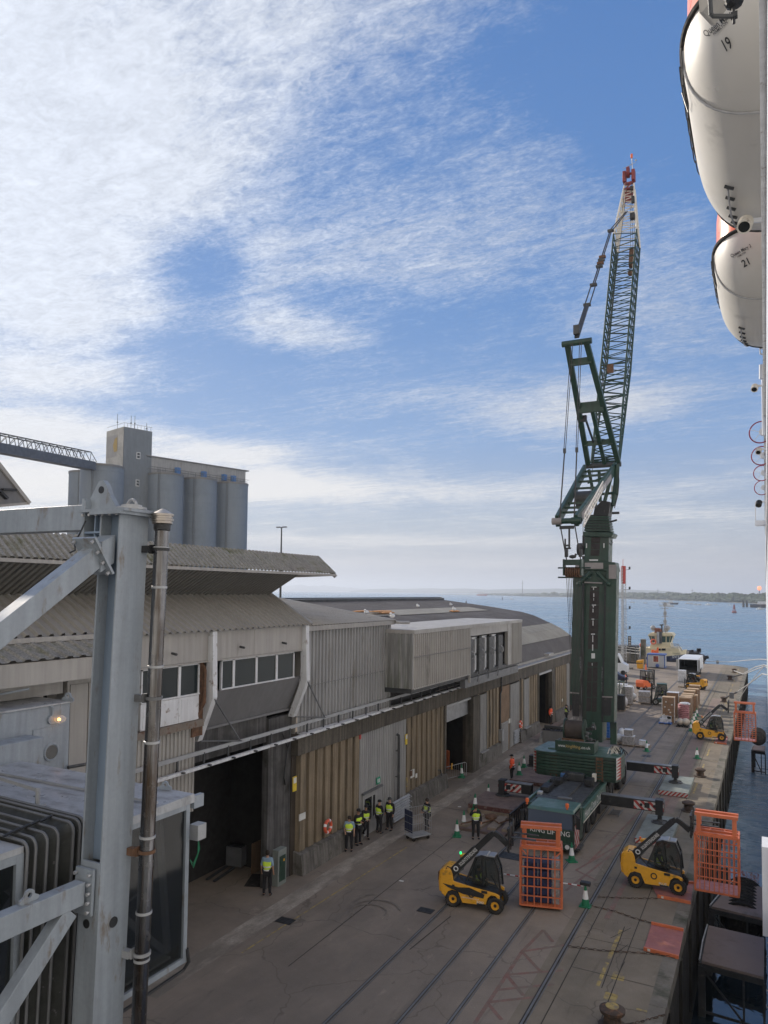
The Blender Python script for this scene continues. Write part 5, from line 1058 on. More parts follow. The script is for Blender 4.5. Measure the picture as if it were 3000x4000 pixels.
j3 = outrig('outrigger_beam', (2074, 3069), (1946, 3053), 48.4, 2036, None, .62)
j4 = outrig('outrigger_beam', (2150, 2965), (2066, 2940), 59.0, 2085, None, .3)
def padm(name, lab, c, d, z0, z1, mk, grp, edge=None, rz=0.):
    t_ = thing(name, lab, 'mat', (c[0], c[1], z0), rz, grp); r = MB(); r.bb((c[0]-d[0]/2, c[1]-d[1]/2, z0), (c[0]+d[0]/2, c[1]+d[1]/2, z1)); r.build('mat_slab', mt[mk], t_, bevel=.01)
    if edge == 'stripe': stripes((c[0]-d[0]/2, c[1]-d[1]/2-.012, z0+.02), (d[0], 0, 0), (0, 0, z1-z0-.04), 7, (0, -1, 0), 1.).build('edge_stripes', HZ, t_)
    if edge == 'rust': r = MB(); r.bb((c[0]-d[0]/2+.02, c[1]-d[1]/2-.015, z0+.02), (c[0]+d[0]/2-.02, c[1]-d[1]/2-.002, z1-.03)); r.build('edge_face', mat('mat_edge', (.11, .045, .04), .85, dirt=(.22, .17, .15), dirtamt=.3, dscale=3), t_)
    return t_
padm('ground_mat', 'pale grey steel mat with striped edge under the far right crane jack', (-5.95, 59.0), (1.95, 5.0), .01, .34, 'mat_grey', 'crane mats', 'stripe')
padm('ground_mat', 'pale grey steel mat under the near right crane jack beside the yellow telehandler', (-5.85, 47.6), (1.9, 5.2), .01, .30, 'mat_grey', 'crane mats', 'stripe')
padm('ground_mat', 'brown steel mat under the near left crane jack on top of the mat pile', (-15.55, 47.4), (3.3, 3.4), .34, .62, 'mat_brown', 'crane mats', 'rust')
padm('ground_mat', 'brown steel mat on the ground left of the counterweights', (-15.6, 56.5), (3.2, 4.2), .01, .27, 'mat_brown', 'crane mats', 'rust')
pil = thing('mat_pile', 'pile of worn steel mats and timbers under the near left jack', 'pile', (-15.4, 44.5, 0))
r = MB(); r.bb((-17.2, 45.6, .01), (-13.7, 49, .33)); r.build('lower_mat', mt['timber'], pil)
r = MB(); r.bb((-16.6, 42.2, .01), (-13.6, 45.5, .16)); r.build('lower_mat', mt['mat_brown'], pil)
for k in range(4): r = MB(); r.box((-16.2+.8*k, 43.7+.1*k, .24), (.55, 2.6, .14), .05*k-.07); r.build('timber', mt['timber'], pil)
r = MB(); r.path([(-16.4, 42.4, .3), (-15.8, 43.2, .4), (-15.3, 43.0, .36), (-14.9, 43.9, .4), (-14.4, 43.5, .36), (-14., 44.6, .36)], .05, 5); r.sph((-15.2, 44.4, .4), .4, 9, 5, (1, 1.2, .4)); r.build('chain_heap', mt['rust'], pil)
rk = thing('steel_rack', 'dark slatted steel rack between the mat pile and the crane cab', 'rack', (-13.3, 44, 0))
r = MB(); 
for z in (.1, 1.2): r.bb((-13.5, 42.6, z), (-13.4, 46, z+.08))
r.build('rack_rail', mt['black_steel'], rk)
for k in range(8): r = MB(); r.bb((-13.49, 42.6+k*.42, .15), (-13.41, 42.7+k*.42, 1.22)); r.build('rack_slat', mt['black_steel'], rk)
# --- counterweights
CWp = lambda u, v: (lambda p: Vector((p.x, p.y, 0)))(G(u, v, 3.56))
CW = [G(2085, 2925, 3.55), G(2131, 2936, 3.55), G(2406, 2963, 3.55), G(2425, 2958, 3.55), G(2441, 2938, 3.55), None, None]
CW = [CWp(2085, 2925), CWp(2096, 2931), CWp(2131, 2936), CWp(2406, 2963), CWp(2424, 2957), CWp(2441, 2938), Vector((-8.75, 53.4, 0)), Vector((-14.0, 53.4, 0))]
zt = 3.56; nl = 8; hh = (zt-1.95)/nl
for k in range(nl):
    z0_ = 1.95+k*hh; ins = .0 if k else .12; r = MB(); cx_ = -11.05
    r.prism([(cx_+(p.x-cx_)*(1-ins*.15), p.y+ins, z0_+.012) for p in CW], (0, 0, hh-.035)); part('counterweight_slab', 'crane_green' if k < nl-1 else 'crane_green', r, bevel=.012)
r = MB(); r.prism([(p.x*.999, p.y, zt-.003) for p in CW], (0, 0, .02)); part('counterweight_top', 'crane_green_pale', r)
for x in (-12.75, -9.75):
    r = MB(); 
    for s_ in (-.22, .18): r.bb((x+s_, 49.93, 2.0), (x+s_+.05, 50.0, zt-.02))
    r.bb((x-.18, 49.95, 2.0), (x+.2, 49.99, zt-.05)); o = part('lifting_channel', 'rust', r)
    for k in range(nl-1): r = MB(); r.box((x+.0, 49.92, 2.07+k*hh), (.3, .04, hh*.5)); r.build('slab_hook', mt['crane_green'], o)
for (a, b) in ((CW[3], CW[4]), (CW[0], CW[1])):
    d = (b-a).normalized(); nn = Vector((d.y, -d.x, 0))
    for k in range(nl-1):
        z = 2.16+k*hh; r = MB(); r.m = 0; q0 = a+nn*.02; q1 = b+nn*.02; Z = Vector((0, 0, 1)); r.add([q0+Z*z, q1+Z*z, q1+Z*(z+hh-.01), q0+Z*(z+hh-.01)], [(0, 1, 2, 3)]); r.m = 1
        q0 += nn*.006; q1 += nn*.006; r.add([q0+Z*z, q1+Z*z, q1+Z*(z+hh-.01)], [(0, 1, 2)]); r.build('hazard_tile', HZ, cr)
for x in (-13.1, -8.9): r = MB(); r.box((x, 51, zt+.05), (.5, .4, .08)); part('top_hatch', 'crane_green_pale', r, bevel=.02)
# --- superstructure
r = MB(); r.bb((-12.0, 50.6, 1.98), (-9.9, 54.6, 3.3)); part('superstructure', 'crane_green', r, bevel=.03)
r = MB(); r.lathe([(1.35, 1.9), (1.35, 2.1)], (-11, 56, 0), 30); part('slew_ring', 'dark_steel', r)
a = WY(2168, 2890, 50.3); b = WY(2321, 2906, 50.3); c = WY(2168, 2930, 50.3)
r = MB(); r.bb((a.x, 50.3, c.z), (b.x, 50.42, a.z)); r.bb((a.x, 50.42, c.z), (b.x, 51.5, c.z+.1)); r.bb((a.x, 50.42, c.z), (a.x+.08, 51.7, a.z-.1)); r.bb((b.x-.08, 50.42, c.z), (b.x, 51.7, a.z)); part('winch_tray', 'crane_green', r, bevel=.015)
r = MB(); w_ = b.x-a.x; lettering(r, 'www.', (a.x+w_*.08, 50.285, c.z+.27), (1, 0, 0), (0, 0, 1), .2, w_*.20); part('tray_lettering', 'letter_white', r); r = MB(); lettering(r, '.co.uk', (a.x+w_*.66, 50.285, c.z+.27), (1, 0, 0), (0, 0, 1), .2, w_*.25); part('tray_lettering', 'letter_white', r)
r = MB(); lettering(r, 'kinglifting', (a.x+w_*.285, 50.285, c.z+.27), (1, 0, 0), (0, 0, 1), .2, w_*.365); part('tray_lettering', 'letter_gold', r)
dc = WY(2245, 2850, 51.2); L0 = WY(2210, 2850, 51.2).x; L1 = WY(2283, 2850, 51.2).x
r = MB(); r.lathe([(.62, L0+.05-dc.x), (.62, L1-dc.x)], (dc.x, 51.2, dc.z), 28, 'X')
part('winch_drum', 'rope_drum', r, smooth=True)
for x in (L0, L1):
    r = MB(); r.lathe([(.2, -.04), (.74, -.04), (.74, .04), (.2, .04)], (x, 51.2, dc.z), 28, 'X'); part('drum_flange', 'crane_green', r, smooth=True)
for k in range(16):
    r = MB(); xx = L1+.1+random.random()*.55; r.box((xx, 50.8+random.random()*1.0, dc.z+random.uniform(-.9, .45)), (random.uniform(.1, .3), random.uniform(.1, .3), random.uniform(.08, .3))); part('winch_motor_part', random.choice(['crane_green', 'dark_steel', 'mid_steel', 'crane_green', 'black_steel']), r, bevel=.02)
r = MB(); r.bb((L0-.1, 50.5, dc.z-.62), (L1+.1, 50.56, dc.z-.5)); part('drum_guard', 'rust', r)
for k in range(10):
    r = MB(); x = -9.6+random.random()*1.1; y = 51+random.random()*1.4; r.path([(x, y, 3.6), (x+.1, y+.1, 3.9+.2*random.random()), (x+.3, y+.2, 3.7), (x+.35, y+.1, 3.6)], .04, 5); part('hose', 'black_steel' if k % 3 else 'crane_cream', r)
r = MB(); r.sph((-9.05, 51.6, 3.78), .34, 10, 6, (.9, .6, .9)); part('cloth_bundle', mat('bundle', (.30, .27, .22), .9, var=.5, scale=6), r)
# --- telescopic boom, boxed sections
def quadbox(name, mk, pts, dep, parent=cr, bev=.0, d=0.):
    q = [BP(u, v, d) for u, v in pts]; e = Vector((0, dep, 0)); r = MB(); r.prism(q, e); return r.build(name, mt[mk], parent, bevel=bev)
quadbox('boom_base_section', 'crane_green', [(2274, 2898), (2352, 2900), (2368, 2225), (2277, 2222)], 1.6, bev=.03)
for q in ([(2226, 2755), (2268, 2755), (2276, 2215), (2240, 2215)], [(2352, 2822), (2399, 2822), (2409, 2215), (2368, 2215)]): quadbox('side_frame', 'crane_green', q, 1.1, bev=.03, d=-.15)
for q in ([(2234, 2712), (2262, 2716), (2263, 2800), (2236, 2796)], [(2357, 2722), (2388, 2724), (2386, 2795), (2356, 2795)]): quadbox('frame_opening', 'black_steel', q, .02, d=-.19)
for q in ([(2223, 2702), (2262, 2706), (2262, 2711), (2223, 2708)], [(2352, 2719), (2393, 2721), (2393, 2726), (2352, 2724)]): quadbox('opening_lip', 'crane_grey', q, .02, d=-.25)
quadbox('rear_strut', 'crane_green', [(2382, 2822), (2408, 2822), (2408, 2908), (2384, 2908)], .3, d=.6)
for q in ([(2268, 2800), (2275, 2800), (2283, 2290), (2277, 2290)], [(2349, 2820), (2356, 2820), (2367, 2290), (2361, 2290)]): quadbox('rope_gap', 'black_steel', q, .02, d=-.19)
for k in range(4): r = MB(); u0 = 2271+k*.0; r.tube(BP(2268+k*2.2, 2800, -.25), BP(2276+k*2., 2280, -.25), .02, n=5); part('boom_hose', 'mid_steel' if k == 1 else 'black_steel', r)
# grip panels, lettering marks
gp = [(2304, 2292, 2340, 2306), (2303, 2308, 2339, 2362), (2301, 2365, 2338, 2418), (2299, 2421, 2336, 2476), (2297, 2479, 2335, 2535), (2295, 2586, 2312, 2604), (2315, 2586, 2334, 2604), (2294, 2607, 2311, 2662), (2314, 2607, 2333, 2662), (2292, 2665, 2309, 2722), (2313, 2665, 2332, 2722), (2290, 2725, 2308, 2778), (2312, 2725, 2330, 2780)]
for (a, b, c, d) in gp: quadbox('grip_panel', 'crane_grip', [(a, d), (c, d), (c+1, b), (a+1, b)], .01, d=-.012)
for (a, b, c, d) in [(2311, 2292, 2322, 2294), (2317, 2295, 2320, 2304), (2320, 2292, 2330, 2295), (2318, 2318, 2321, 2332), (2318, 2336, 2320, 2346), (2312, 2362, 2328, 2365), (2316, 2366, 2319, 2373), (2315, 2378, 2318, 2392), (2311, 2417, 2321, 2420), (2315, 2424, 2318, 2444), (2309, 2475, 2324, 2479), (2314, 2482, 2317, 2508), (2313, 2518, 2317, 2542), (2310, 2552, 2324, 2572), (2312, 2590, 2314, 2600)]: quadbox('boom_marking', 'letter_white', [(a, d), (c, d), (c, b), (a, b)], .01, d=-.03)
for txt_, u0, v0, u1, v1, in (('KING LIFTING', 2356, 2610, 2354, 2700), ('KING LIFTING', 2270, 2560, 2268, 2660)):
    # vertical side lettering reading upward, partly hidden behind the rails
    p = BP(u0, v1, -.18); p.x += .02; r = MB(); lettering(r, txt_, p, (0, .065, 1), (-1, 0, 0), .13, 1.7); part('boom_lettering', 'tape_grey', r)
for q in ([(2284, 2222), (2356, 2222), (2356, 2198), (2284, 2198)], [(2378, 2261), (2407, 2261), (2408, 2206), (2378, 2206)], [(2246, 2258), (2260, 2258), (2262, 2206), (2247, 2206)]): quadbox('grey_plate', 'crane_grey', q, .03, d=-.22)
quadbox('top_crosshead', 'crane_green', [(2244, 2228), (2410, 2232), (2402, 2196), (2250, 2190)], 1.5, bev=.05, d=-.1)
for (a, b) in (((2306, 2236), (2261, 2280)), ((2332, 2236), (2376, 2280))): r = MB(); r.tube(BP(*a, -.3), BP(*b, -.35), .13, .10, n=10); r.sph(BP(*b, -.35), .16, 10, 6); part('brace_cylinder', 'crane_green', r)
r = MB(); r.tube(BP(2283, 2275, -.2), BP(2352, 2278, -.2), .06, n=8); part('cross_bar', 'crane_grey', r)
quadbox('second_section', 'crane_green', [(2282, 2196), (2376, 2196), (2379, 2080), (2284, 2080)], 1.5, bev=.04, d=.1)
for (a, b, c, d) in ((2309, 2098, 2344, 2121), (2308, 2123, 2343, 2146), (2307, 2148, 2341, 2171)): quadbox('grip_panel', 'crane_grip', [(a, d), (c, d), (c+1, b), (a+1, b)], .01, d=.08)
for q in ([(2289, 2140), (2293, 2140), (2293, 2122), (2289, 2122)], [(2357, 2140), (2361, 2140), (2361, 2122), (2357, 2122)], [(2303, 2191), (2336, 2191), (2336, 2185), (2301, 2185)]): quadbox('boom_marking', 'letter_white', q, .01, d=.06)
quadbox('boom_collar', 'crane_green', [(2276, 2094), (2388, 2098), (2396, 2085), (2392, 2080), (2276, 2076)], 1.8, bev=.03, d=-.05)
for k in range(6):
    v = 2074-k*10.5; quadbox('boom_ring', 'crane_green', [(2281+k, v), (2385-k*1.5, v+2), (2385-k*1.5, v-5), (2281+k, v-7)], 1.4-.05*k, bev=.02, d=.0+.03*k)
    quadbox('boom_ring_gap', 'black_steel', [(2284+k, v-5), (2381-k*1.5, v-4), (2381-k*1.5, v-11), (2284+k, v-11)], 1.2, d=.08+.03*k)
quadbox('boom_head', 'black_steel', [(2316, 2015), (2376, 2015), (2384, 1960), (2350, 1955), (2322, 1985)], 1.3, bev=.04, d=.2)
p = BP(2268, 2145, .5); r = MB(); r.lathe([(.45, -.2), (.45, .2)], tuple(p), 14, 'X'); r.box(p+Vector((.3, .2, .3)), (.35, .4, 1.4)); r.box(p+Vector((.25, .2, -.8)), (.3, .3, .6)); part('hose_reel', 'black_steel', r)
r = MB(); r.tube(BP(2380, 2040, .4), BP(2410, 2004, .4)-Vector((0, 0, .5)), .07, n=6); r.box(BP(2405, 2004, .4), (.5, .2, .16)); r.path([BP(2386, 2110, .3), BP(2392, 2120, .3), BP(2387, 2130, .3), BP(2381, 2122, .3)], .04, 5); part('head_fitting', 'black_steel', r)
# --- luffing jib (lattice)
J0 = WX(2363, 1803, XC); Jw = WX(2441, 905, XC); J1 = WX(2457, 722, XC)
ax = (Jw-J0).normalized(); bk_ = Vector((1, 0, 0)).cross(ax); bk_ = bk_ if bk_.y > 0 else -bk_
def lattice(P0, P1, w0, w1, d0, d1, nb, rc, rb, nmc, nmb, mk, horiz=False):
    C = lambda t, sx, sy: P0.lerp(P1, t)+Vector((1, 0, 0))*sx*(w0+(w1-w0)*t)+bk_*sy*(d0+(d1-d0)*t)
    for sx in (-1, 1):
        for sy in (0, 1): r = MB(); r.tube(C(0, sx, sy), C(1, sx, sy), rc, n=8); part(nmc, mk, r, smooth=True)
    r = MB()
    for k in range(nb):
        t0 = k/nb; t1 = (k+1)/nb; tm = (k+.5)/nb
        for sy in (0, 1):
            r.tube(C(t0, -1, sy), C(tm, 1, sy), rb, n=5); r.tube(C(tm, 1, sy), C(t1, -1, sy), rb, n=5)
        for sx in (-1, 1): r.tube(C(t0, sx, 0), C(tm, sx, 1), rb, n=5); r.tube(C(tm, sx, 1), C(t1, sx, 0), rb, n=5)
        r.tube(C(t0, -1, 0), C(t0, -1, 1), rb, n=5)
    part(nmb, mk, r, smooth=True); return C
Jm = J0.lerp(Jw, .10); Jn = J0.lerp(Jw, .42)
Ca = lattice(J0, Jn, 1.03, 1.0, .25, 2.1, 9, .085, .045, 'jib_chord', 'jib_lacing', 'crane_green')
Cb = lattice(Jn, Jw, 1.0, 1.0, 2.1, 2.2, 16, .075, .038, 'jib_chord', 'jib_lacing', 'crane_green')
Cc = lattice(Jw, J1, 1.0, .42, 2.2, .7, 9, .085, .036, 'jib_top_chord', 'jib_top_lacing', 'crane_cream')
for t_ in (0.0, .02, .3, .36, .46): 
    r = MB(); 
    for sy in (0, 1): r.tube(Ca(t_*2 if t_ < .5 else 1, -1, sy), Ca(t_*2 if t_ < .5 else 1, 1, sy), .07, n=6)
    part('jib_cross_member', 'crane_green', r)
r = MB(); r.box(J1+ax*.2, (.8, .3, .22)); r.box(J1-ax*.5, (.9, .25, .16)); r.beam(J1-ax*.5+Vector((-.4, 0, 0)), J1+ax*.3+Vector((.4, 0, 0)), .12, .12);  r.bb(tuple(J1+Vector((-.55, -.3, .3))), tuple(J1+Vector((-.25, .4, 1.3)))); r.bb(tuple(J1+Vector((.25, -.3, .3))), tuple(J1+Vector((.55, .4, 1.3)))); r.box(J1+Vector((0, 0, -1.0)), (.7, .3, 1.2)); r.beam(J1+Vector((-.6, 0, .9)), J1+Vector((.5, 0, 1.1)), .15, .2); part('jib_head', 'crane_red', r, bevel=.03)
r = MB(); r.lathe([(.5, -.12), (.5, .12)], tuple(J1+Vector((-.05, -.1, 1.15))), 16, 'X'); part('head_sheave', 'crane_red', r)
r = MB(); r.tube(J1+Vector((.35, 0, 1.2)), J1+Vector((.25, 0, 2.6)), .035, n=5); r.tube(J1+Vector((.1, 0, 1.9)), J1+Vector((.6, 0, 2.0)), .02, n=4); r.sph(J1+Vector((.62, 0, 2.2)), .09, 6, 4); r.tube(J1+Vector((-.55, 0, 1.7)), J1+Vector((.3, 0, 1.9)), .025, n=4); part('anemometer_mast', 'galv', r)
r = MB(); r.lathe([(.09, 0), (.11, .1), (.11, .35), (.08, .4)], tuple(J1+Vector((.25, 0, 2.5))), 10); part('warning_light', 'orange_plain', r)
# hook block within the jib, hoist lines down the jib
hk0 = WX(2468, 972, XC+.5); hk1 = WX(2464, 1040, XC+.5)
r = MB(); r.beam(hk0, hk1, .35, .5); r.sph(hk1-Vector((0, 0, .6)), .3, 10, 6); part('hook_block', 'rust', r, bevel=.03)
r = MB()
for dx in (-.1, .1, .25): r.tube(J1+Vector((dx+.15, .2, 0)), hk0+Vector((dx, 0, .2)), .022, n=4)
r.tube(J1+Vector((-.1, -.1, .2)), WX(2365, 1400, XC-.2), .025, n=4); r.tube(WX(2365, 1400, XC-.2), BP(2300, 1960, .3), .025, n=4); part('hoist_line', 'rope_steel', r)
r = MB(); r.box(WX(2471, 845, XC+.6), (.4, .5, .5)); r.box(WX(2473, 780, XC+.55), (.25, .3, .6)); r.box(WX(2467, 735, XC+.3), (.25, .3, .3)); part('jib_fitting', 'black_steel', r)
r = MB(); r.box(WX(2384, 1440, XC-.2), (.5, .2, .7)); part('jib_sign', 'rust', r)
# luffing frames (two braced A frames swung towards the viewer)
def frame_pts(pl, pr, X0, X1): return WX(pl[0], pl[1], X0), WX(pr[0], pr[1], X1)
bl_, br_ = WX(2298, 1812, XC-1.1), WX(2414, 1806, XC+1.1)
tl, tr = WX(2229, 1338, XC-.62), WX(2278, 1338, XC+.62)
Yb = (bl_.y+br_.y)/2; Zb = (bl_.z+br_.z)/2; Yt = (tl.y+tr.y)/2; Zt = (tl.z+tr.z)/2
A2 = lambda t, s_: Vector((XC+s_*(1.12-.5*t), Yb+(Yt-Yb)*t, Zb+(Zt-Zb)*t))
for s_ in (-1, 1): r = MB(); r.beam(A2(0, s_), A2(1, s_), .30, .36, (1, 0, 0)); part('rear_frame_leg', 'crane_green', r, bevel=.02)
for t_, h_ in ((.86, .45), (.50, .75), (.19, .35)): r = MB(); r.beam(A2(t_, -1), A2(t_, 1), .25, h_, (0, 0, 1)); part('rear_frame_cross_beam', 'crane_green', r)
r = MB(); r.tube(A2(1, -1)-Vector((.35, 0, 0)), A2(1, 1)+Vector((.35, 0, 0)), .2, n=12); part('rear_frame_head', 'crane_green', r, smooth=True)
r = MB(); r.beam(A2(.5, .0)+Vector((.1, .1, -.3)), A2(-.03, .1), .22, .26, (1, 0, 0)); part('rear_frame_strut', 'mat_brown' if False else 'crane_green', r)
r = MB(); r.box(A2(.41, -.75), (.45, .3, .45)); r.beam(A2(.41, -.6), A2(.2, -.35), .12, .12); part('rear_frame_bracket', 'black_steel', r)
b1, b2 = WX(2283, 1829, XC-1.1), WX(2402, 1826, XC+1.1); t1_, t2_ = WX(2186, 2034, XC-.55), WX(2242, 2036, XC+.55)
Y0a = (b1.y+b2.y)/2+.2; Z0a = (b1.z+b2.z)/2; Y1a = (t1_.y+t2_.y)/2; Z1a = (t1_.z+t2_.z)/2
A1 = lambda t, s_: Vector((XC+s_*(1.12-.52*t), Y0a+(Y1a-Y0a)*t, Z0a+(Z1a-Z0a)*t))
for s_ in (-1, 1): r = MB(); r.beam(A1(0, s_), A1(1, s_), .22, .75, (0, 0, 1)); part('front_frame_leg', 'crane_green', r, bevel=.02)
r = MB(); r.beam(A1(.18, 1)+Vector((.125, 0, -.1)), A1(.92, 1)+Vector((.125, 0, -.02)), .02, .42, (0, 0, 1)); lp = part('frame_side_panel', 'crane_grey', r)
r = MB(); d_ = (A1(.2, 1)-A1(.8, 1)).normalized(); lettering(r, 'mitigating', A1(.62, 1)+Vector((.145, 0, -.2)), d_, (0, 0, 1), .3, 3.2) if False else lettering(r, 'King Lifting', A1(.62, 1)+Vector((.145, 0, -.2)), d_, (0, 0, 1), .34, 3.2); part('frame_lettering', 'letter_white', r)
for t_ in (.06, .16, .28, .42, .70, .78, .86): r = MB(); r.beam(A1(t_, -1), A1(t_, 1), .2, .14, (0, 0, 1)); part('front_frame_rung', 'crane_green', r)
r = MB(); r.beam(A1(.2, -1), A1(.1, 1), .1, .1); r.beam(A1(.32, -.2), A1(.16, 1), .1, .1); part('front_frame_diagonal', 'crane_green', r)
r = MB(); q = A1(.5, -.1)+Vector((0, .3, -.5)); r.lathe([(.62, -.5), (.62, .5)], tuple(q), 16, 'X'); part('frame_winch', 'dark_steel', r, smooth=True)
r = MB(); r.tube(A1(1, -1)-Vector((.3, 0, 0)), A1(1, 1)+Vector((.3, 0, 0)), .18, n=12); part('front_frame_head', 'crane_green', r, smooth=True)
for s_ in (-1, 1): r = MB(); r.tube(A1(1, s_)-Vector((.3, 0, 0)), A1(1, s_)+Vector((.3, 0, 0)), .22, n=12); part('head_pin', 'crane_grey' if s_ < 0 else 'crane_green', r, smooth=True)
q = A1(1, .1)+Vector((0, 0, -.4)); r = MB(); r.beam(q+Vector((-.5, 0, 0)), q+Vector((.4, 0, 0)), .1, .2); r.box(q+Vector((.1, 0, -.7)), (.1, .1, 1.2)); r.box(q+Vector((0, 0, -1.3)), (.4, .1, .1)); r.box(q+Vector((-.15, 0, -1.0)), (.08, .1, .6)); part('hanging_bracket', 'black_steel', r)
# cream access ladder
ra, rb_ = WX(2352, 1922, XC+1.35), WX(2280, 2056, XC+1.35); up_ = Vector((0, .35, .75))
r = MB(); r.tube(ra, rb_, .045, n=5); r.tube(ra+up_, rb_+up_, .045, n=5)
for k in range(11): q = ra.lerp(rb_, k/10.); r.tube(q, q+up_, .03, n=4)
r.tube(ra+up_*.5, rb_+up_*.5, .03, n=4); part('access_ladder', 'crane_cream', r)
# boom head struts to the jib foot
for a, b, rr in (((2412, 1815), (2395, 1975), .16), ((2395, 1830), (2355, 1985), .14), ((2414, 1822), (2408, 1930), .12), ((2408, 1930), (2380, 2000), .14), ((2350, 1930), (2405, 1925), .10), ((2345, 1985), (2400, 1965), .1), ((2340, 1840), (2345, 1960), .12), ((2300, 1835), (2330, 1990), .12)):
    r = MB(); r.tube(BP(*a, 1.2), BP(*b, .8), rr, n=8); part('head_strut', 'crane_green', r, smooth=True)
r = MB(); r.tube(A2(-.02, -1.15), A2(-.02, 1.15), .2, n=10); part('jib_foot_pin', 'dark_steel', r)
r = MB(); r.path([BP(2414, 1838, .8), BP(2418, 1880, .8), BP(2414, 1930, .8), BP(2400, 1985, .8)], .035, 5); part('loose_cable', 'black_steel', r)
r = MB()
for k in range(6): q = BP(2388+k*2, 1945+k*3, 1.6); r.tube(q, q+Vector((0, .2, 1.0)), .03, n=4)
r.tube(BP(2384, 1942, 1.6), BP(2402, 1966, 1.6), .04, n=4); part('head_guard_rail', 'crane_cream', r)
# pendants and ropes
def rope(pts, rad, name='pendant_rope', mk='rope_steel'):
    r = MB(); r.path(pts, rad, 5) if len(pts) > 2 else r.tube(pts[0], pts[1], rad, n=5); return part(name, mk, r)
Pt = A2(1, 0)+Vector((0, 0, .35)); Jt = J1+Vector((-.25, -.4, -.1)); e = Vector((.13, 0, 0))
q1 = Pt.lerp(Jt, .16); r = MB(); r.beam(Pt, q1, .14, .3, (1, 0, 0)); r.box(Pt+Vector((0, 0, .5)), (.4, .3, .6)); part('pendant_link', 'dark_steel', r)
q2 = Pt.lerp(Jt, .27); q3 = Pt.lerp(Jt, .62)
for s_ in (-1, 1):
    rope([q1+e*s_*1.3, q2+e*s_*1.3], .045); rope([q2+e*s_*.5, q3+e*s_*.5], .05); rope([q3+e*s_, Cc(.42, 0, 0)+e*s_*.5], .05); rope([Cc(.42, 0, 0)+e*s_*3, J1+Vector((-.3*-s_, -.2, .2))], .022)
for t_ in (.16, .27, .38, .40, .42, .44, .62): q = Pt.lerp(Jt, t_); r = MB(); r.box(q, (.5, .3, .2)); part('pendant_clamp', 'dark_steel' if t_ not in (.4, .44) else 'rust', r, bevel=.03)
hb = A1(1, 0)*1.0; hb = WX(2240, 2212, XC-.1)
for s_ in (-1, 1):
    a = A2(1, s_*.45); b = A1(1, s_*.75); bb_ = hb+Vector((s_*.45, 0, .45)); m_ = a.lerp(b, .62)
    for k in (-1, 1): rope([a+Vector((k*.06, -.15, 0)), m_+Vector((k*.05, 0, 0))], .024)
    rope([m_, b], .045); rope([b, bb_], .04)
    r = MB(); r.box(m_, (.16, .16, .3)); r.box(bb_+Vector((0, 0, .4)), (.2, .2, .5)); r.box(bb_+Vector((0, 0, .9)), (.3, .12, .12)); part('rope_socket', 'dark_steel', r)
r = MB(); r.box(hb+Vector((0, 0, .25)), (1.1, .5, .35)); r.bb(tuple(hb+Vector((-.62, -.3, -.6))), tuple(hb+Vector((-.55, .3, .45)))); r.bb(tuple(hb+Vector((.5, -.3, -.6))), tuple(hb+Vector((.57, .3, .45)))); r.tube(hb+Vector((-1.0, 0, -.1)), hb+Vector((1.1, 0, -.1)), .05, n=6); r.tube(hb+Vector((-1.0, 0, -.72)), hb+Vector((1.1, 0, -.72)), .05, n=6); part('hoist_block_frame', 'crane_green', r)
r = MB()
for k in range(7): r.lathe([(.1, -.03), (.34, -.05), (.3, 0), (.34, .05), (.1, .03)], tuple(hb+Vector((-.42+k*.14, 0, -.4))), 16, 'X')
part('hoist_sheave', 'rust', r, smooth=True)
for k in range(10):
    a = hb+Vector((-.45+k*.1, 0, -.7)); b = WY(2242+k*5.2, 2815, 51.6); rope([a, b], .018, 'reeved_line')
rope([BP(2277, 1975, -.3), BP(2278, 2235, -.35), BP(2277, 2420, -.4), WY(2262, 2830, 51.5)], .02, 'hoist_line')
p = hb+Vector((-.05, 0, .45)); t_ = thing('pigeon', 'small dark bird perched on top of the crane hoist block', 'bird', tuple(p)); r = MB(); r.sph(p+Vector((0, 0, .17)), .15, 8, 6, (1.6, 1, .8)); r.sph(p+Vector((.2, 0, .3)), .08, 7, 5); r.tube(p, p+Vector((0, 0, .1)), .02, n=4); r.build('body', mt['cloth_grey'], t_, smooth=True)
# ================================================================= PEOPLE
def skinmesh(J, E_, Rr, sub=1):
    me = bpy.data.meshes.new('s'); names = list(J); idx = {n: i for i, n in enumerate(names)}
    me.from_pydata([J[n] for n in names], [(idx[a], idx[b]) for a, b in E_], []); o = bpy.data.objects.new('s', me); COL.objects.link(o)
    sk = o.modifiers.new('skin', 'SKIN'); sk.use_smooth_shade = True; ss = o.modifiers.new('sub', 'SUBSURF'); ss.levels = sub; ss.render_levels = sub
    me.skin_vertices  # layer exists after the modifier is added
    for n in names: v = me.skin_vertices[0].data[idx[n]]; r = Rr[n]; v.radius = (r, r) if not isinstance(r, tuple) else r
    me.skin_vertices[0].data[0].use_root = True
    bpy.context.view_layer.update(); dg = bpy.context.evaluated_depsgraph_get(); m2 = o.evaluated_get(dg).to_mesh()
    vs = [v.co.copy() for v in m2.vertices]; fs = [tuple(p.vertices) for p in m2.polygons]; o.evaluated_get(dg).to_mesh_clear(); bpy.data.objects.remove(o); bpy.data.meshes.remove(me)
    return vs, fs
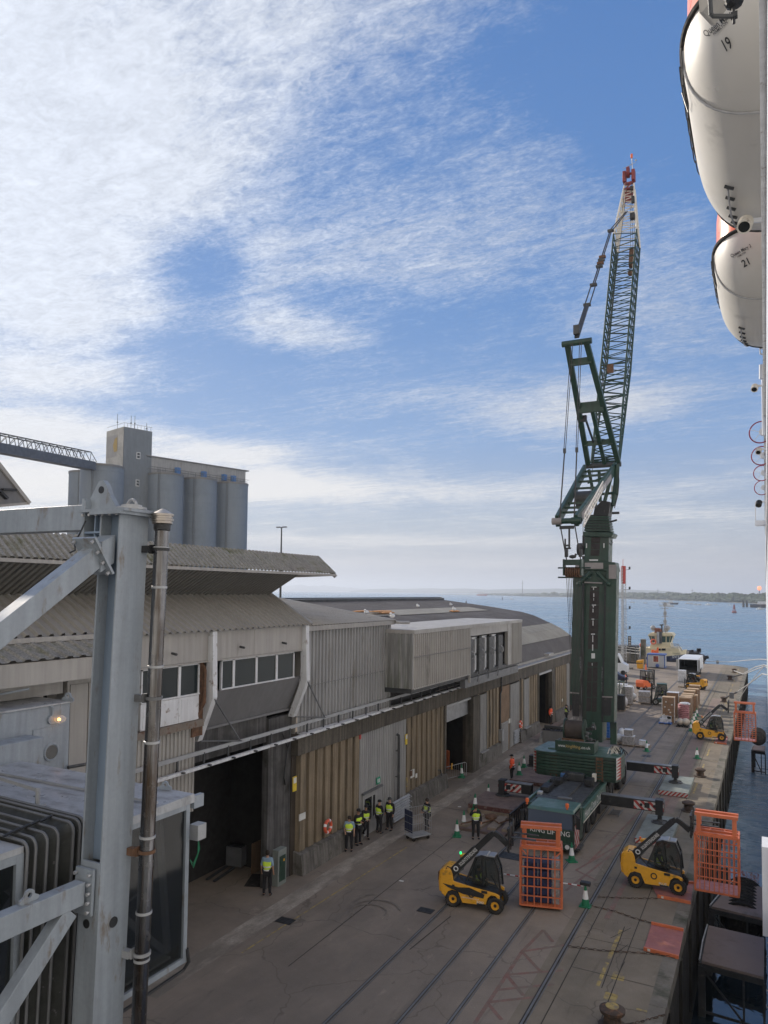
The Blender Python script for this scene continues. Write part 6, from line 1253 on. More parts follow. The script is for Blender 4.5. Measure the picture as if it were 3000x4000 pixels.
def joints(pose):
    J = dict(pelvis=(0, 0, .95), waist=(0, 0, 1.08), chest=(0, .01, 1.28), neck=(0, 0, 1.47), throat=(0, .01, 1.54), head=(0, .02, 1.63), crown=(0, .01, 1.72), nose=(0, .105, 1.62),
             shl=(-.18, 0, 1.42), shr=(.18, 0, 1.42), ell=(-.24, -.03, 1.14), elr=(.24, -.03, 1.14), wrl=(-.25, .06, .90), wrr=(.25, .06, .90),
             hipl=(-.10, 0, .92), hipr=(.10, 0, .92), knl=(-.12, .03, .50), knr=(.12, .03, .50), anl=(-.13, -.01, .08), anr=(.13, -.01, .08), tol=(-.15, .16, .035), tor=(.15, .16, .035))
    J.update(pose.get('j', {})); return J
def make_person(loc, rz, label, pose={}, top='cloth_black', legs='cloth_black', vest='hivis', coat=None, cap=None, hair='hair', skin='skin', group='quay workers', sc=1.1):
    t_ = thing('person', label, 'person', (0, 0, 0), 0, group); J = {k: Vector(v) for k, v in joints(pose).items()}
    for s_, w_, e_ in (('l', 'wrl', 'ell'), ('r', 'wrr', 'elr')):
        d = (J[w_]-J[e_]).normalized(); pm = J[w_]+d*.07; J['palm'+s_] = pm; sd_ = Vector((0, 1, 0)).cross(d)
        if sd_.length < .2: sd_ = Vector((1, 0, 0)).cross(d)
        sd_.normalize(); cl = d.cross(sd_)
        for k, ln in enumerate((.06, .072, .066, .052)): J['f%d%s' % (k, s_)] = pm+sd_*(.033-.022*k)+d*ln*.6; J['g%d%s' % (k, s_)] = pm+sd_*(.033-.022*k)+d*ln+cl*.02
        J['th'+s_] = J[w_]+d*.03+sd_*.05+cl*.02
    E_ = [('pelvis', 'waist'), ('waist', 'chest'), ('chest', 'neck'), ('neck', 'throat'), ('throat', 'head'), ('head', 'crown'), ('head', 'nose'), ('chest', 'shl'), ('chest', 'shr'), ('shl', 'ell'), ('shr', 'elr'), ('ell', 'wrl'), ('elr', 'wrr'),
          ('pelvis', 'hipl'), ('pelvis', 'hipr'), ('hipl', 'knl'), ('hipr', 'knr'), ('knl', 'anl'), ('knr', 'anr'), ('anl', 'tol'), ('anr', 'tor')]
    R0 = dict(pelvis=.125, waist=.115, chest=(.15, .12), neck=.06, throat=.055, head=(.085, .095), crown=.055, nose=.014, shl=.065, shr=.065, ell=.042, elr=.042, wrl=.028, wrr=.028, hipl=.09, hipr=.09, knl=.06, knr=.06, anl=.04, anr=.04, tol=.03, tor=.03)
    for s_ in 'lr':
        E_ += [('wr'+s_, 'palm'+s_), ('wr'+s_, 'th'+s_)]; R0['palm'+s_] = (.036, .018); R0['th'+s_] = .010
        for k in range(4): E_ += [('palm'+s_, 'f%d%s' % (k, s_)), ('f%d%s' % (k, s_), 'g%d%s' % (k, s_))]; R0['f%d%s' % (k, s_)] = .009; R0['g%d%s' % (k, s_)] = .0075
    def sub(names, f, add=0.): return {n: J[n] for n in names}, [e for e in E_ if e[0] in names and e[1] in names], {n: (tuple(x*f+add for x in R0[n]) if isinstance(R0[n], tuple) else R0[n]*f+add) for n in names}
    r = MB(); r.add(*skinmesh(J, E_, R0)); r.build('body', mt[skin], t_, smooth=True)
    r = MB(); r.add(*skinmesh(*sub(['pelvis', 'hipl', 'hipr', 'knl', 'knr', 'anl', 'anr'], 1.05, .018))); r.build('trousers', mt[legs], t_, smooth=True)
    tn = ['pelvis', 'waist', 'chest', 'neck', 'shl', 'shr', 'ell', 'elr']+([] if pose.get('short') else ['wrl', 'wrr'])
    r = MB(); r.add(*skinmesh(*sub(tn, 1.05, .022 if not coat else .045))); r.build('jacket', mt[coat or top], t_, smooth=True)
    if vest:
        r = MB(); r.add(*skinmesh(*sub(['pelvis', 'waist', 'chest', 'shl', 'shr'], 1.08, .034))); v_ = r.build('vest', mt[vest], t_, smooth=True)
    for z_ in ((1.0, 1.12) if not coat else (.95, 1.1)):
        r = MB(); rr = .185 if not coat else .205; c_ = J['pelvis'].lerp(J['chest'], (z_-.95)/.33); n_ = 16; vs = []
        for zz_ in (0, .05): vs += [c_+Vector((rr*cos(2*pi*i/n_), rr*.92*sin(2*pi*i/n_), zz_)) for i in range(n_)]
        r.add(vs, [(i, (i+1) % n_, n_+(i+1) % n_, n_+i) for i in range(n_)])
        if vest or coat: r.build('reflective_band', mt['reflect_white'], t_, smooth=True)
    hd = J['head']; r = MB()
    if cap: r.lathe([(.104, .0), (.106, .05), (.08, .10), (.02, .12)], tuple(hd+Vector((0, -.005, .03))), 14); r.box(hd+Vector((0, .12, .04)), (.13, .10, .012)); r.build('cap', mt[cap], t_, smooth=True)
    else: r.sph(hd+Vector((0, -.018, .03)), .104, 12, 8, (.95, 1, 1.05)); r.build('hair', mt[hair], t_, smooth=True)
    for s_ in (-1, 1): r = MB(); r.sph(hd+Vector((.032*s_, .092, .012)), .010, 6, 4); r.build('eye', mt['cloth_black'], t_)
    for a_ in ('l', 'r'): r = MB(); p = J['an'+a_].lerp(J['to'+a_], .5); r.sph(Vector((p.x, p.y, p.z-.005)), .07, 10, 6, (.75, 1.9, .6)); r.build('shoe', mt['cloth_black'], t_, smooth=True)
    t_.location = loc; t_.rotation_euler = (0, 0, rz); wd_ = sc*random.uniform(.94, 1.1); t_.scale = (wd_, wd_, sc*random.uniform(.97, 1.03)); return t_
# rz: 0 looks to +y; the camera lies towards -y, +x
ARM_PHONE = dict(elr=(.27, .08, 1.24), wrr=(.12, .17, 1.50)); ARM_FOLD = dict(ell=(-.25, .04, 1.16), wrl=(-.02, .20, 1.18), elr=(.25, .04, 1.16), wrr=(.02, .22, 1.14)); ARM_FRONT = dict(ell=(-.23, .10, 1.14), wrl=(-.10, .30, 1.08), elr=(.23, .10, 1.14), wrr=(.10, .30, 1.08))
LEG_UP = dict(knr=(.13, .26, .62), anr=(.13, -.02, .40), tor=(.15, .13, .34)); WALK = dict(knl=(-.11, .12, .50), anl=(-.12, .22, .09), tol=(-.13, .38, .05), knr=(.11, .02, .49), anr=(.12, -.22, .14), tor=(.13, -.08, .04))
SIT = dict(knl=(-.13, .42, .90), anl=(-.13, .46, .50), tol=(-.13, .62, .46), knr=(.13, .42, .90), anr=(.13, .46, .50), tor=(.13, .62, .46), ell=(-.25, .12, 1.14), wrl=(-.12, .36, 1.10), elr=(.25, .12, 1.14), wrr=(.12, .36, 1.10))
D_ = radians
def at(u, v, z=0.): p = G(u, v, z); return (p.x, p.y, z)
make_person(at(1042, 3500), D_(20), 'person in yellow vest and pale blue shirt standing alone by the dark dock opening', dict(short=True), top='cloth_blue', sc=1.18)
make_person(at(1363, 3325), D_(-160), 'person in a blue shirt and open vest, nearest of the five along the wall', dict(short=True, j=dict(wrr=(.16, .18, .98))), top='cloth_blue')
make_person(at(1398, 3300), D_(-110), 'hooded person in black with a vest leaning beside the blue shirted one', dict(j=ARM_FOLD), cap='cloth_black')
make_person(at(1428, 3280), D_(-130), 'person in a bright vest and black cap with one foot up against the wall', dict(j={**ARM_FRONT, **LEG_UP}), cap='cloth_black')
make_person(at(1480, 3255), D_(-20), 'person in black cap and vest standing in front of the small wall door', dict(j=ARM_FOLD), cap='cloth_black')
make_person(at(1522, 3243), D_(170), 'person in grey cap with long open vest, farthest of the five along the wall', {}, cap='cloth_grey')
make_person(at(1668, 3248), D_(150), 'person in vest and dark clothes pushing the mesh roll cage', dict(j={**ARM_FRONT, **WALK}))
make_person(at(1858, 3277), D_(-150), 'person in a yellow vest holding a phone to the ear beside the mat pile', dict(j=ARM_PHONE))
make_person(at(2000, 3052), D_(95), 'person in long orange coat and black cap left of the counterweights', dict(j=dict(elr=(.22, .05, 1.16), wrr=(.10, .16, 1.3))), vest=None, coat='hiorange', cap='cloth_black', sc=1.12)
make_person(at(2151, 2829), D_(-100), 'person in orange coat standing at the far warehouse doorway', {}, vest=None, coat='hiorange', hair='cloth_black', sc=1.12)
make_person(at(2212, 2820), D_(-60), 'person in black with a green yellow vest half hidden behind the crane', dict(j=ARM_FRONT), cap='cloth_black')
make_person(at(2446, 2672), D_(-70), 'person in orange vest looking at a handheld on the far quay', dict(j=ARM_FRONT), vest='hiorange', skin='skin_dark', sc=1.1)
# ================================================================= TELEHANDLERS
def wheel(parent, c, R_, w_, rim='jcb_yellow', n=22):
    r = MB(); r.lathe([(R_*.55, -w_/2), (R_*.88, -w_/2), (R_, -w_*.32), (R_, w_*.32), (R_*.88, w_/2), (R_*.55, w_/2)], c, n, 'Y', False)
    for k in range(n): a = 2*pi*k/n; r.box((c[0]+R_*cos(a), c[1], c[2]+R_*sin(a)), (.05, w_*.8, .03), Matrix.Rotation(-a+pi/2, 3, 'Y'))
    o = r.build('wheel', mt['rubber'], parent); r = MB(); s_ = -1 if c[1] < 0 else 1
    r.lathe([(R_*.55, 0), (R_*.5, s_*w_*.42), (R_*.35, s_*w_*.40), (R_*.33, s_*w_*.3), (R_*.15, s_*w_*.3), (.04, s_*w_*.36)], c, 16, 'Y'); r.build('rim', mt[rim], o, smooth=True)
    r = MB(); r.lathe([(R_*.2, s_*w_*.31), (R_*.16, s_*w_*.45)], c, 12, 'Y'); r.build('hub', mt['black_steel'], o); return o
def telehandler(label, raised=True, stripe=False):
    t_ = thing('telehandler', label, 'telehandler', (0, 0, 0), 0, 'yellow telehandlers'); Yb_ = 'jcb_yellow'
    side = [(-1.5, .55), (-1.55, 1.0), (-1.5, 1.52), (-1.42, 1.62), (-1.08, 1.62), (-1.0, 1.45), (-.95, 1.14), (-.2, 1.02), (1.0, .88), (1.17, .80), (1.15, .62), (.98, .78), (.78, .78), (.62, .62), (.55, .30), (-.52, .26), (-.62, .50), (-.72, .72), (-1.0, .76), (-1.2, .66), (-1.32, .42)]
    for y0, y1 in ((-.56, -.46), (.46, .56)):
        r = MB(); r.prism([(x, y0, z) for x, z in side], (0, y1-y0, 0)); r.build('side_panel', mt[Yb_], t_, bevel=.015)
    r = MB(); r.prism([(x, -.46, z) for x, z in [(-1.48, .5), (-1.52, 1.5), (-1.1, 1.55), (-.95, 1.1), (1.0, .85), (1.1, .5), (.5, .28), (-.5, .28)]], (0, .92, 0)); r.build('chassis', mt['black_steel'], t_)
    r = MB(); r.prism([(-1.62, -.5, .6), (-1.68, -.45, 1.0), (-1.62, -.45, 1.5), (-1.4, -.5, 1.66), (-1.1, -.5, 1.66), (-1.3, -.5, .5)], (0, 1.0, 0)); r.build('counterweight', mt[Yb_], t_, bevel=.04)
    r = MB(); r.bb((-1.70, -.42, 1.05), (-1.62, -.2, 1.42)); r.bb((-1.70, .2, 1.05), (-1.62, .42, 1.42)); r.build('rear_lamp', mt['rust'], t_)
    if stripe:
        for s_ in (-1, 1): r = MB(); r.prism([(x, s_*.565, z) for x, z in [(-1.45, 1.0), (-.7, .92), (-.2, .98), (.5, .78), (.45, .60), (-.5, .66), (-1.2, .86)]], (0, s_*.006, 0)); r.build('black_decal', mt['black_steel'], t_)
    for q in ([(-1.3, -.5, 1.6), (-1.25, -.5, 1.75), (-.9, -.42, 1.62), (-.5, -.46, 1.25)], [(-.9, -.3, 1.5), (-.6, -.5, 1.3), (-.3, -.48, 1.05)], [(1.0, -.3, 1.3), (1.1, -.4, 1.1), (1.12, -.4, .9)]): r = MB(); r.path(q, .022, 5); r.build('hydraulic_hose', mt['rubber'], t_)
    r = MB(); r.bb((.15, -.60, .3), (.55, -.56, .36)); r.build('step', mt['black_steel'], t_)
    r = MB(); r.torus((-.11, -.566, .70), .125, .028, (0, 1, 0), 20, 6); r.bb((.35, -.57, .82), (.62, -.56, .94)); r.bb((-1.0, -.57, .9), (-.88, -.56, 1.0)); r.build('side_emblem', mt['black_steel'], t_)
    r = MB(); lettering(r, 'PLUS' if not stripe else '300', (.12, -.575, .36), (1, 0, 0), (0, 0, 1), .11, .34); lettering(r, 'solentstevedores.co.uk', (-.55, -.575, .50), (1, 0, 0), (0, 0, 1), .06, .8) if stripe else None; r.build('side_lettering', mt['letter_white'], t_)
    for x, y in ((-.96, -.45), (.97, -.47), (-.96, .45), (.97, .47)): wheel(t_, (x, y, .36), .36, .26 if x < 0 else .30)
    # cab
    r = MB(); P_ = [(-.45, 1.1), (-.02, 2.18), (.25, 2.3), (.82, 2.25), (1.02, 1.75), (1.1, .95)]
    for y in (-.15, .50):
        for (a, b) in zip(P_[:-1], P_[1:]): r.beam((a[0], y, a[1]), (b[0], y, b[1]), .07, .08, (0, 1, 0))
        r.beam((.35, y, 1.0), (.25, y, 2.3), .05, .06, (0, 1, 0))
    for a in P_[1:5]: r.beam((a[0], -.15, a[1]), (a[0], .5, a[1]), .06, .06)
    r.build('cab_frame', mt['black_steel'], t_)
    r = MB(); r.prism([(x, -.13, z) for x, z in P_], (0, .012, 0)); r.prism([(x, .48, z) for x, z in P_], (0, .012, 0)); r.add([(.82, -.15, 2.25), (.82, .5, 2.25), (1.02, .5, 1.75), (1.02, -.15, 1.75), (1.1, .5, .95), (1.1, -.15, .95)], [(0, 1, 2, 3), (3, 2, 4, 5)]); r.build('cab_glass', glass_cab, t_)
    r = MB(); r.hexa([(-.05, -.17, 2.22), (.55, -.17, 2.3), (.55, .52, 2.3), (-.05, .52, 2.22), (.0, -.12, 2.30), (.5, -.12, 2.38), (.5, .47, 2.38), (.0, .47, 2.30)]); r.bb((.55, -.12, 2.28), (.85, .47, 2.34)); r.build('cab_roof', mt['galv'], t_, bevel=.02)
    r = MB(); r.box((.12, .17, 1.05), (.5, .46, .12)); r.box((-.12, .17, 1.35), (.12, .44, .6)); r.build('seat', mt['rubber'], t_)
    r = MB(); r.torus((.62, .17, 1.42), .17, .018, (.8, 0, .6), 16, 5); r.tube((.85, .17, 1.0), (.62, .17, 1.42), .03, n=6); r.build('steering_wheel', mt['black_steel'], t_)
    # boom on the near side
    y = -.34; yb = mt['black_steel']
    if raised: A_, B_ = Vector((-1.1, y, 1.42)), Vector((.72, y, 3.35)); K = [(.88, 3.46), (1.08, 3.36), (1.5, 3.02)]; cz = 3.25
    else: A_, B_ = Vector((-1.1, y, 1.42)), Vector((.9, y, 1.55)); K = [(1.05, 1.5), (1.15, 1.2), (1.5, .7)]; cz = .75
    m_ = A_.lerp(B_, .64); dd = (B_-A_).normalized()
    r = MB(); r.beam(A_-dd*.15, m_, .22, .36, (0, 1, 0)) if False else r.beam(A_-dd*.15, m_, .36, .22, (0, 1, 0)); r.build('boom_outer', yb, t_, bevel=.015)
    r = MB(); r.beam(m_, B_, .27, .17, (0, 1, 0)); r.build('boom_inner', yb, t_, bevel=.015)
    r = MB(); pp_ = [B_]+[Vector((a, y, b)) for a, b in K]
    for a, b in zip(pp_[:-1], pp_[1:]): r.beam(a-(b-a)*.08, b, .24, .2, (0, 1, 0))
    r.build('boom_knuckle', yb, t_, bevel=.03)
    r = MB(); r.bb((1.5, -.62, cz-.52), (1.58, .42, cz+.42)) if False else None
    for yy_ in (-.55, -.1, .38): r.bb((1.52, yy_-.03, cz-.5), (1.6, yy_+.03, cz+.55))
    for zz_ in (-.42, -.05, .45): r.bb((1.5, -.62, cz+zz_), (1.58, .45, cz+zz_+.1))
    r.build('carriage', yb, t_)
    for yy_ in (-.42, .25): r = MB(); r.bb((1.6, yy_-.06, cz+.12), (2.75, yy_+.06, cz+.17)); r.bb((1.58, yy_-.06, cz+.12), (1.64, yy_+.06, cz+.75)); r.build('fork', mt['dark_steel'], t_)
    r = MB(); u_ = Vector((0, 0, 1)); nrm2 = Vector((0, -1, 0)); up2 = dd.cross(Vector((0, 1, 0))); up2 = -up2 if up2.z < 0 else up2
    lettering(r, 'SOLENTSTEVEDORES', A_+dd*.62+Vector((0, -.122, 0))-up2*.07, dd, up2, .15, 1.12); r.torus(A_+dd*.36+Vector((0, -.122, 0)), .095, .026, (0, 1, 0), 18, 5); r.build('boom_lettering', mt['letter_white'], t_)
    r = MB(); r.tube(A_+dd*.2+Vector((0, -.0, -.35)), A_+dd*1.0+Vector((0, 0, -.2)), .05, n=8); r.build('lift_ram', mt['mid_steel'], t_)
    r = MB(); r.tube((-.75, .3, 1.4), (-.62, .38, 2.0), .05, n=6); r.build('mast_post', yb, t_)
    r = MB(); r.torus((-.55, .34, 2.05), .16, .06, (0, 0, 1), 18, 8); r.box((-.75, .34, 2.03), (.2, .22, .12)); r.build('raised_ring_guard', mt[Yb_], t_)
    r = MB(); r.lathe([(.05, 0), (.05, .10)], (-.85, .34, 2.08), 8); bc = r.build('beacon', emit('beacon_green', (.02, .8, .25), 1.5) if stripe else mt['orange_plain'], t_)
    return t_
t2 = telehandler('yellow telehandler on the red ramp nearest the water, holding a cage over the edge'); t2.location = (-4.8, 38.72, .03)
t1 = telehandler('yellow and black telehandler with green beacon beside the orange cage in the middle foreground', True, True); t1.location = (-11.82, 32.57, 0); t1.rotation_euler = (0, 0, D_(6))
dup(t2, (-4.9, 80.1, .03), 0, 'yellow telehandler beyond the cones holding an orange cage over the edge, farther along the quay', 'yellow telehandlers')
t4 = telehandler('small yellow forklift type loader moving a wrapped pallet at the back of the white lorry', False); t4.location = (-9.5, 121.5, 0); t4.rotation_euler = (0, 0, D_(155))
for (x, y, z, rz_, lab) in ((-4.75, 38.86, .18, -90, 'driver in lime vest inside the near right telehandler'), (-11.8, 32.75, .12, -84, 'driver half seen in the cab of the yellow and black telehandler'), (-4.85, 80.25, .18, -90, 'driver with lime vest in the telehandler farther along the quay')):
    make_person((x, y, z), D_(rz_), lab, dict(j=SIT), sc=.98, group='drivers')
# ================================================================= ORANGE CAGES
def cage(label, loc, rz, goods, nx=6, nz=6, W_=1.82, D2=1.25, Hc=2.52):
    t_ = thing('lifting_cage', label, 'cage', loc, rz, 'orange man cages'); M2 = Matrix.Translation(Vector(loc)) @ Matrix.Rotation(rz, 4, 'Z')
    def P(x, y, z): return M2 @ Vector((x, y, z))
    def bar(mb, a, b, w_=.06): mb.beam(P(*a), P(*b), w_, w_)
    x0, x1, y0, y1 = -W_/2, W_/2, -D2/2, D2/2
    r = MB()
    for x in (x0, x1):
        for y in (y0, y1): bar(r, (x, y, 0), (x, y, Hc), .08)
    for z in (0, Hc):
        bar(r, (x0, y0, z), (x1, y0, z), .08); bar(r, (x0, y1, z), (x1, y1, z), .08); bar(r, (x0, y0, z), (x0, y1, z), .08); bar(r, (x1, y0, z), (x1, y1, z), .08)
    for k in (1, 2): bar(r, (x0+W_*k/3, y0, Hc), (x0+W_*k/3, y1, Hc), .05)
    r.build('cage_frame', mt['cage_orange'], t_)
    def mesh_(nm, a, du, dv, n1, n2):
        r = MB(); a = Vector(a); du = Vector(du); dv = Vector(dv)
        for k in range(1, n1): bar(r, a+du*k/n1, a+du*k/n1+dv, .042)
        for k in range(1, n2): bar(r, a+dv*k/n2, a+dv*k/n2+du, .045)
        r.build(nm, mt['cage_orange'], t_)
    mesh_('mesh_side', (x0, y0, 0), (W_, 0, 0), (0, 0, Hc), nx, nz); mesh_('mesh_side', (x0, y1, 0), (W_, 0, 0), (0, 0, Hc), nx, nz); mesh_('mesh_end', (x0, y0, 0), (0, D2, 0), (0, 0, Hc), 2, nz); mesh_('mesh_end', (x1, y0, 0), (0, D2, 0), (0, 0, Hc), 2, 4)
    r = MB(); r.add([P(x0, y0, .02), P(x1, y0, .02), P(x1, y1, .02), P(x0, y1, .02), P(x0, y0, .05), P(x1, y0, .05), P(x1, y1, .05), P(x0, y1, .05)], [(0, 3, 2, 1), (4, 5, 6, 7)]); r.build('floor_plate', mt['sack_pink'] if not goods else mt['cage_orange'], t_)
    r = MB()
    for y in (y0+.1, y0+.62):
        r.beam(P(x0, y, Hc+.92), P(x1, y, Hc+.92), .16, .14); r.beam(P(x0+.02, y, Hc+.06), P(x1-.02, y, Hc+.06), .14, .12)
        for x in (x0+.16, x1-.16): r.beam(P(x, y, Hc), P(x, y, Hc+.92), .17, .10)
    r.build('fork_sleeve', mt['cage_orange'], t_)
    r = MB(); r.beam(P(x0, y0, Hc-.02), P(x0+.25, y0, Hc-.28), .05, .05); r.build('corner_gusset', mt['cage_orange'], t_); r = MB(); r.beam(P(x1, y0, Hc-.02), P(x1-.25, y0, Hc-.28), .05, .05); r.build('corner_gusset', mt['cage_orange'], t_)
    return t_, P
c1, P1_ = cage('orange mesh lifting cage holding dark blue goods in front of the crane cab', (-9.27, 34.1, .18), D_(15), True)
gd = thing('blue_crates', 'stack of dark blue folded crates inside the foreground orange cage', 'goods', (-9.27, 34.1, .24), D_(15))
for k in range(5):
    for i in range(2): r = MB(); r.hexa([P1_(-.75+i*.62, -.45, .08+k*.36), P1_(-.16+i*.62, -.45, .08+k*.36), P1_(-.16+i*.62, .4, .08+k*.36), P1_(-.75+i*.62, .4, .08+k*.36), P1_(-.75+i*.62, -.45, .40+k*.36), P1_(-.16+i*.62, -.45, .40+k*.36), P1_(-.16+i*.62, .4, .40+k*.36), P1_(-.75+i*.62, .4, .40+k*.36)]); r.build('crate', mt['blue_goods'], gd, bevel=.02)
r = MB(); r.hexa([P1_(.5, -.45, .08), P1_(.8, -.45, .08), P1_(.8, .4, .08), P1_(.5, .4, .08), P1_(.5, -.45, 1.9), P1_(.8, -.45, 1.9), P1_(.8, .4, 1.9), P1_(.5, .4, 1.9)]); r.build('wrapped_bundle', mt['wrap_grey'], gd)
cage('orange bar cage held over the water by the near right telehandler', (-2.14, 38.35, .62), 0, False, 9, 4)
cage('orange mesh cage held over the quay edge by the farther telehandler', (-1.9, 79.9, .35), 0, False, 6, 7, 1.85, 1.2, 2.6)
# ================================================================= CONES
cp = thing('traffic_cone', 'x', 'cone', (0, 0, 0), 0, 'green and white traffic cones')
r = MB(); r.bb((-.25, -.25, 0), (.25, .25, .05)); r.lathe([(.19, .05), (.135, .34)], (0, 0, 0), 14); r.build('cone_body', mt['cone_green'], cp); r = MB(); r.lathe([(.075, .72), (.03, .98)], (0, 0, 0), 14); r.build('cone_tip', mt['cone_green'], cp)
r = MB(); r.lathe([(.137, .34), (.077, .72)], (0, 0, 0), 14); r.build('reflective_sleeve', mt['reflect_white'], cp)
CN = [((2287, 3540), 0, 'green cone in front of the foreground cage carrying a small black box'), ((2233, 3365), 0, 'green cone at the front corner of the crane cab'), ((1785, 3268), 0, 'green cone nearest the camera at the left end of the mat pile'), ((1812, 3230), .0, 'green cone just behind the leftmost one by the mat pile'), ((1856, 3160), .3, 'green cone on the upper left corner of the brown mat'), ((1908, 3118), 0, 'green cone standing clear behind the brown mat'), ((1803, 3037), 0, 'green cone at the end of the crowd barrier by the warehouse'),
      ((2028, 3027), .25, 'green cone on the far left mat beside the orange coat'), ((2047, 2998), 0, 'green cone near the far left outrigger end'), ((2526, 2935), 0, 'green cone standing at the flat pallet'), ((2723, 2963), 0, 'lone green cone on the apron between both telehandlers'), ((2699, 2856), 0, 'nearest cone of the row along the crane rail'), ((2705, 2838), 0, 'second cone of the row along the crane rail'), ((2711, 2823), 0, 'third cone of the row along the crane rail'), ((2716, 2810), 0, 'fourth cone of the row along the crane rail'), ((2722, 2797), 0, 'farthest cone of the row along the crane rail')]
for i, ((u, v), z, lab) in enumerate(CN):
    p = G(u, v, z)
    if i == 0: cp.location = p; cp['label'] = lab
    else: dup(cp, p, random.random(), lab, 'green and white traffic cones')
p = G(2523, 2618); r = MB(); oc = thing('orange_cone', 'single orange cone beside the grey hut', 'cone', tuple(p)); r.lathe([(.28, 0), (.28, .06), (.2, .07), (.05, 1.2)], tuple(p), 12); r.build('cone_body', mt['orange_plain'], oc)
p = G(2287, 3540); r = MB(); r.box((p.x, p.y, 1.02), (.45, .3, .14)); tag(r.build('black_box', mt['black_steel'], None, bevel=.02), 'small black box on top of the cone in front of the foreground cage', 'box')
bp_ = thing('barrier_pole', 'red and white plastic barrier pole between the telehandler and a cone', 'pole', (p.x, p.y, .9))
a = Vector((p.x-.1, p.y, .88)); b = Vector((-11.2, 34.6, .86)); r = MB(); r.tube(a, b, .03, n=6); r.build('pole_tube', mt['reflect_white'], bp_)
for k in range(9): r = MB(); r.tube(a.lerp(b, k/9+.03), a.lerp(b, k/9+.075), .032, n=6); r.build('red_band', mt['hazard_red'], bp_)
# ================================================================= GOODS ON THE QUAY
def pallet(th_, x, y, sx=1.1, sy=1.1, mk='timber', z=0.01):
    r = MB(); r.bb((x-sx/2, y-sy/2, z+.10), (x+sx/2, y+sy/2, z+.14))
    for k in (-1, 0, 1): r.bb((x+k*(sx/2-.06)-.05, y-sy/2, z), (x+k*(sx/2-.06)+.05, y+sy/2, z+.10))
    r.build('pallet', mt[mk], th_)
def goods(name, lab, cat, u, v, boxes, pm='timber', grp='pallet loads on the quay', psz=1.1):
    p = G(u, v); t_ = thing(name, lab, cat, (p.x, p.y, 0), 0, grp)
    if pm: pallet(t_, p.x, p.y, psz, psz, pm)
    for (nm, dx, dy, z, sx, sy, sz, mk) in boxes:
        r = MB(); 
        if mk.startswith('sack') or 'bag' in nm:
            r.sph((p.x+dx, p.y+dy, z+sz/2), .5, 14, 9, (sx, sy, sz))
            for q in r.v: q.x += random.uniform(-.03, .03); q.z += random.uniform(-.02, .02); q.z = max(q.z, z)
            r.build(nm, mt[mk], t_, smooth=True)
        else: r.box((p.x+dx, p.y+dy, z+sz/2), (sx, sy, sz)); r.build(nm, mt[mk], t_, bevel=.03 if 'wrap' in mk else .01)
    return t_
goods('wrapped_pallet', 'pallet with two stacked shrink wrapped bundles right of the crane mast', 'pallet', 2456, 2912, [('wrapped_bundle', 0, 0, .15, 1.05, 1.0, .75, 'wrap_grey'), ('wrapped_bundle', 0, 0, .92, .75, .75, .55, 'wrap_grey'), ('film_top', 0, 0, .88, 1.08, 1.02, .04, 'wrap_white'), ('film_top', 0, 0, 1.46, .78, .78, .05, 'wrap_white')])
goods('flat_pallet', 'flat wide pallet carrying one small white wrapped box', 'pallet', 2508, 2916, [('white_box', .05, 0, .15, .6, .5, .45, 'wrap_white'), ('film_sheet', .4, .1, .15, .5, .6, .06, 'wrap_white')], psz=1.35)
goods('wrapped_pallet', 'white wrapped load half hidden at the right foot of the crane mast', 'pallet', 2418, 2905, [('wrapped_bag', 0, 0, .15, .9, .9, .8, 'wrap_white'), ('wrapped_bag', 0, 1.5, .15, .7, .9, 1.1, 'wrap_white')])
goods('blue_crate_stack', 'tall stack of light blue crates seen between the crane struts', 'crates', 2372, 2885, [('blue_crate', 0, 0, .15+.28*k, .62, .8, .25, 'plastic_blue') for k in range(7)])
goods('black_wrapped_pallet', 'black wrapped tall pallet load beside the mast edge', 'pallet', 2424, 2776, [('wrapped_bundle', 0, 0, .15, 1.0, 1.0, 1.75, 'black_steel')])
goods('white_bag_pallet', 'white bulk bag next to the black wrapped pallet', 'bag', 2440, 2764, [('bulk_bag', 0, 0, .15, .8, .9, 1.2, 'wrap_white')])
goods('wrapped_pallet', 'grey wrapped double height load behind the black pallet', 'pallet', 2451, 2752, [('wrapped_bundle', 0, 0, .15, 1.2, 1.1, 1.2, 'wrap_grey'), ('wrapped_bundle', 0, 0, 1.37, 1.2, 1.1, .9, 'wrap_grey'), ('film_top', 0, 0, 2.28, 1.25, 1.15, .05, 'wrap_white')])
goods('wrapped_pallet', 'pale wrapped load at the left of the double height load', 'pallet', 2430, 2745, [('wrapped_bundle', 0, 0, .15, 1.4, 1.1, 2.3, 'wrap_white')])
goods('white_bag_pallet', 'large white bag load on a pallet under the green lattice section', 'bag', 2466, 2738, [('bulk_bag', 0, 0, .15, 1.3, 1.2, 1.0, 'wrap_white'), ('bulk_bag', -.1, 0, .9, 1.0, 1.0, 1.2, 'wrap_white')])
goods('carton_stack', 'tall brown carton stack with white labels and corner posts', 'cartons', 2613, 2823, [('carton_block', 0, 0, .15, 1.25, 1.1, 2.65, 'card'), ('top_board', 0, 0, 2.8, 1.3, 1.15, .06, 'card_top')]+[('corner_post', sx_*.64, -.57, .1, .07, .07, 2.8, 'hazard_white') for sx_ in (-1, 1)]+[('label', random.uniform(-.5, .5), -.56, .6+.28*k, .16, .02, .12, 'paper') for k in range(7)]+[('carton_seam', 0, -.553, .15+.5*k, 1.24, .01, .02, 'dark_steel') for k in range(1, 5)]+[('carton_seam', -.3+.35*k, -.553, .15, .015, .01, 2.6, 'dark_steel') for k in range(3)])
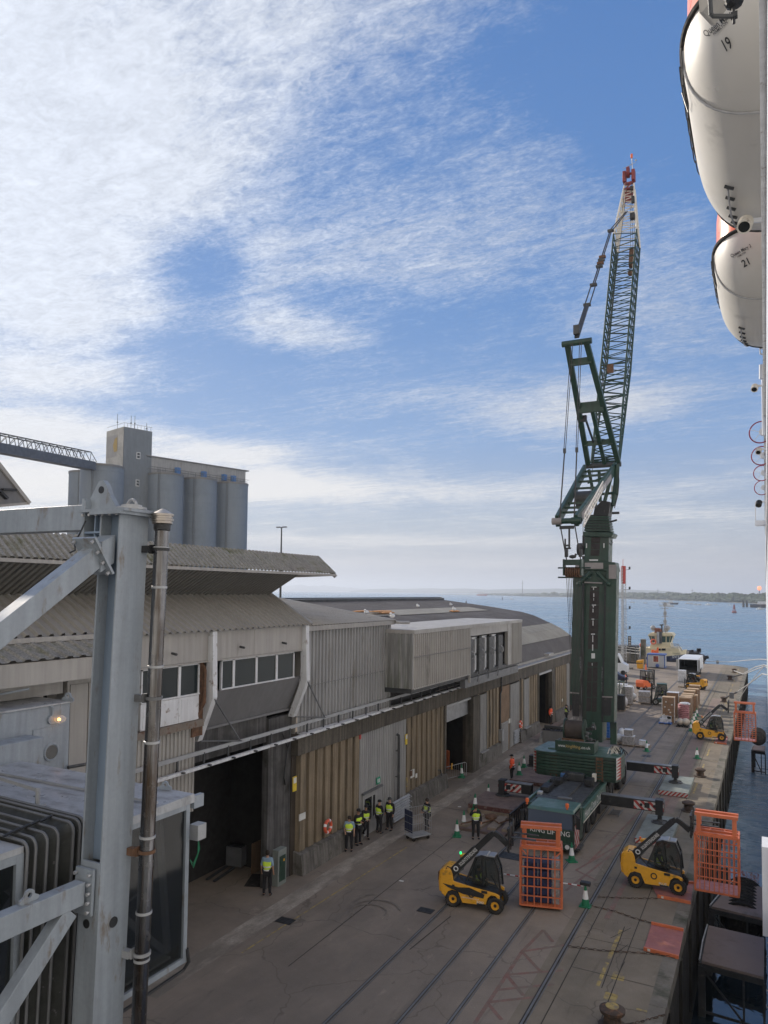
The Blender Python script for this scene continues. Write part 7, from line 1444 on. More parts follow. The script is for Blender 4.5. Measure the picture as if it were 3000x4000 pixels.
goods('carton_stack', 'brown carton stack standing just behind the tall labelled one', 'cartons', 2630, 2798, [('carton_block', 0, 0, .15, 1.25, 1.1, 2.6, 'card'), ('top_board', 0, 0, 2.75, 1.3, 1.15, .06, 'wrap_white'), ('corner_post', .64, -.57, .1, .07, .07, 2.7, 'hazard_white')])
goods('blue_pallet_load', 'bright blue pallet with low wrapped boxes in front of the cartons', 'pallet', 2600, 2826, [('white_box', -.15, -.2, .15, .8, .5, .4, 'wrap_white'), ('white_box', .1, .3, .15, 1.0, .6, .7, 'wrap_white'), ('brown_box', .35, .2, .5, .4, .4, .3, 'card')], 'plastic_blue', psz=1.3)
goods('sack_pallet', 'pallet of pink red sacks with a torn white film top', 'sacks', 2672, 2822, [('carton_block', 0, 0, .15, 1.25, 1.1, .3, 'sack_cream')]+[('sack_layer', 0, 0, .4+.2*k, 1.3, 1.15, .3, 'sack_pink') for k in range(8)]+[('film_bag', .1, 0, 1.9, 1.2, 1.0, .35, 'wrap_white'), ('corner_post', .62, -.55, .1, .06, .06, 1.9, 'timber'), ('corner_post', -.62, -.55, .1, .06, .06, 1.9, 'timber')])
goods('cream_bulk_bag', 'cream bulk bag on a dark pallet at the front of the row', 'bag', 2667, 2838, [('bulk_bag', -.25, 0, .15, .75, .9, .7, 'sack_cream'), ('bulk_bag', .3, .05, .15, .8, .9, .75, 'sack_cream')], 'rubber', psz=1.2)
for (u, v, h_, lab) in ((2678, 2806, 2.35, 'timber topped crate directly behind the pink sacks'), (2683, 2793, 2.2, 'timber topped crate second behind the pink sacks'), (2688, 2780, 2.1, 'timber topped crate third behind the pink sacks'), (2694, 2770, 2.2, 'timber topped crate fourth behind the pink sacks'), (2703, 2781, 2.0, 'timber topped crate on the right flank of the row'), (2707, 2764, 2.3, 'wide timber topped crate near the far end of the row'), (2714, 2752, 2.4, 'timber topped crate at the far end of the row')):
    goods('timber_crate', lab, 'crate', u, v, [('crate_body', 0, 0, .12, 1.2, 1.05, h_-.2, 'card'), ('crate_lid', 0, 0, h_-.06, 1.3, 1.15, .16, 'card_top'), ('corner_post', .6, -.53, .1, .06, .06, h_-.1, 'timber')], grp='timber topped crates')
# far vehicles -----------------------------------------------------------
lr = thing('box_lorry', 'white box lorry with open dark rear seen end on at the far quay', 'lorry', (-11.9, 142, 0))
x0, x1, y0, y1, z0 = -13.5, -10.35, 137.6, 146.5, 1.15; z1 = WY(2662, 2576, 137.6).z
r = MB(); r.bb((x0, y0, z0), (x0+.12, y1, z1)); r.bb((x1-.12, y0, z0), (x1, y1, z1)); r.bb((x0, y1-.1, z0), (x1, y1, z1)); r.bb((x0, y0, z1), (x1, y1, z1+.12)); r.build('cargo_body', mt['truck_white'], lr)
r = MB(); r.bb((x0+.12, y0+.3, z0), (x1-.12, y1-.1, z0+.05)); r.bb((x0+.12, y0+.4, z0+.05), (x0+.16, y1-.1, z1)); r.bb((x1-.16, y0+.4, z0+.05), (x1-.12, y1-.1, z1)); r.bb((x0+.2, y1-.3, z0), (x1-.2, y1-.2, z1)); r.bb((x0+.13, y0+.5, z1-.06), (x1-.13, y1-.2, z1-.01)); r.build('cargo_interior', mt['dark_inside'], lr)
for s_, x in ((-1, x0), (1, x1)): r = MB(); r.hexa([(x+s_*.02, y0-.1, z0-.1), (x+s_*.30, y0-.2, z0-.1), (x+s_*.32, y0-.15, z0-.1), (x+s_*.06, y0+1.4, z0-.1), (x+s_*.02, y0-.1, z1), (x+s_*.30, y0-.2, z1), (x+s_*.32, y0-.15, z1), (x+s_*.06, y0+1.4, z1)]); r.build('rear_door', mt['clad_grey'], lr)
r = MB(); r.bb((x0+.1, y0, .7), (x1-.1, y1, 1.12)); r.bb((x0, y0-.05, .5), (x1, y0+.2, .75)); r.build('chassis', mt['black_steel'], lr)
for y in (y0+1.5, y0+2.8, y1-1): 
    for x in (x0+.3, x1-.3): r = MB(); r.lathe([(.2, -.16), (.5, -.16), (.5, .16), (.2, .16)], (x, y, .5), 18, 'X'); r.build('wheel', mt['rubber'], lr)
r = MB(); r.bb((x0, y1+.3, .6), (x1, y1+2.6, 3.1)); r.build('cab', mt['truck_white'], lr, bevel=.1)
goods('wrapped_pallet', 'white wrapped tall load carried at the left of the small yellow loader', 'pallet', 2665, 2684, [('wrapped_bundle', 0, 0, .6, 1.1, 1.1, 2.0, 'wrap_white')])
hp_ = G(2537, 2606); hx0 = hp_.x-.2; hx1 = G(2596, 2612).x; hY = 151.5; zt_ = WY(2566, 2560, hY).z
ht = thing('site_cabin', 'grey portable cabin with blue trim and a reddish poster in its window', 'cabin', ((hx0+hx1)/2, hY+1.5, 0))
r = MB(); r.bb((hx0, hY, .15), (hx1, hY+3, zt_)); r.build('cabin_wall', mt['hut_grey'], ht)
r = MB(); r.bb((hx0-.1, hY-.1, zt_), (hx1+.1, hY+3.1, zt_+.22)); 
for x in (hx0, hx1): r.bb((x-.08, hY-.08, .1), (x+.08, hY+.06, zt_))
r.bb((hx1-.05, hY, .05), (hx1+.08, hY+3, .25)); r.build('blue_trim', mt['shed_blue'], ht)
r = MB(); q = WY(2562, 2572, hY-.02); r.bb((q.x-.6, hY-.06, q.z-.8), (q.x+.6, hY-.01, q.z+.6)); wf = r.build('window', mt['hazard_white'], ht)
r = MB(); r.bb((q.x-.45, hY-.08, q.z-.65), (q.x+.45, hY-.061, q.z+.45)); r.build('poster', mat('poster', (.22, .05, .03), .7, var=.7, scale=3), wf)
r = MB(); q = WY(2568, 2600, hY-.1); r.sph((q.x, hY-.15, q.z), .35, 10, 7, (1, .6, 1)); r.build('blue_dish', mt['shed_blue'], ht)
mstp = Vector((-24.2, 147.3, 0)); zt_ = WY(2432, 2215, 147.3).z
ms = thing('lattice_mast', 'thin white lattice mast with a red windsock at its top beyond the crane', 'mast', tuple(mstp))
r = MB(); nb = 34
for k in range(3):
    a = 2*pi*k/3+.4; o_ = Vector((.6*cos(a), .6*sin(a), 0)); o2 = Vector((.6*cos(a+2*pi/3), .6*sin(a+2*pi/3), 0)); r.tube(mstp+o_, mstp+o_*.8+Vector((0, 0, zt_)), .055, n=5)
    for i in range(nb): z_ = zt_*i/nb; z2 = zt_*(i+1)/nb; r.tube(mstp+o_*.95+Vector((0, 0, z_)), mstp+o2*.95+Vector((0, 0, z2)), .03, n=4); r.tube(mstp+o_*.95+Vector((0, 0, z_)), mstp+o2*.95+Vector((0, 0, z_)), .03, n=4)
r.tube(mstp, mstp+Vector((0, 0, zt_)), .09, n=6); r.build('mast_lattice', mt['galv'], ms)
r = MB(); r.lathe([(.34, zt_-3.2), (.40, zt_-1.6), (.42, zt_+.2)], tuple(mstp+Vector((.1, 0, 0))), 12); r.tube(mstp+Vector((0, 0, zt_)), mstp+Vector((0, 0, zt_+1.5)), .05, n=5); r.build('windsock', mt['hazard_red'], ms)
for z_ in (7.5, 11.3, 15, 18.8): r = MB(); r.beam(mstp+Vector((0, 0, z_)), mstp+Vector((1.2, 0, z_)), .06, .06); r.box(mstp+Vector((1.2, 0, z_+.3)), (.3, .3, .5)); r.build('signal_lamp', mt['black_steel'], ms)
r = MB(); r.bb(tuple(mstp+Vector((-1.6, -1, 0))), tuple(mstp+Vector((1.6, 1, .25)))); r.build('mast_base', mt['quay_stone'], ms)
p = WY(2459, 2530, 175); q = WY(2459, 2485, 175); tb = thing('tide_board', 'dark tide gauge board with pale bars beside the tug', 'gauge', (p.x, 175, 0)); r = MB(); r.bb((p.x-.35, 175, -5), (p.x+.35, 175.2, q.z)); r.build('gauge_board', mt['dark_steel'], tb)
for k in range(8): r = MB(); r.bb((p.x-.2, 174.95, q.z-.5-k*.55), (p.x+.25, 175, q.z-.25-k*.55)); r.build('gauge_bar', mt['hazard_white'], tb)
jt = thing('jetty_gangway', 'grey railed gangway and trestle leading to the tug berth left of the cabin', 'gangway', (-25, 158, 0))
r = MB(); a = WY(2412, 2572, 165); b = WY(2478, 2558, 158)
for dz in (0, .6, 1.1): r.tube((-32, 166, 2.2+dz), (-22.6, 158, 2.0+dz), .07, n=5); r.tube((-22.6, 158, 2+dz), (-21.8, 151, .2+dz), .07, n=5)
for k in range(9): t0 = Vector((-32, 166, 0)).lerp(Vector((-22.6, 158, 0)), k/8); r.tube(t0, t0+Vector((0, 0, 3.2)), .09, n=5)
for k in range(5): t0 = Vector((-22.6, 158, 0)).lerp(Vector((-21.8, 151, 0)), k/4); r.tube(t0, t0+Vector((0, 0, 1.9)), .09, n=5)
r.build('railing', mt['mid_steel'], jt)
r = MB(); r.bb((-33, 160, .3), (-23.5, 163, 1.9)); r.bb((-22.6, 158, 0), (-21.8, 160, 5.0)); r.build('trestle', mt['quay_stone'], jt)
r = MB(); r.bb((-40, 172, -5), (-25.5, 176, 2.6)); tag(r.build('mooring_dolphin', mt['black_steel']), 'dark timber mooring structure behind the lattice mast', 'dolphin')
for (u, v, sx, sz, mk, lab, nm) in ((2501, 2611, .62, 1.0, 'jcb_yellow', 'yellow skip bin beside the orange cone', 'skip_bin'), (2449, 2580, 1.2, .7, 'jcb_yellow', 'yellow box by the foot of the lattice mast', 'yellow_box'), (2427, 2583, 1.8, 1., 'hazard_red', 'red barrier blocks left of the lattice mast foot', 'red_barrier')):
    p = G(u, v); t_ = thing(nm, lab, nm.split('_')[1], tuple(p)); r = MB(); r.hexa([(p.x-sx*.8, p.y-.6, 0), (p.x+sx*.8, p.y-.6, 0), (p.x+sx*.8, p.y+.6, 0), (p.x-sx*.8, p.y+.6, 0), (p.x-sx, p.y-.8, sz*1.5), (p.x+sx, p.y-.8, sz*1.7), (p.x+sx, p.y+.8, sz*1.7), (p.x-sx, p.y+.8, sz*1.5)]); r.build('body', mt[mk], t_, bevel=.08)
    r = MB(); r.bb((p.x-sx*.9, p.y-.85, sz*1.0), (p.x+sx*.9, p.y-.78, sz*1.12)); r.build('rib', mt['dark_steel'], t_)
# white van and dark car by the mast
vn = thing('white_van', 'white van with an open door half hidden behind the crane mast', 'van', (-25.2, 141, 0)); p = G(2406, 2636)
r = MB(); r.prism([(p.x-2.0, p.y, .4), (p.x-2.0, p.y, 3.6), (p.x+.4, p.y, 3.6), (p.x+1.0, p.y, 2.2), (p.x+1.9, p.y, 1.7), (p.x+1.9, p.y, .5)], (0, 2.2, 0)); r.build('body', mt['truck_white'], vn, bevel=.08)
r = MB(); r.prism([(p.x-.2, p.y-.02, 2.1), (p.x-.2, p.y-.02, 3.2), (p.x+.4, p.y-.02, 3.2), (p.x+.9, p.y-.02, 2.1)], (0, .02, 0)); r.build('side_window', glass_dark, vn)
for x in (-1.2, 1.2): r = MB(); r.lathe([(.15, -.1), (.42, -.1), (.42, .12), (.15, .12)], (p.x+x, p.y+.1, .42), 16, 'Y'); r.build('wheel', mt['rubber'], vn)
cr2 = thing('parked_car', 'dark car with its bonnet showing beside the crane mast', 'car', (-22.4, 124, 0)); p = G(2408, 2665)
r = MB(); r.prism([(p.x-2, p.y, .35), (p.x-2, p.y, 1.1), (p.x-1.2, p.y, 1.6), (p.x-.1, p.y, 1.6), (p.x+.6, p.y, 1.1), (p.x+1.4, p.y, .95), (p.x+1.6, p.y, .6), (p.x+1.6, p.y, .35)], (0, 1.8, 0)); r.build('body', mt['navy'], cr2, bevel=.12)
r = MB(); r.prism([(p.x-1.1, p.y-.01, 1.12), (p.x-.9, p.y-.01, 1.5), (p.x-.1, p.y-.01, 1.5), (p.x+.4, p.y-.01, 1.12)], (0, .01, 0)); r.build('side_window', glass_win, cr2)
for x in (-1.3, .95):
    r = MB(); r.lathe([(.12, -.08), (.33, -.08), (.33, .1), (.12, .1)], (p.x+x, p.y+.05, .33), 16, 'Y'); r.build('wheel', mt['rubber'], cr2)
r = MB(); r.bb((p.x+1.45, p.y+.1, .62), (p.x+1.58, p.y+.5, .8)); r.build('headlight', mt['reflect_white'], cr2)
# forklifts
def forklift(lab, loc, rz, body, cabc, load):
    t_ = thing('forklift', lab, 'forklift', (0, 0, 0), 0, 'counterbalance forklifts')
    r = MB(); r.prism([(-1.25, -.55, .3), (-1.35, -.55, .8), (-1.25, -.55, 1.15), (-.5, -.55, 1.1), (0, -.55, .7), (.8, -.55, .6), (.8, -.55, .25)], (0, 1.1, 0)); r.build('body', mt[body], t_, bevel=.06)
    r = MB()
    for y in (-.5, .5): r.beam((-.55, y, 1.05), (-.45, y, 2.15), .07, .07); r.beam((.75, y, .6), (.45, y, 2.15), .08, .07); r.beam((-.45, y, 2.15), (.45, y, 2.15), .07, .07)
    for x in (-.45, .0, .45): r.beam((x, -.5, 2.15), (x, .5, 2.15), .06, .06)
    r.bb((-.5, -.52, 2.17), (.5, .52, 2.23)); r.build('cab_frame', mt[cabc], t_)
    r = MB(); r.prism([(-.52, -.49, 1.1), (-.43, -.49, 2.12), (.43, -.49, 2.12), (.72, -.49, .7)], (0, .01, 0)); r.build('cab_glass', glass_cab, t_); r = MB(); r.prism([(-.52, .48, 1.1), (-.43, .48, 2.12), (.43, .48, 2.12), (.72, .48, .7)], (0, .01, 0)); r.build('cab_glass', glass_cab, t_)
    r = MB()
    for y in (-.35, .35): r.bb((.95, y-.06, .1), (1.08, y+.06, 2.3))
    r.bb((.95, -.35, 2.2), (1.05, .35, 2.3)); r.bb((.95, -.35, 1.1), (1.05, .35, 1.2)); r.build('mast', mt['black_steel'], t_)
    for y in (-.3, .3): r = MB(); r.bb((1.08, y-.06, .12), (2.2, y+.06, .17)); r.bb((1.08, y-.06, .12), (1.13, y+.06, .9)); r.build('fork', mt['black_steel'], t_)
    for x, y, R_ in ((-.95, -.45, .27), (-.95, .45, .27), (.6, -.5, .33), (.6, .5, .33)): wheel(t_, (x, y, R_), R_, .22, 'galv', 16)
    r = MB(); r.box((-.15, 0, 1.0), (.5, .5, .12)); r.box((-.38, 0, 1.25), (.12, .5, .5)); r.build('seat', mt['rubber'], t_)
    if load:
        for k in range(2): r = MB(); r.box((1.75, 0, .45+.6*k), (1.15, 1.25, .55)); r.build('load_block', mt['wrap_grey'], t_, bevel=.04); r = MB(); r.bb((1.15, -.62, .13+.6*k), (2.35, .62, .2+.6*k)); r.build('load_pallet', mt['timber'], t_)
    t_.location = loc; t_.rotation_euler = (0, 0, rz); return t_
f1 = forklift('orange and grey forklift without load in the open middle of the far quay', (-16.0, 117.5, 0), D_(62), 'orange_plain', 'dark_steel', False); f1.scale = (1.25, 1.25, 1.25)
f2 = forklift('dark green forklift carrying two wrapped grey stacks to the left', (-12.0, 102.0, 0), D_(185), 'crane_green', 'crane_green', True); f2.scale = (1.22, 1.22, 1.22)
make_person((-16.0, 117.5, .25), D_(-28), 'driver in lime vest in the orange forklift', dict(j=SIT), group='drivers')
make_person((-12.0, 102.0, .25), D_(95), 'driver in dark clothes in the green forklift', dict(j=SIT), group='drivers')
# green lattice section on the quay
ls_ = thing('lattice_section', 'spare green lattice boom section lying behind the mast above the pallet loads', 'lattice', (-17, 100, 0))
a0, a1 = Vector((-19.5, 92, 0)), Vector((-16.2, 99, 0)); ww = Vector((-1.6, .8, 0)); r = MB(); zz0, zz1 = 1.2, 3.0
for z_ in (zz0, zz1):
    for o_ in (Vector((0, 0, 0)), ww): r.tube(a0+o_+Vector((0, 0, z_)), a1+o_+Vector((0, 0, z_)), .09, n=6)
r.build('chord', GR, ls_)
r = MB(); nb = 8
for k in range(nb+1):
    p = a0.lerp(a1, k/nb); r.tube(p+Vector((0, 0, zz0)), p+Vector((0, 0, zz1)), .05, n=5); r.tube(p+Vector((0, 0, zz1)), p+ww+Vector((0, 0, zz1)), .05, n=5)
    if k < nb: q = a0.lerp(a1, (k+1)/nb); r.tube(p+Vector((0, 0, zz1)), q+ww+Vector((0, 0, zz1)), .05, n=5); r.tube(p+Vector((0, 0, zz0)), q+Vector((0, 0, zz1)), .05, n=5)
r.build('lacing', GR, ls_)
r = MB()
for p in (a0, a1): r.bb(tuple(p+Vector((-1.2, -.1, 0))), tuple(p+Vector((.1, .5, zz0))))
r.build('support_block', mt['timber'], ls_)
# ================================================================= SMALL QUAY OBJECTS
def bollard(u, v, lab, sc=1., yellow=False):
    p = G(u, v); t_ = thing('bollard', lab, 'bollard', tuple(p), 0, 'mooring bollards on the quay edge'); r = MB()
    r.lathe([(.42*sc, 0), (.42*sc, .05), (.27*sc, .08), (.24*sc, .34*sc), (.36*sc, .42*sc), (.38*sc, .52*sc), (.2*sc, .60*sc)], tuple(p), 18); r.build('bollard_post', mt['bollard'], t_, smooth=True)
    if yellow: r = MB(); r.lathe([(.2*sc, .6*sc), (.19*sc, .615*sc)], tuple(p), 14); r.build('painted_top', mt['old_yellow_paint'], t_)
    return t_
bollard(2392, 4010, 'rusty bollard with worn yellow top at the bottom edge of the view', 1.1, True); bollard(2690, 3168, 'brown bollard between the two striped crane mats and the edge', 1.1); bollard(2735, 3033, 'rusty bollard beyond the far striped mat', 1.1)
bollard(2828, 2742, 'black bollard with a mooring rope near the far telehandler', 1.2); bollard(2852, 2656, 'black bollard with a rope at the quay edge far right', 1.3); bollard(2868, 2627, 'small black bollard nearest the far quay corner', 1.2); bollard(2744, 2592, 'bollard at the far end of the quay behind the lorry', 1.2)
def chain(pts, lab):
    t_ = thing('chain', lab, 'chain', tuple(pts[0]), 0, 'chains laid over the apron'); r = MB(); P_ = [Vector((p.x, p.y, .03)) for p in pts]
    for a, b in zip(P_[:-1], P_[1:]):
        n_ = max(2, int((b-a).length/.16)); d = (b-a).normalized(); s_ = Vector((-d.y, d.x, 0))
        for k in range(n_):
            c = a.lerp(b, (k+.5)/n_); wv = (s_ if k % 2 else Vector((0, 0, 1)))*.035; l_ = d*.085; r.path([c-l_+wv*.6, c-l_*.5+wv, c+l_*.5+wv, c+l_+wv*.0, c+l_*.5-wv, c-l_*.5-wv, c-l_-wv*.2], .014, 4)
    return r.build('chain_links', mt['bollard'], t_)
chain([G(2334, 3506), G(2400, 3509), G(2480, 3512), G(2570, 3512)], 'rusty chain running towards the ramp under the near telehandler')
chain([G(2305, 3540), G(2400, 3562), G(2480, 3590), G(2545, 3608), G(2640, 3632)], 'rusty chain ending at the upper lip of the empty red ramp')
chain([G(2220, 3700), G(2350, 3716), G(2450, 3722), G(2560, 3730), G(2640, 3745)], 'rusty chain ending at the lower lip of the empty red ramp')
chain([G(2400, 4015), G(2480, 4000), G(2540, 3985), G(2598, 3967)], 'dark chain at the bottom edge leading to the coping')
def ramp(q, lab, lips=(1, 1)):
    P_ = [G(*x, .03) for x in q]; c = sum(P_, Vector())/4; t_ = thing('ramp_plate', lab, 'ramp', tuple(c), 0, 'red ramp plates at the quay edge')
    r = MB(); r.prism([Vector((p.x, p.y, .026)) for p in P_], (0, 0, .02)); r.build('plate', mt['red_plate'], t_)
    for (a, b) in ((P_[0], P_[1]), (P_[3], P_[2])):
        r = MB(); a2 = Vector((a.x, a.y, .08)); b2 = Vector((b.x, b.y, .08)); r.beam(a2, b2, .10, .13); o = r.build('edge_lip', mt['cage_orange'], t_)
    r = MB(); a = P_[3].lerp(P_[2], .15); r.box((a.x, a.y-.055, .09), (.10, .012, .09)); r.build('paper_tag', mt['paper'], t_)
ramp([(2540, 3447), (2709, 3452), (2698, 3530), (2569, 3505)], 'red ramp plate under the front wheels of the telehandler nearest the water')
ramp([(2545, 3611), (2670, 3638), (2651, 3744), (2515, 3710)], 'empty red ramp plate on the quay edge with a shackle on its lip')
ramp([(2800, 2880), (2842, 2882), (2838, 2908), (2790, 2903)], 'red ramp plate under the farther telehandler')
for (u, v, lab, sx, sy) in ((1115, 3597, 'square dark drain grate near the bottom left of the roadway', .75, .55), (1663, 3557, 'square dark drain grate left of the yellow and black telehandler', .7, .5), (2000, 3345, 'large dark manhole cover in front of the mat pile', 1.3, 1.0), (2525, 2953, 'round dark manhole cover right of the flat pallet', .8, .8)):
    p = G(u, v); t_ = thing('drain_cover', lab, 'drain', tuple(p), 0, 'drain covers'); r = MB(); r.bb((p.x-sx/2, p.y-sy/2, .004), (p.x+sx/2, p.y+sy/2, .016)); r.build('frame', mt['black_steel'], t_)
    r = MB()
    for k in range(4): r.bb((p.x-sx*.4, p.y-sy*.38+k*sy*.22, .016), (p.x+sx*.4, p.y-sy*.30+k*sy*.22, .022))
    r.build('grate_bars', mt['dark_steel'], t_)
for i, (u, v) in enumerate(((1568, 3442), (1795, 3152), (1925, 2965), (2250, 2760))): p = G(u, v); r = MB(); r.box((p.x, p.y, .012), (.22, .12, .012), .4*i); tag(r.build('litter', mt['paper'], None), ('scrap of white paper on the road in front of the roll cage', 'tiny pale scrap on the road left of the cones', 'small pale scrap near the warehouse plinth', 'small pale scrap beside the crane far side')[i], 'litter')
def lifering(u, v, lab, X=-20.6):
    p = WX(u, v, X); t_ = thing('life_ring', lab, 'life ring', tuple(p), 0, 'life rings on the warehouse wall'); r = MB(); r.torus(p, .30, .085, (1, 0, 0), 22, 8); r.build('ring', mt['lifebuoy'], t_, smooth=True)
    for k in range(4): a = pi/2*k+.4; r = MB(); r.torus(p, .30, .089, (1, 0, 0), 4, 8, a-.2, a+.2); r.build('band', mt['reflect_white'], t_)
lifering(1281, 3228, 'orange life ring on the ribbed wall left of the group of five'); lifering(2034, 2830, 'orange life ring beyond the brick panel near the silver barrier stack')
def railstack(u, v, lab, n_=3, L_=2.0, rz=D_(90)):
    p = G(u, v); t_ = thing('barrier_stack', lab, 'barriers', (p.x, p.y, 0), rz, 'stacks of corrugated crash barrier')
    for k in range(n_):
        z = .1+k*.32; r = MB(); r.corr((p.x-.1, p.y-L_/2, z), (0, 0, .3), (0, L_, 0), (1, 0, 0), .15, .08, .3, .8); r.bb((p.x-.14, p.y-L_/2, z), (p.x-.1, p.y+L_/2, z+.3)); o_ = r.build('barrier_rail', mt['galv'], t_)
        for e_ in (-1, 1): r = MB(); r.torus((p.x-.05, p.y+e_*L_/2, z+.15), .13, .02, (0, 0, 1), 10, 4, -pi/2, pi/2); r.build('curled_end', mt['galv'], t_)
railstack(1572, 3205, 'pale crash barrier sections stacked against the plinth behind the group of five', 4, 2.3); railstack(2022, 2908, 'silver crash barrier sections stacked below the farther life ring', 4, 1.9)
# crowd barrier at the doorway
bx = thing('crowd_barrier', 'galvanised crowd barrier across the near warehouse doorway', 'barrier', (-21.2, 53, 0)); r = MB(); a, b = Vector((-21.9, 50.9, 0)), Vector((-20.7, 54.6, 0)); Z = Vector((0, 0, 1))
r.path([a+Z*.1, a+Z*1.05, b.lerp(a, .05)+Z*1.1, b+Z*1.0, b+Z*.1], .025, 6); r.tube(a+Z*.2, b+Z*.2, .02, n=5)
for k in range(1, 16): q = a.lerp(b, k/16.); r.tube(q+Z*.2, q+Z*1.07, .010, n=4)
r.build('barrier_frame', mt['galv'], bx); r = MB(); q = a.lerp(b, .55); r.bb(tuple(q+Vector((-.03, -.1, .8))), tuple(q+Vector((.03, .1, 1.25)))); r.build('yellow_tag', mt['jcb_yellow'], bx)
fo = thing('stored_equipment', 'dim orange equipment just inside the near warehouse doorway', 'equipment', (-23.5, 54, 0))
for k in range(5): r = MB(); r.box((-23.6+.2*k, 53.+.7*k, .8+.2*(k % 2)), (.4, .3, 1.5)); r.build('orange_part', mat('dim_orange%d' % k, (.35, .09, .03), .7), fo, bevel=.1)
# roll cage
p = G(1632, 3276); rc = thing('roll_cage', 'grey mesh roll cage trolley with blue side panels pushed along the road', 'trolley', tuple(p), 0); M3 = Matrix.Translation(p) @ Matrix.Rotation(D_(60), 4, 'Z'); q_ = lambda x, y, z: M3 @ Vector((x, y, z))
r = MB(); r.hexa([q_(-.65, -.4, .22), q_(.65, -.4, .22), q_(.65, .4, .22), q_(-.65, .4, .22), q_(-.65, -.4, .28), q_(.65, -.4, .28), q_(.65, .4, .28), q_(-.65, .4, .28)]); r.build('base', mt['galv'], rc)
r = MB()
for x in (-.65, .65):
    for k in range(6): r.tube(q_(x, -.4+.16*k, .28), q_(x, -.4+.16*k, 1.75), .013, n=4)
    for z_ in (.6, 1., 1.4, 1.75): r.tube(q_(x, -.4, z_), q_(x, .4, z_), .016, n=4)
for k in range(9): r.tube(q_(-.65+.163*k, .4, .28), q_(-.65+.163*k, .4, 1.7), .011, n=4)
for z_ in (.7, 1.2, 1.7): r.tube(q_(-.65, .4, z_), q_(.65, .4, z_), .014, n=4)
r.build('mesh', mt['galv'], rc)
r = MB(); r.hexa([q_(-.66, -.4, .5), q_(-.63, -.4, .5), q_(-.63, .4, .5), q_(-.66, .4, .5), q_(-.66, -.4, 1.7), q_(-.63, -.4, 1.7), q_(-.63, .4, 1.7), q_(-.66, .4, 1.7)]); r.build('blue_panel', mt['blue_goods'], rc)
for x in (-.5, .5):
    for y in (-.3, .3): r = MB(); r.lathe([(.03, -.03), (.1, -.03), (.1, .03), (.03, .03)], tuple(q_(x, y, .1)), 12, 'Y'); r.build('wheel', mt['rubber'], rc)
# items at the dock opening
def item(nm, lab, cat, u, v, parts_, rz=0):
    p = G(u, v); t_ = thing(nm, lab, cat, tuple(p), 0)
    for (pn, dx, dy, z, sx, sy, sz, mk) in parts_: r = MB(); r.box((p.x+dx, p.y+dy, z+sz/2), (sx, sy, sz), rz); r.build(pn, mt[mk], t_, bevel=.02)
    return t_
item('pallet_truck', 'grey powered pallet truck with low forks in the dock opening', 'pallet truck', 925, 3385, [('body', 0, 0, .12, .9, .7, .95, 'mid_steel'), ('lid', 0, 0, 1.07, .8, .6, .06, 'black_steel'), ('fork', -.2, -1.3, .05, .16, 1.9, .07, 'dark_steel'), ('fork', .25, -1.3, .05, .16, 1.9, .07, 'dark_steel'), ('handle', .1, .3, 1.1, .5, .06, .35, 'black_steel')], .15)
item('grit_bin', 'yellow storage bin in the shade behind the gangway cabin', 'bin', 770, 3355, [('bin_body', 0, 0, 0, 1.1, .9, .8, 'jcb_yellow'), ('bin_lid', 0, 0, .8, 1.15, .95, .15, 'jcb_yellow')])
item('green_cabinet', 'green grey cabinet against the pier behind the lone vested person', 'cabinet', 1075, 3450, [('cabinet_body', 0, 0, 0, .8, .7, 1.7, 'mat_grey'), ('cabinet_panel', .41, 0, .2, .02, .5, 1.2, 'crane_green'), ('plug', .42, .1, 1.1, .03, .1, .12, 'jcb_yellow')])
item('brown_board', 'brown board leaning inside the dock opening beside the cabinet', 'board', 1010, 3400, [('board_panel', 0, 0, 0, .05, 1.2, 1.5, 'brick')])
item('floor_mat', 'dark rubber mat lying on the dock floor by the pallet truck', 'mat', 1020, 3440, [('mat_sheet', 0, 0, .004, 1.3, 1.6, .01, 'rubber')], .4)
item('steel_tank', 'steel tank with a shiny wet top behind the counterweights', 'tank', 2165, 2902, [('tank_body', 0, .5, .05, 2.1, 1.8, 1.15, 'clad_dark'), ('tank_top', 0, .5, 1.2, 2.2, 1.9, .06, 'stain_steel'), ('tank_rail', 0, .5, 1.26, 2.2, .06, .25, 'dark_steel'), ('side_box', 1.2, .3, .1, .5, .9, .9, 'mid_steel')])
item('short_barrier', 'short galvanised barrier left of the steel tank', 'barrier', 2118, 2898, [('barrier_frame', 0, 0, .5, .05, 1.2, .5, 'galv'), ('barrier_foot', 0, -.5, 0, .3, .05, .5, 'galv')])
ld = thing('loose_ladder', 'short ladder lying on the quay below the near right outrigger', 'ladder', tuple(G(2402, 3180))); p = G(2402, 3180); r = MB()
for s_ in (-1, 1): r.beam(p+Vector((s_*.3, -.5, .05)), p+Vector((s_*.3+.1, .6, .2)), .05, .06)
for k in range(5): r.beam(p+Vector((-.3, -.4+.25*k, .08)), p+Vector((.35, -.4+.25*k, .1)), .04, .04)
r.build('ladder_frame', mt['mid_steel'], ld)
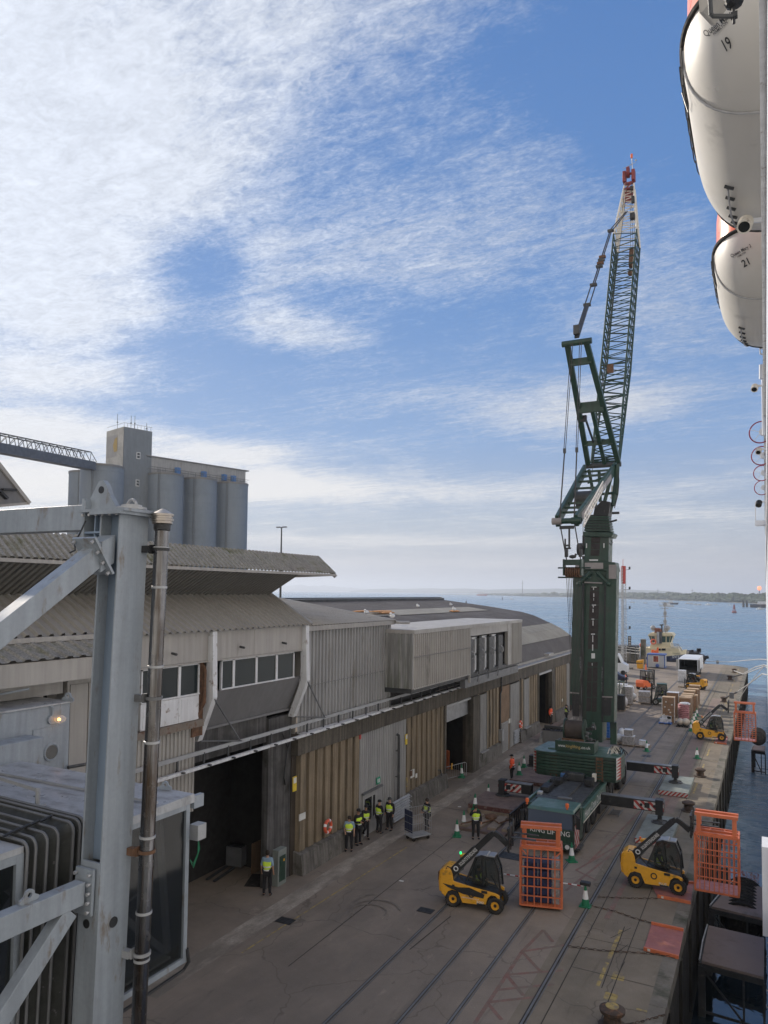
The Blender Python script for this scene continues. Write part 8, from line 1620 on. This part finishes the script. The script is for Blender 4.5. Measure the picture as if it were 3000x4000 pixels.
# gulls
for i, (u, v) in enumerate(((1633, 2374), (1762, 2368), (1774, 2388), (1533, 2416), (1432, 2402), (1312, 2376), (1362, 2416), (1724, 2342))):
    p = G(u, v, 12.4 if i in (0, 1, 2, 4, 5, 7) else 12.2); 
    if i == 3: p = WX(1533, 2417, -23)
    if i == 7: p = WX(1724, 2342, -41)
    r = MB(); r.sph(p+Vector((0, 0, .2)), .16, 8, 6, (1, 1.9, .9)); r.sph(p+Vector((0, -.25, .36)), .09, 7, 5); r.tube(p+Vector((0, -.32, .35)), p+Vector((0, -.42, .33)), .02, n=4)
    tag(r.build('gull', mt['gull'], None, smooth=True), ('gull left of the middle of the dark roof', 'gull beside the farther rooflight strip', 'gull in front of the farther orange roof patch', 'gull at the corner of the annex roof', 'gull on the near orange roof patch', 'gull farthest left on the dark roof', 'gull near the front slope of the annex roof', 'gull at the end of the ridge cap')[i], 'gull', 'gulls on the warehouse roof')
# ================================================================= WATER SIDE
def pontoon(q, z, lab, legs=True):
    P_ = [G(*x, z) for x in q]; t_ = thing('pontoon', lab, 'pontoon', tuple(sum(P_, Vector())/4), 0, 'floating fender pontoons'); r = MB(); r.prism([p-Vector((0, 0, .12)) for p in P_], (0, 0, .12)); r.build('deck_plate', mt['pontoon_top'], t_)
    r = MB(); a, b = P_[3], P_[2]; c, d = P_[0], P_[1]; Z = Vector((0, 0, 1))
    r.beam(a-Z*.25, b-Z*.25, .16, .25); r.beam(a-Z*.3, c-Z*.3, .3, .35); r.beam(a-Z*.2, a-Z*3.2, .3, .3, (0, 1, 0)); r.beam(a.lerp(b, .68)-Z*.2, a.lerp(b, .68)-Z*3.2, .09, .09, (0, 1, 0)); r.beam(a-Z*.35, a.lerp(b, .68)-Z*2.3, .08, .08); r.beam(a-Z*2.3, b-Z*2.3, .08, .1); r.beam(b-Z*.3, b-Z*3.2, .1, .1, (0, 1, 0)); r.beam(c-Z*.3, c-Z*3.2, .3, .3, (0, 1, 0)); r.build('underframe', mt['dark_steel'] if legs else mt['black_steel'], t_)
    r = MB(); r.path([a+Vector((-.1, 0, .02)), a.lerp(c, .5)+Vector((-.12, 0, .05)), c+Vector((-.06, 0, .02))], .04, 5); r.build('edge_chafe', mt['galv'], t_); return t_
pontoon([(2768, 3614), (2986, 3664), (2984, 3816), (2741, 3753)], -3.0, 'nearest brown topped fender pontoon with braced frame in the dock water')
pontoon([(2870, 3440), (2988, 3468), (2986, 3588), (2780, 3540)], -3.0, 'second fender pontoon under the nearer hanging cage')
pontoon([(2945, 2910), (2990, 2914), (2989, 2935), (2940, 2928)], -3.0, 'far fender pontoon beside the farther hanging cage', False)
fd = thing('rubber_fender', 'big black ribbed rubber fender floating between quay and ship', 'fender', (-1.2, 47.5, -4.2)); r = MB(); r.lathe([(.2, -2.6), (.8, -2.3), (1.05, -1.6), (1.05, 1.6), (.8, 2.3), (.2, 2.6)], (-1.35, 48.5, -3.9), 22, 'Y'); r.build('fender_body', mt['rubber'], fd, smooth=True)
for k in range(9): r = MB(); r.torus((-1.35, 46.5+.5*k, -3.9), 1.06, .10, (0, 1, 0), 22, 6); r.build('tyre_rib', mt['rubber'], fd, smooth=True)
qf = DP(2966, 2888, 80); f3 = dup(fd, (qf.x, qf.y, qf.z), 0, 'brown black tyre covered fender beside the farther hanging cage', None, (.65, .65, .65))
def mooring(pts, lab, rad=.045, chafe=None):
    t_ = thing('mooring_line', lab, 'rope', tuple(pts[0]), 0, 'mooring lines to the ship'); n_ = 14; a, b = pts[0], pts[-1]; P_ = []
    if len(pts) == 2:
        for k in range(n_+1): t = k/n_; p = a.lerp(b, t); p.z -= 1.0*sin(pi*t)*.35; P_.append(p)
    else: P_ = pts
    r = MB(); r.path(P_, rad, 6); r.build('rope', mt['rope_pale'], t_, smooth=True)
    if chafe: r = MB(); r.path([p for p in P_[:chafe]], rad*1.7, 6); r.build('chafe_sleeve', mt['rope_dark'], t_)
def Bq(u, v): p = G(u, v); p.z = .35; return p
mooring([Bq(2744, 2590), DP(2850, 2586, 150), DP(2915, 2579, 138), DP(2975, 2575, 125), DP(3010, 2578, 118)], 'mooring line highest in view running from behind the lorry', .07)
mooring([Bq(2852, 2654), DP(2900, 2634, 118), DP(2950, 2606, 105), DP(2985, 2597, 98), DP(3012, 2606, 90)], 'upper of the paired mooring lines from the far corner bollard', .07, 2)
mooring([Bq(2866, 2627), DP(2906, 2634, 122), DP(2960, 2612, 108), DP(2988, 2602, 100), DP(3012, 2620, 92)], 'lower of the paired mooring lines from the far corner bollard', .07)
mooring([Bq(2828, 2738), DP(2880, 2703, 86), DP(2930, 2668, 80), DP(2978, 2632, 74), DP(3010, 2640, 70)], 'long mooring line rising from the bollard by the farther telehandler', .06, 2)
mooring([DP(2884, 2736, 92), DP(2920, 2680, 88), DP(2960, 2630, 84), DP(2988, 2598, 80)], 'thin steep mooring line crossing behind the long one', .04)
for (u, v, d_) in ((2803, 2586, 157), (2858, 2717, 88)): p = DP(u, v, d_); r = MB(); r.box(p, (.5, .3, .7)); tag(r.build('rat_guard', mt['mid_steel'], None, bevel=.03), 'small grey guard block on the %s mooring line' % ('highest' if v < 2600 else 'long rising'), 'guard')
# ================================================================= TUG AND FAR WATER
TY = 188.
tg = thing('tug', 'cream and navy harbour tug with tall mast moored beyond the quay end', 'tug', (-22, TY, WZ))
def tp_(mb, pts, th_, y=TY): mb.prism([WY(u, v, y) for u, v in pts], (0, th_, 0)); return mb
MM('tug_black', (.02, .02, .025), .6)
hp1 = [WY(u, v, TY) for u, v in ((2425, 2562), (2600, 2558), (2672, 2548))]; zd = hp1[0].z
r = MB(); xl, xr = WY(2400, 2560, TY).x, WY(2678, 2550, TY).x
def sect(x, top, hw): return [Vector((x, TY+4-hw, WZ-.5)), Vector((x, TY+4-hw*1.08, top)), Vector((x, TY+4+hw*1.08, top)), Vector((x, TY+4+hw, WZ-.5))]
st_ = [(xl, zd, 3.4), (xl+3, zd, 4), (xr-7, zd+.25, 4), (xr-3.5, zd+.6, 3.2), (xr-1.2, zd+.9, 1.8), (xr, zd+1.0, .3)]; vs = []
for x, t_, h_ in st_: vs += sect(x, t_, h_)
r.add(vs, [(4*i+k, 4*i+4+k, 4*i+5+k, 4*i+1+k) for i in range(5) for k in range(3)]+[(0, 1, 2, 3)]); r.build('hull', mt['navy'], tg)
r = MB(); vs = []
for x, t_, h_ in st_: vs += [Vector((x, TY+4-h_*1.08-.05, t_-.1)), Vector((x, TY+4-h_*1.08-.05, t_+1.0))]
r.add(vs, [(2*i, 2*i+2, 2*i+3, 2*i+1) for i in range(5)]); r.build('bulwark', mt['tug_cream'], tg)
r = MB(); r.path([Vector((x, TY+4-h_*1.08-.2, t_-1.6)) for x, t_, h_ in st_], .35, 8); r.build('hull_fender', mt['tug_black'], tg)
r = MB(); a = WY(2626, 2570, TY-.6); lettering(r, 'SVITZER', Vector((a.x, TY-.62, a.z)), (1, .0, 0), (0, 0, 1), .62, 3.2); r.build('hull_lettering', mt['letter_white'], tg)
r = MB(); tp_(r, [(2478, 2556), (2658, 2552), (2650, 2533), (2610, 2530), (2490, 2532)], 6.5, TY+.8); dk = r.build('deckhouse', mt['tug_cream'], tg, bevel=.1)
for (a, b, c, d) in ((2571, 2533, 2581, 2541), (2584, 2533, 2600, 2541), (2495, 2543, 2501, 2550), (2598, 2547, 2604, 2556)): r = MB(); tp_(r, [(a, d), (c, d), (c, b), (a, b)], .05, TY+.72); r.build('window', glass_dark, dk)
r = MB(); tp_(r, [(2536, 2533), (2622, 2533), (2617, 2510), (2545, 2508)], 5.5, TY+1.4); r.build('upper_deckhouse', mt['tug_cream'], tg, bevel=.08)
r = MB(); tp_(r, [(2545, 2512), (2617, 2512), (2630, 2482), (2531, 2480)], 5.0, TY+1.6); wh_ = r.build('wheelhouse', mt['tug_cream'], tg)
for (q) in ([(2548, 2508), (2541, 2484), (2535, 2483), (2544, 2508)], [(2550, 2508), (2544, 2485), (2556, 2486), (2561, 2506)], [(2586, 2510), (2586, 2486), (2600, 2486), (2600, 2510)], [(2604, 2509), (2604, 2486), (2617, 2486), (2614, 2509)], [(2616, 2509), (2620, 2485), (2628, 2485), (2620, 2509)]): r = MB(); tp_(r, q, .05, TY+1.5); r.build('wheelhouse_window', glass('tug_glass%d' % len(bpy.data.materials), (.03, .075, .07), .08), wh_)
r = MB(); tp_(r, [(2529, 2483), (2631, 2484), (2624, 2474), (2540, 2472)], 5.6, TY+1.3); r.build('wheelhouse_roof', mt['tug_cream'], tg)
r = MB(); tp_(r, [(2556, 2472), (2582, 2472), (2580, 2458), (2572, 2454), (2557, 2454)], 2., TY+1.2); r.build('funnel_top', mt['tug_brown'], tg)
for u in (2572, 2580): r = MB(); r.tube(WY(u, 2513, TY+1), WY(u, 2468, TY+1), .38, n=10); r.build('exhaust', mt['galv'] if u < 2575 else mt['dark_steel'], tg, smooth=True)
r = MB(); r.tube(WY(2599, 2474, TY+4), WY(2597, 2357, TY+4), .22, .14, n=8); r.tube(WY(2590, 2470, TY+4), WY(2598, 2440, TY+4), .12, n=6); r.tube(WY(2606, 2470, TY+4), WY(2599, 2440, TY+4), .12, n=6)
for v, w_ in ((2362, 9), (2377, 14), (2394, 5), (2408, 12), (2427, 6), (2440, 10)): r.beam(WY(2598-w_, v, TY+4), WY(2598+w_, v, TY+4), .12, .14)
for v in (2360, 2396, 2428): r.box(WY(2598, v, TY+4), (.7, .4, .9))
r.build('mast', mt['tug_grey'], tg)
r = MB(); r.beam(WY(2576, 2442, TY+3), WY(2592, 2440, TY+3), .2, .3); r.tube(WY(2585, 2442, TY+3), WY(2586, 2472, TY+3), .2, n=6); r.build('radar', mt['dark_steel'], tg)
for u, v in ((2551, 2452), (2608, 2453)): r = MB(); r.sph(WY(u, v, TY+3), .62, 10, 7); r.tube(WY(u, v, TY+3), WY(u, v+14, TY+3), .15, n=6); r.build('fire_monitor', mt['tug_grey'], tg, smooth=True)
for u, v in ((2552, 2507), (2510, 2520)): r = MB(); r.torus(WY(u, v, TY+.4), .55, .15, (0, 1, 0), 16, 6); r.build('life_ring', mt['lifebuoy'], tg)
r = MB(); pts = [(2470, 2520), (2470, 2532), (2532, 2532)]
for k in range(9): u = 2472+k*7; r.tube(WY(u, 2536, TY+.6), WY(u, 2520, TY+.6), .07, n=4)
r.tube(WY(2470, 2520, TY+.6), WY(2534, 2518, TY+.6), .07, n=4); r.tube(WY(2470, 2527, TY+.6), WY(2534, 2526, TY+.6), .05, n=4)
for k in range(6): u = 2622+k*5; r.tube(WY(u, 2531, TY+.6), WY(u, 2514+k*.3, TY+.6), .07, n=4)
r.tube(WY(2620, 2514, TY+.6), WY(2648, 2516, TY+.6), .08, n=4); r.tube(WY(2648, 2516, TY+.6), WY(2666, 2544, TY+.6), .12, n=5); r.build('tug_railing', mt['tug_grey'], tg)
p = WY(2557, 2545, 172); fg = thing('orange_davit', 'small orange davit crane between the cabin and the tug', 'davit', (p.x, 170, 0)); r = MB(); r.tube((p.x, 169, 0), (p.x, 169, p.z+.6), .3, n=8); r.prism([WY(u, v, 169) for u, v in ((2544, 2552), (2572, 2552), (2572, 2528), (2566, 2530), (2564, 2540), (2545, 2542))], (0, .4, 0)); r.build('davit_body', mt['orange_plain'], fg)
t2_ = thing('tug', 'black second tug bow showing just right of the white lorry', 'tug', (-12, 180, WZ)); Y2 = 176.
r = MB(); q = [WY(u, v, Y2) for u, v in ((2690, 2546), (2730, 2549), (2750, 2563), (2764, 2565), (2756, 2582), (2748, 2600), (2730, 2650), (2690, 2650))]; r.prism(q, (-1.0, 6, 0)); r.build('hull', mt['tug_black'], t2_, bevel=.2)
r = MB(); r.path([WY(2700, 2570, Y2-.2), WY(2740, 2572, Y2-.2), WY(2768, 2566, Y2-.2)], .35, 8); r.build('bow_fender', mt['rubber'], t2_)
for (u, v, s_) in ((2730, 2541, .9), (2704, 2544, .6), (2697, 2545, .5)): r = MB(); r.box(WY(u, v, Y2+1), (s_, s_, s_)); r.box(WY(u+2, v-2, Y2+1), (s_*.6, s_, s_*.8)); r.build('deck_gear', mt['tug_black'], t2_, bevel=.1)
# small craft
def yacht(u, v, L_, mast, lab, mk='white_trim', cabin=True, grp='small boats on the estuary', rz=0.):
    p = G(u, v, WZ); t_ = thing('boat', lab, 'boat', (0, 0, 0), 0, grp); r = MB(); l2 = L_/2; b_ = L_*.16
    r.add([(-l2, -b_, 0), (l2*.5, -b_, 0), (l2*.9, 0, 0), (l2*.5, b_, 0), (-l2, b_, 0), (-l2, -b_*1.2, L_*.13), (l2*.5, -b_*1.2, L_*.14), (l2*1.1, 0, L_*.17), (l2*.5, b_*1.2, L_*.14), (-l2, b_*1.2, L_*.13)], [(0, 1, 6, 5), (1, 2, 7, 6), (2, 3, 8, 7), (3, 4, 9, 8), (4, 0, 5, 9), (5, 6, 7, 8, 9)]); r.build('hull', mt[mk], t_)
    if cabin: r = MB(); r.hexa([(-l2*.5, -b_*.7, L_*.13), (l2*.3, -b_*.7, L_*.13), (l2*.3, b_*.7, L_*.13), (-l2*.5, b_*.7, L_*.13), (-l2*.45, -b_*.6, L_*.25), (l2*.1, -b_*.6, L_*.25), (l2*.1, b_*.6, L_*.25), (-l2*.45, b_*.6, L_*.25)]); r.build('cabin', mt['white_trim'], t_)
    if mast: r = MB(); r.tube((0, 0, L_*.1), (0, 0, mast), .16, n=5); r.beam((0, 0, L_*.32), (-l2*.8, 0, L_*.32), .4, .4); r.build('mast', mt['galv'], t_)
    t_.location = p; t_.rotation_euler = (0, 0, rz); return t_
YL = [(2471, 2355, 14, 0, 'white motor boat alone at the left, just right of the lattice mast'), (2521, 2357, 11, 0, 'small white boat second from the lattice mast'), (2578, 2355, 8, 0, 'tiny white boat just left of the tug masthead'), (2590, 2357, 12, 9, 'white boat touching the left of the tug masthead'), (2689, 2359, 14, 0, 'leftmost white boat of the moored cluster on the right'), (2706, 2361, 11, 16, 'masted yacht second in the moored cluster'), (2717, 2360, 7, 0, 'dark low boat in the moored cluster'), (2723, 2364, 11, 24, 'yacht with the tallest mast in the moored cluster'), (2733, 2361, 7, 0, 'small white boat right of the tallest mast'), (2738, 2364, 6, 9, 'small dinghy at the right end of the cluster'), (2769, 2364, 14, 20, 'lone white yacht with a tall mast between cluster and red buoy'), (2796, 2363, 9, 0, 'small white boat right of the lone yacht'), (2850, 2365, 6, 8, 'tiny sailing boat above the red buoy'), (2903, 2368, 9, 0, 'small white boat left of the dark pile'), (2934, 2370, 11, 0, 'white boat right of the dark pile'), (2970, 2381, 12, 18, 'white yacht nearest the right border'), (1999, 2342, 14, 26, 'lone yacht with thin mast in the channel left of the crane')]
for i, (u, v, L_, m_, lab) in enumerate(YL): yacht(u, v, L_*.85, m_*.8, lab, 'navy' if i == 6 else 'white_trim', rz=random.uniform(-.5, .5))
yacht(2624, 2361, 24, 9, 'dark workboat right of the tug masthead', 'tug_black'); yacht(2985, 2374, 40, 8, 'dark barge cut by the right border', 'tug_black')
mvb = yacht(2604, 2370, 22, 14, 'white launch making a curved wake behind the tug mast', 'white_trim', rz=pi)
sh2 = yacht(1884, 2327, 60, 0, 'small red and white ship left of the crane', 'hazard_red', False)
r = MB(); r.bb((-22, -6, 8), (14, 6, 17)); r.bb((-6, -4, 17), (8, 4, 22)); o = r.build('superstructure', mt['white_trim'], None); o.parent = sh2; setpar(o, sh2)
def far_ship(u, v, L_, lab, hk='far_ship_grey'):
    p = G(u, v, WZ); t_ = thing('cargo_ship', lab, 'ship', (0, 0, 0), 0, 'ships on the horizon'); r = MB(); l2 = L_/2; r.add([(-l2, -20, 0), (l2*.9, -20, 0), (l2*.9, 20, 0), (-l2, 20, 0), (-l2*1.04, -20, L_*.07), (l2, -20, L_*.09), (l2, 20, L_*.09), (-l2*1.04, 20, L_*.07)], [(0, 1, 5, 4), (1, 2, 6, 5), (2, 3, 7, 6), (3, 0, 4, 7), (4, 5, 6, 7)]); r.build('hull', mt[hk], t_)
    r = MB()
    for k in range(9): x = -l2*.9+l2*1.7*k/8; h_ = L_*random.uniform(.10, .2); r.bb((x-L_*.03, -15, L_*.07), (x+L_*.03, 15, h_))
    r.build('deck_structure', mt[hk], t_); r = MB()
    for k in range(5): x = -l2*.6+l2*1.1*k/4; r.tube((x, 0, L_*.1), (x+L_*.04, 0, L_*.29), L_*.008, n=4); r.tube((x, 0, L_*.22), (x+L_*.1, 0, L_*.25), L_*.007, n=4)
    r.build('deck_crane', mt[hk], t_); t_.location = p; return t_
MM('far_ship_grey', (.09, .10, .11), .8)
far_ship(1822, 2318, 260, 'grey ship with many deck cranes on the horizon left of the crane'); far_ship(1410, 2311.5, 330, 'distant grey jetty ship at the end of the left headland')
# buoys and pile
p = G(2868, 2394, WZ); t_ = thing('buoy', 'red channel buoy with lattice top on the right', 'buoy', tuple(p)); r = MB(); r.lathe([(2.2, 0), (2.6, .8), (2.4, 1.6), (1.2, 2.0)], tuple(p), 16); r.build('float', mt['crane_red'], t_)
r = MB(); 
for k in range(4): a = pi/2*k; r.tube(p+Vector((1.4*cos(a), 1.4*sin(a), 1.8)), p+Vector((.5*cos(a), .5*sin(a), 7.5)), .3, n=5)
r.lathe([(1.1, 4.2), (1.1, 6.5)], tuple(p), 10); r.lathe([(.8, 7.5), (.8, 9)], tuple(p), 10); r.build('tower', mt['crane_red'], t_)
for (u, v, h_, lab) in ((1962, 2343, 9, 'dark buoy in the channel left of the yacht'), (1821, 2360, 6, 'dark buoy just above the warehouse roof'), (1402, 2309, 14, 'thin dark beacon near the far left headland')):
    p = G(u, v, WZ); t_ = thing('buoy', lab, 'buoy', tuple(p)); r = MB(); r.lathe([(1.6, 0), (1.6, 1.2), (.4, h_)], tuple(p), 10); r.build('float', mt['tug_black'], t_)
p = G(2911, 2372, WZ); t_ = thing('mooring_pile', 'pair of dark timber piles among the moored boats', 'piles', tuple(p)); 
for dx in (-2.5, 2.5): r = MB(); r.lathe([(1.8, 0), (1.5, 11)], (p.x+dx, p.y, WZ), 10); r.build('pile', mt['tug_black'], t_)
# wakes and slicks
MM('wake_water', (.42, .50, .57), .5, var=.3, scale=.08)
def slick(pts, lab, mk='wake_water'):
    r = MB(); P_ = [(G(a, b, WZ+.02), w_) for a, b, w_ in pts]; vs = []
    for i, (p, w_) in enumerate(P_): vs += [p+Vector((0, w_/2, .0)), p-Vector((0, w_/2, 0))]
    r.add(vs, [(2*i, 2*i+1, 2*i+3, 2*i+2) for i in range(len(P_)-1)]); return r.build(lab, mt[mk], kind='stuff')
slick([(2612, 2371, 3), (2640, 2374, 22), (2670, 2378, 30), (2696, 2382, 24), (2706, 2384.5, 4)], 'boat_wake'); slick([(2706, 2384.8, 3), (2690, 2387, 12), (2640, 2388, 10), (2560, 2387, 12), (2480, 2386, 10), (2410, 2384, 8)], 'boat_wake')
slick([(1905, 2331, 5), (1990, 2338, 25), (2070, 2345, 20), (2130, 2350, 5)], 'boat_wake')
for (u0, u1, v, w_) in ((1600, 2230, 2384, 14), (1960, 2200, 2348, 16), (1700, 1990, 2340, 14), (2420, 2560, 2398, 3), (2540, 2700, 2402, 3), (2760, 2880, 2397, 3), (1980, 2220, 2392, 4)):
    slick([(u0, v, .5), (u0*.7+u1*.3, v+1.2, w_), (u0*.3+u1*.7, v-.6, w_*.7), (u1, v+.5, .5)], 'water_streak')
# far shores
def shore(pts, name, z=1.0, back=500):
    P_ = [G(u, v, WZ) for u, v in pts]; r = MB(); vs = []
    for p in P_: d = (Vector((p.x, p.y, 0))).normalized(); q = p+d*back; vs += [Vector((p.x, p.y, WZ-.3)), Vector((p.x+d.x*12, p.y+d.y*12, WZ+z)), Vector((q.x, q.y, WZ+z*2.5))]
    r.add(vs, [(3*i+k, 3*i+3+k, 3*i+4+k, 3*i+1+k) for i in range(len(P_)-1) for k in range(2)]); r.build(name, mt['land_far'], kind='structure'); return P_
def wood(P_, name, n_, h0, h1, rad, off0, off1, seed, mk='tree_far'):
    rnd = random.Random(seed); r = MB(); tot = [(b-a).length for a, b in zip(P_[:-1], P_[1:])]
    for i in range(n_):
        t = rnd.random()*sum(tot); k = 0
        while k < len(tot)-1 and t > tot[k]: t -= tot[k]; k += 1
        p = P_[k].lerp(P_[k+1], t/tot[k]); d = Vector((p.x, p.y, 0)).normalized(); p = p+d*rnd.uniform(off0, off1); hh_ = rnd.uniform(h0, h1)*(1+.35*sin(i*.013+p.x*.006)); rr = rad*rnd.uniform(.6, 1.3)
        b = len(r.v); r.sph((p.x, p.y, WZ+hh_*.55), 1, 7, 5, (rr, rr, hh_*.5))
        for q in range(b, len(r.v)): r.v[q] += Vector((rnd.uniform(-.12, .12)*rr, rnd.uniform(-.12, .12)*rr, rnd.uniform(-.1, .1)*hh_))
    return r.build(name, mt[mk], kind='stuff')
P1 = shore([(2100, 2331), (2240, 2333), (2409, 2338), (2500, 2341), (2620, 2345), (2760, 2350), (2900, 2356), (3080, 2363)], 'far_shore_right', 1.5, 900)
wood(P1[2:], 'far_wood', 900, 10, 19, 15, 30, 260, 3); wood(P1[4:], 'far_wood_front', 420, 8, 14, 12, 25, 120, 5); wood(P1[:4], 'far_wood_left', 350, 7, 18, 22, 60, 400, 8)
P2 = shore([(1720, 2322), (1880, 2325), (2020, 2328), (2110, 2331)], 'far_shore_middle', 1.0, 400); wood(P2[1:], 'far_wood_middle', 260, 5, 13, 30, 30, 200, 11)
P3 = [G(u, v, WZ) for u, v in ((1020, 2307.3), (1180, 2309.2), (1310, 2310.4), (1390, 2311.2))]
shore([(1020, 2307.3), (1180, 2309.2), (1310, 2310.4), (1390, 2311.2)], 'far_shore_left', 3, 900); wood(P3, 'far_wood_headland', 500, 35, 70, 75, 60, 900, 14); wood(P3[:3], 'far_hills', 60, 60, 100, 260, 600, 1500, 15)
# low hills behind
hb_ = [DP(u, 2318, d_) for u, d_ in ((1500, 12000), (1750, 12000), (2100, 9000), (2500, 8000))]
r = MB()
rnd = random.Random(4)
for i in range(60): t = rnd.random()*3; k = int(t); p = hb_[k].lerp(hb_[k+1], t-k); r.sph((p.x, p.y, WZ), 1, 10, 5, (700, 500, rnd.uniform(35, 75)))
r.build('far_hill_range', mt['tree_far'], kind='structure')
def tank(u, v, rr, h_, lab): p = G(u, v, WZ); d = Vector((p.x, p.y, 0)).normalized(); p = p+d*280; t_ = thing('storage_tank', lab, 'tank', (p.x, p.y, WZ), 0, 'white tanks on the far shore'); r = MB(); r.lathe([(rr, 0), (rr, h_), (rr*.3, h_+3)], tuple(p), 20); r.build('tank_shell', mt['tank_white'], t_)
tank(2558, 2343, 24, 17, 'white storage tank left of two above the far wood'); tank(2590, 2344, 30, 18, 'wider white storage tank right of two above the far wood'); tank(2518, 2342, 12, 16, 'small white building on the far shore by the lattice mast')
# flare stack
b_ = DP(2966, 2335, 2600); tpf = DP(2966, 2302, 2600); fs = thing('flare_stack', 'thin refinery flare stack with an orange flame on the far right shore', 'flare stack', (b_.x, b_.y, WZ)); r = MB(); r.tube((b_.x, b_.y, WZ), tpf, 1.6, n=6); r.build('stack', mt['dark_steel'], fs)
r = MB(); r.sph(tpf+Vector((0, 0, 4)), 6.5, 10, 7, (1.0, 1, 1.15)); r.build('flame', emit('flare_flame', (1, .22, .08), 2.2), fs, smooth=True)
for i, (u, v, h_) in enumerate(((2570, 2330, 40), (2704, 2330, 42), (2041, 2328, 75))): p = DP(u, v, 3600); r = MB(); r.tube((p.x, p.y, WZ), (p.x, p.y, h_), 2.0, .8, n=5); r.beam((p.x-7, p.y, h_*.8), (p.x+7, p.y, h_*.8), 1, 1); tag(r.build('pylon', mt['dark_steel'], None), ('thin pylon above the far wood left of the tug masthead', 'thin pylon above the far wood right of the tug masthead', 'tall thin chimney on the middle shore left of the crane')[i], 'pylon')
# ================================================================= AIR
hm = bpy.data.materials.new('haze'); hm.use_nodes = True; t = hm.node_tree
for n in list(t.nodes):
    if n.type != 'OUTPUT_MATERIAL': t.nodes.remove(n)
pv = t.nodes.new('ShaderNodeVolumePrincipled'); pv.inputs['Color'].default_value = (.80, .88, 1., 1); pv.inputs['Density'].default_value = HAZE; pv.inputs['Anisotropy'].default_value = .3
t.links.new(pv.outputs[0], [n for n in t.nodes if n.type == 'OUTPUT_MATERIAL'][0].inputs['Volume'])
r = MB(); r.bb((-S-50, -200, WZ-3), (S+50, 2*S+50, 205)); r.build('haze', hm, kind='stuff')
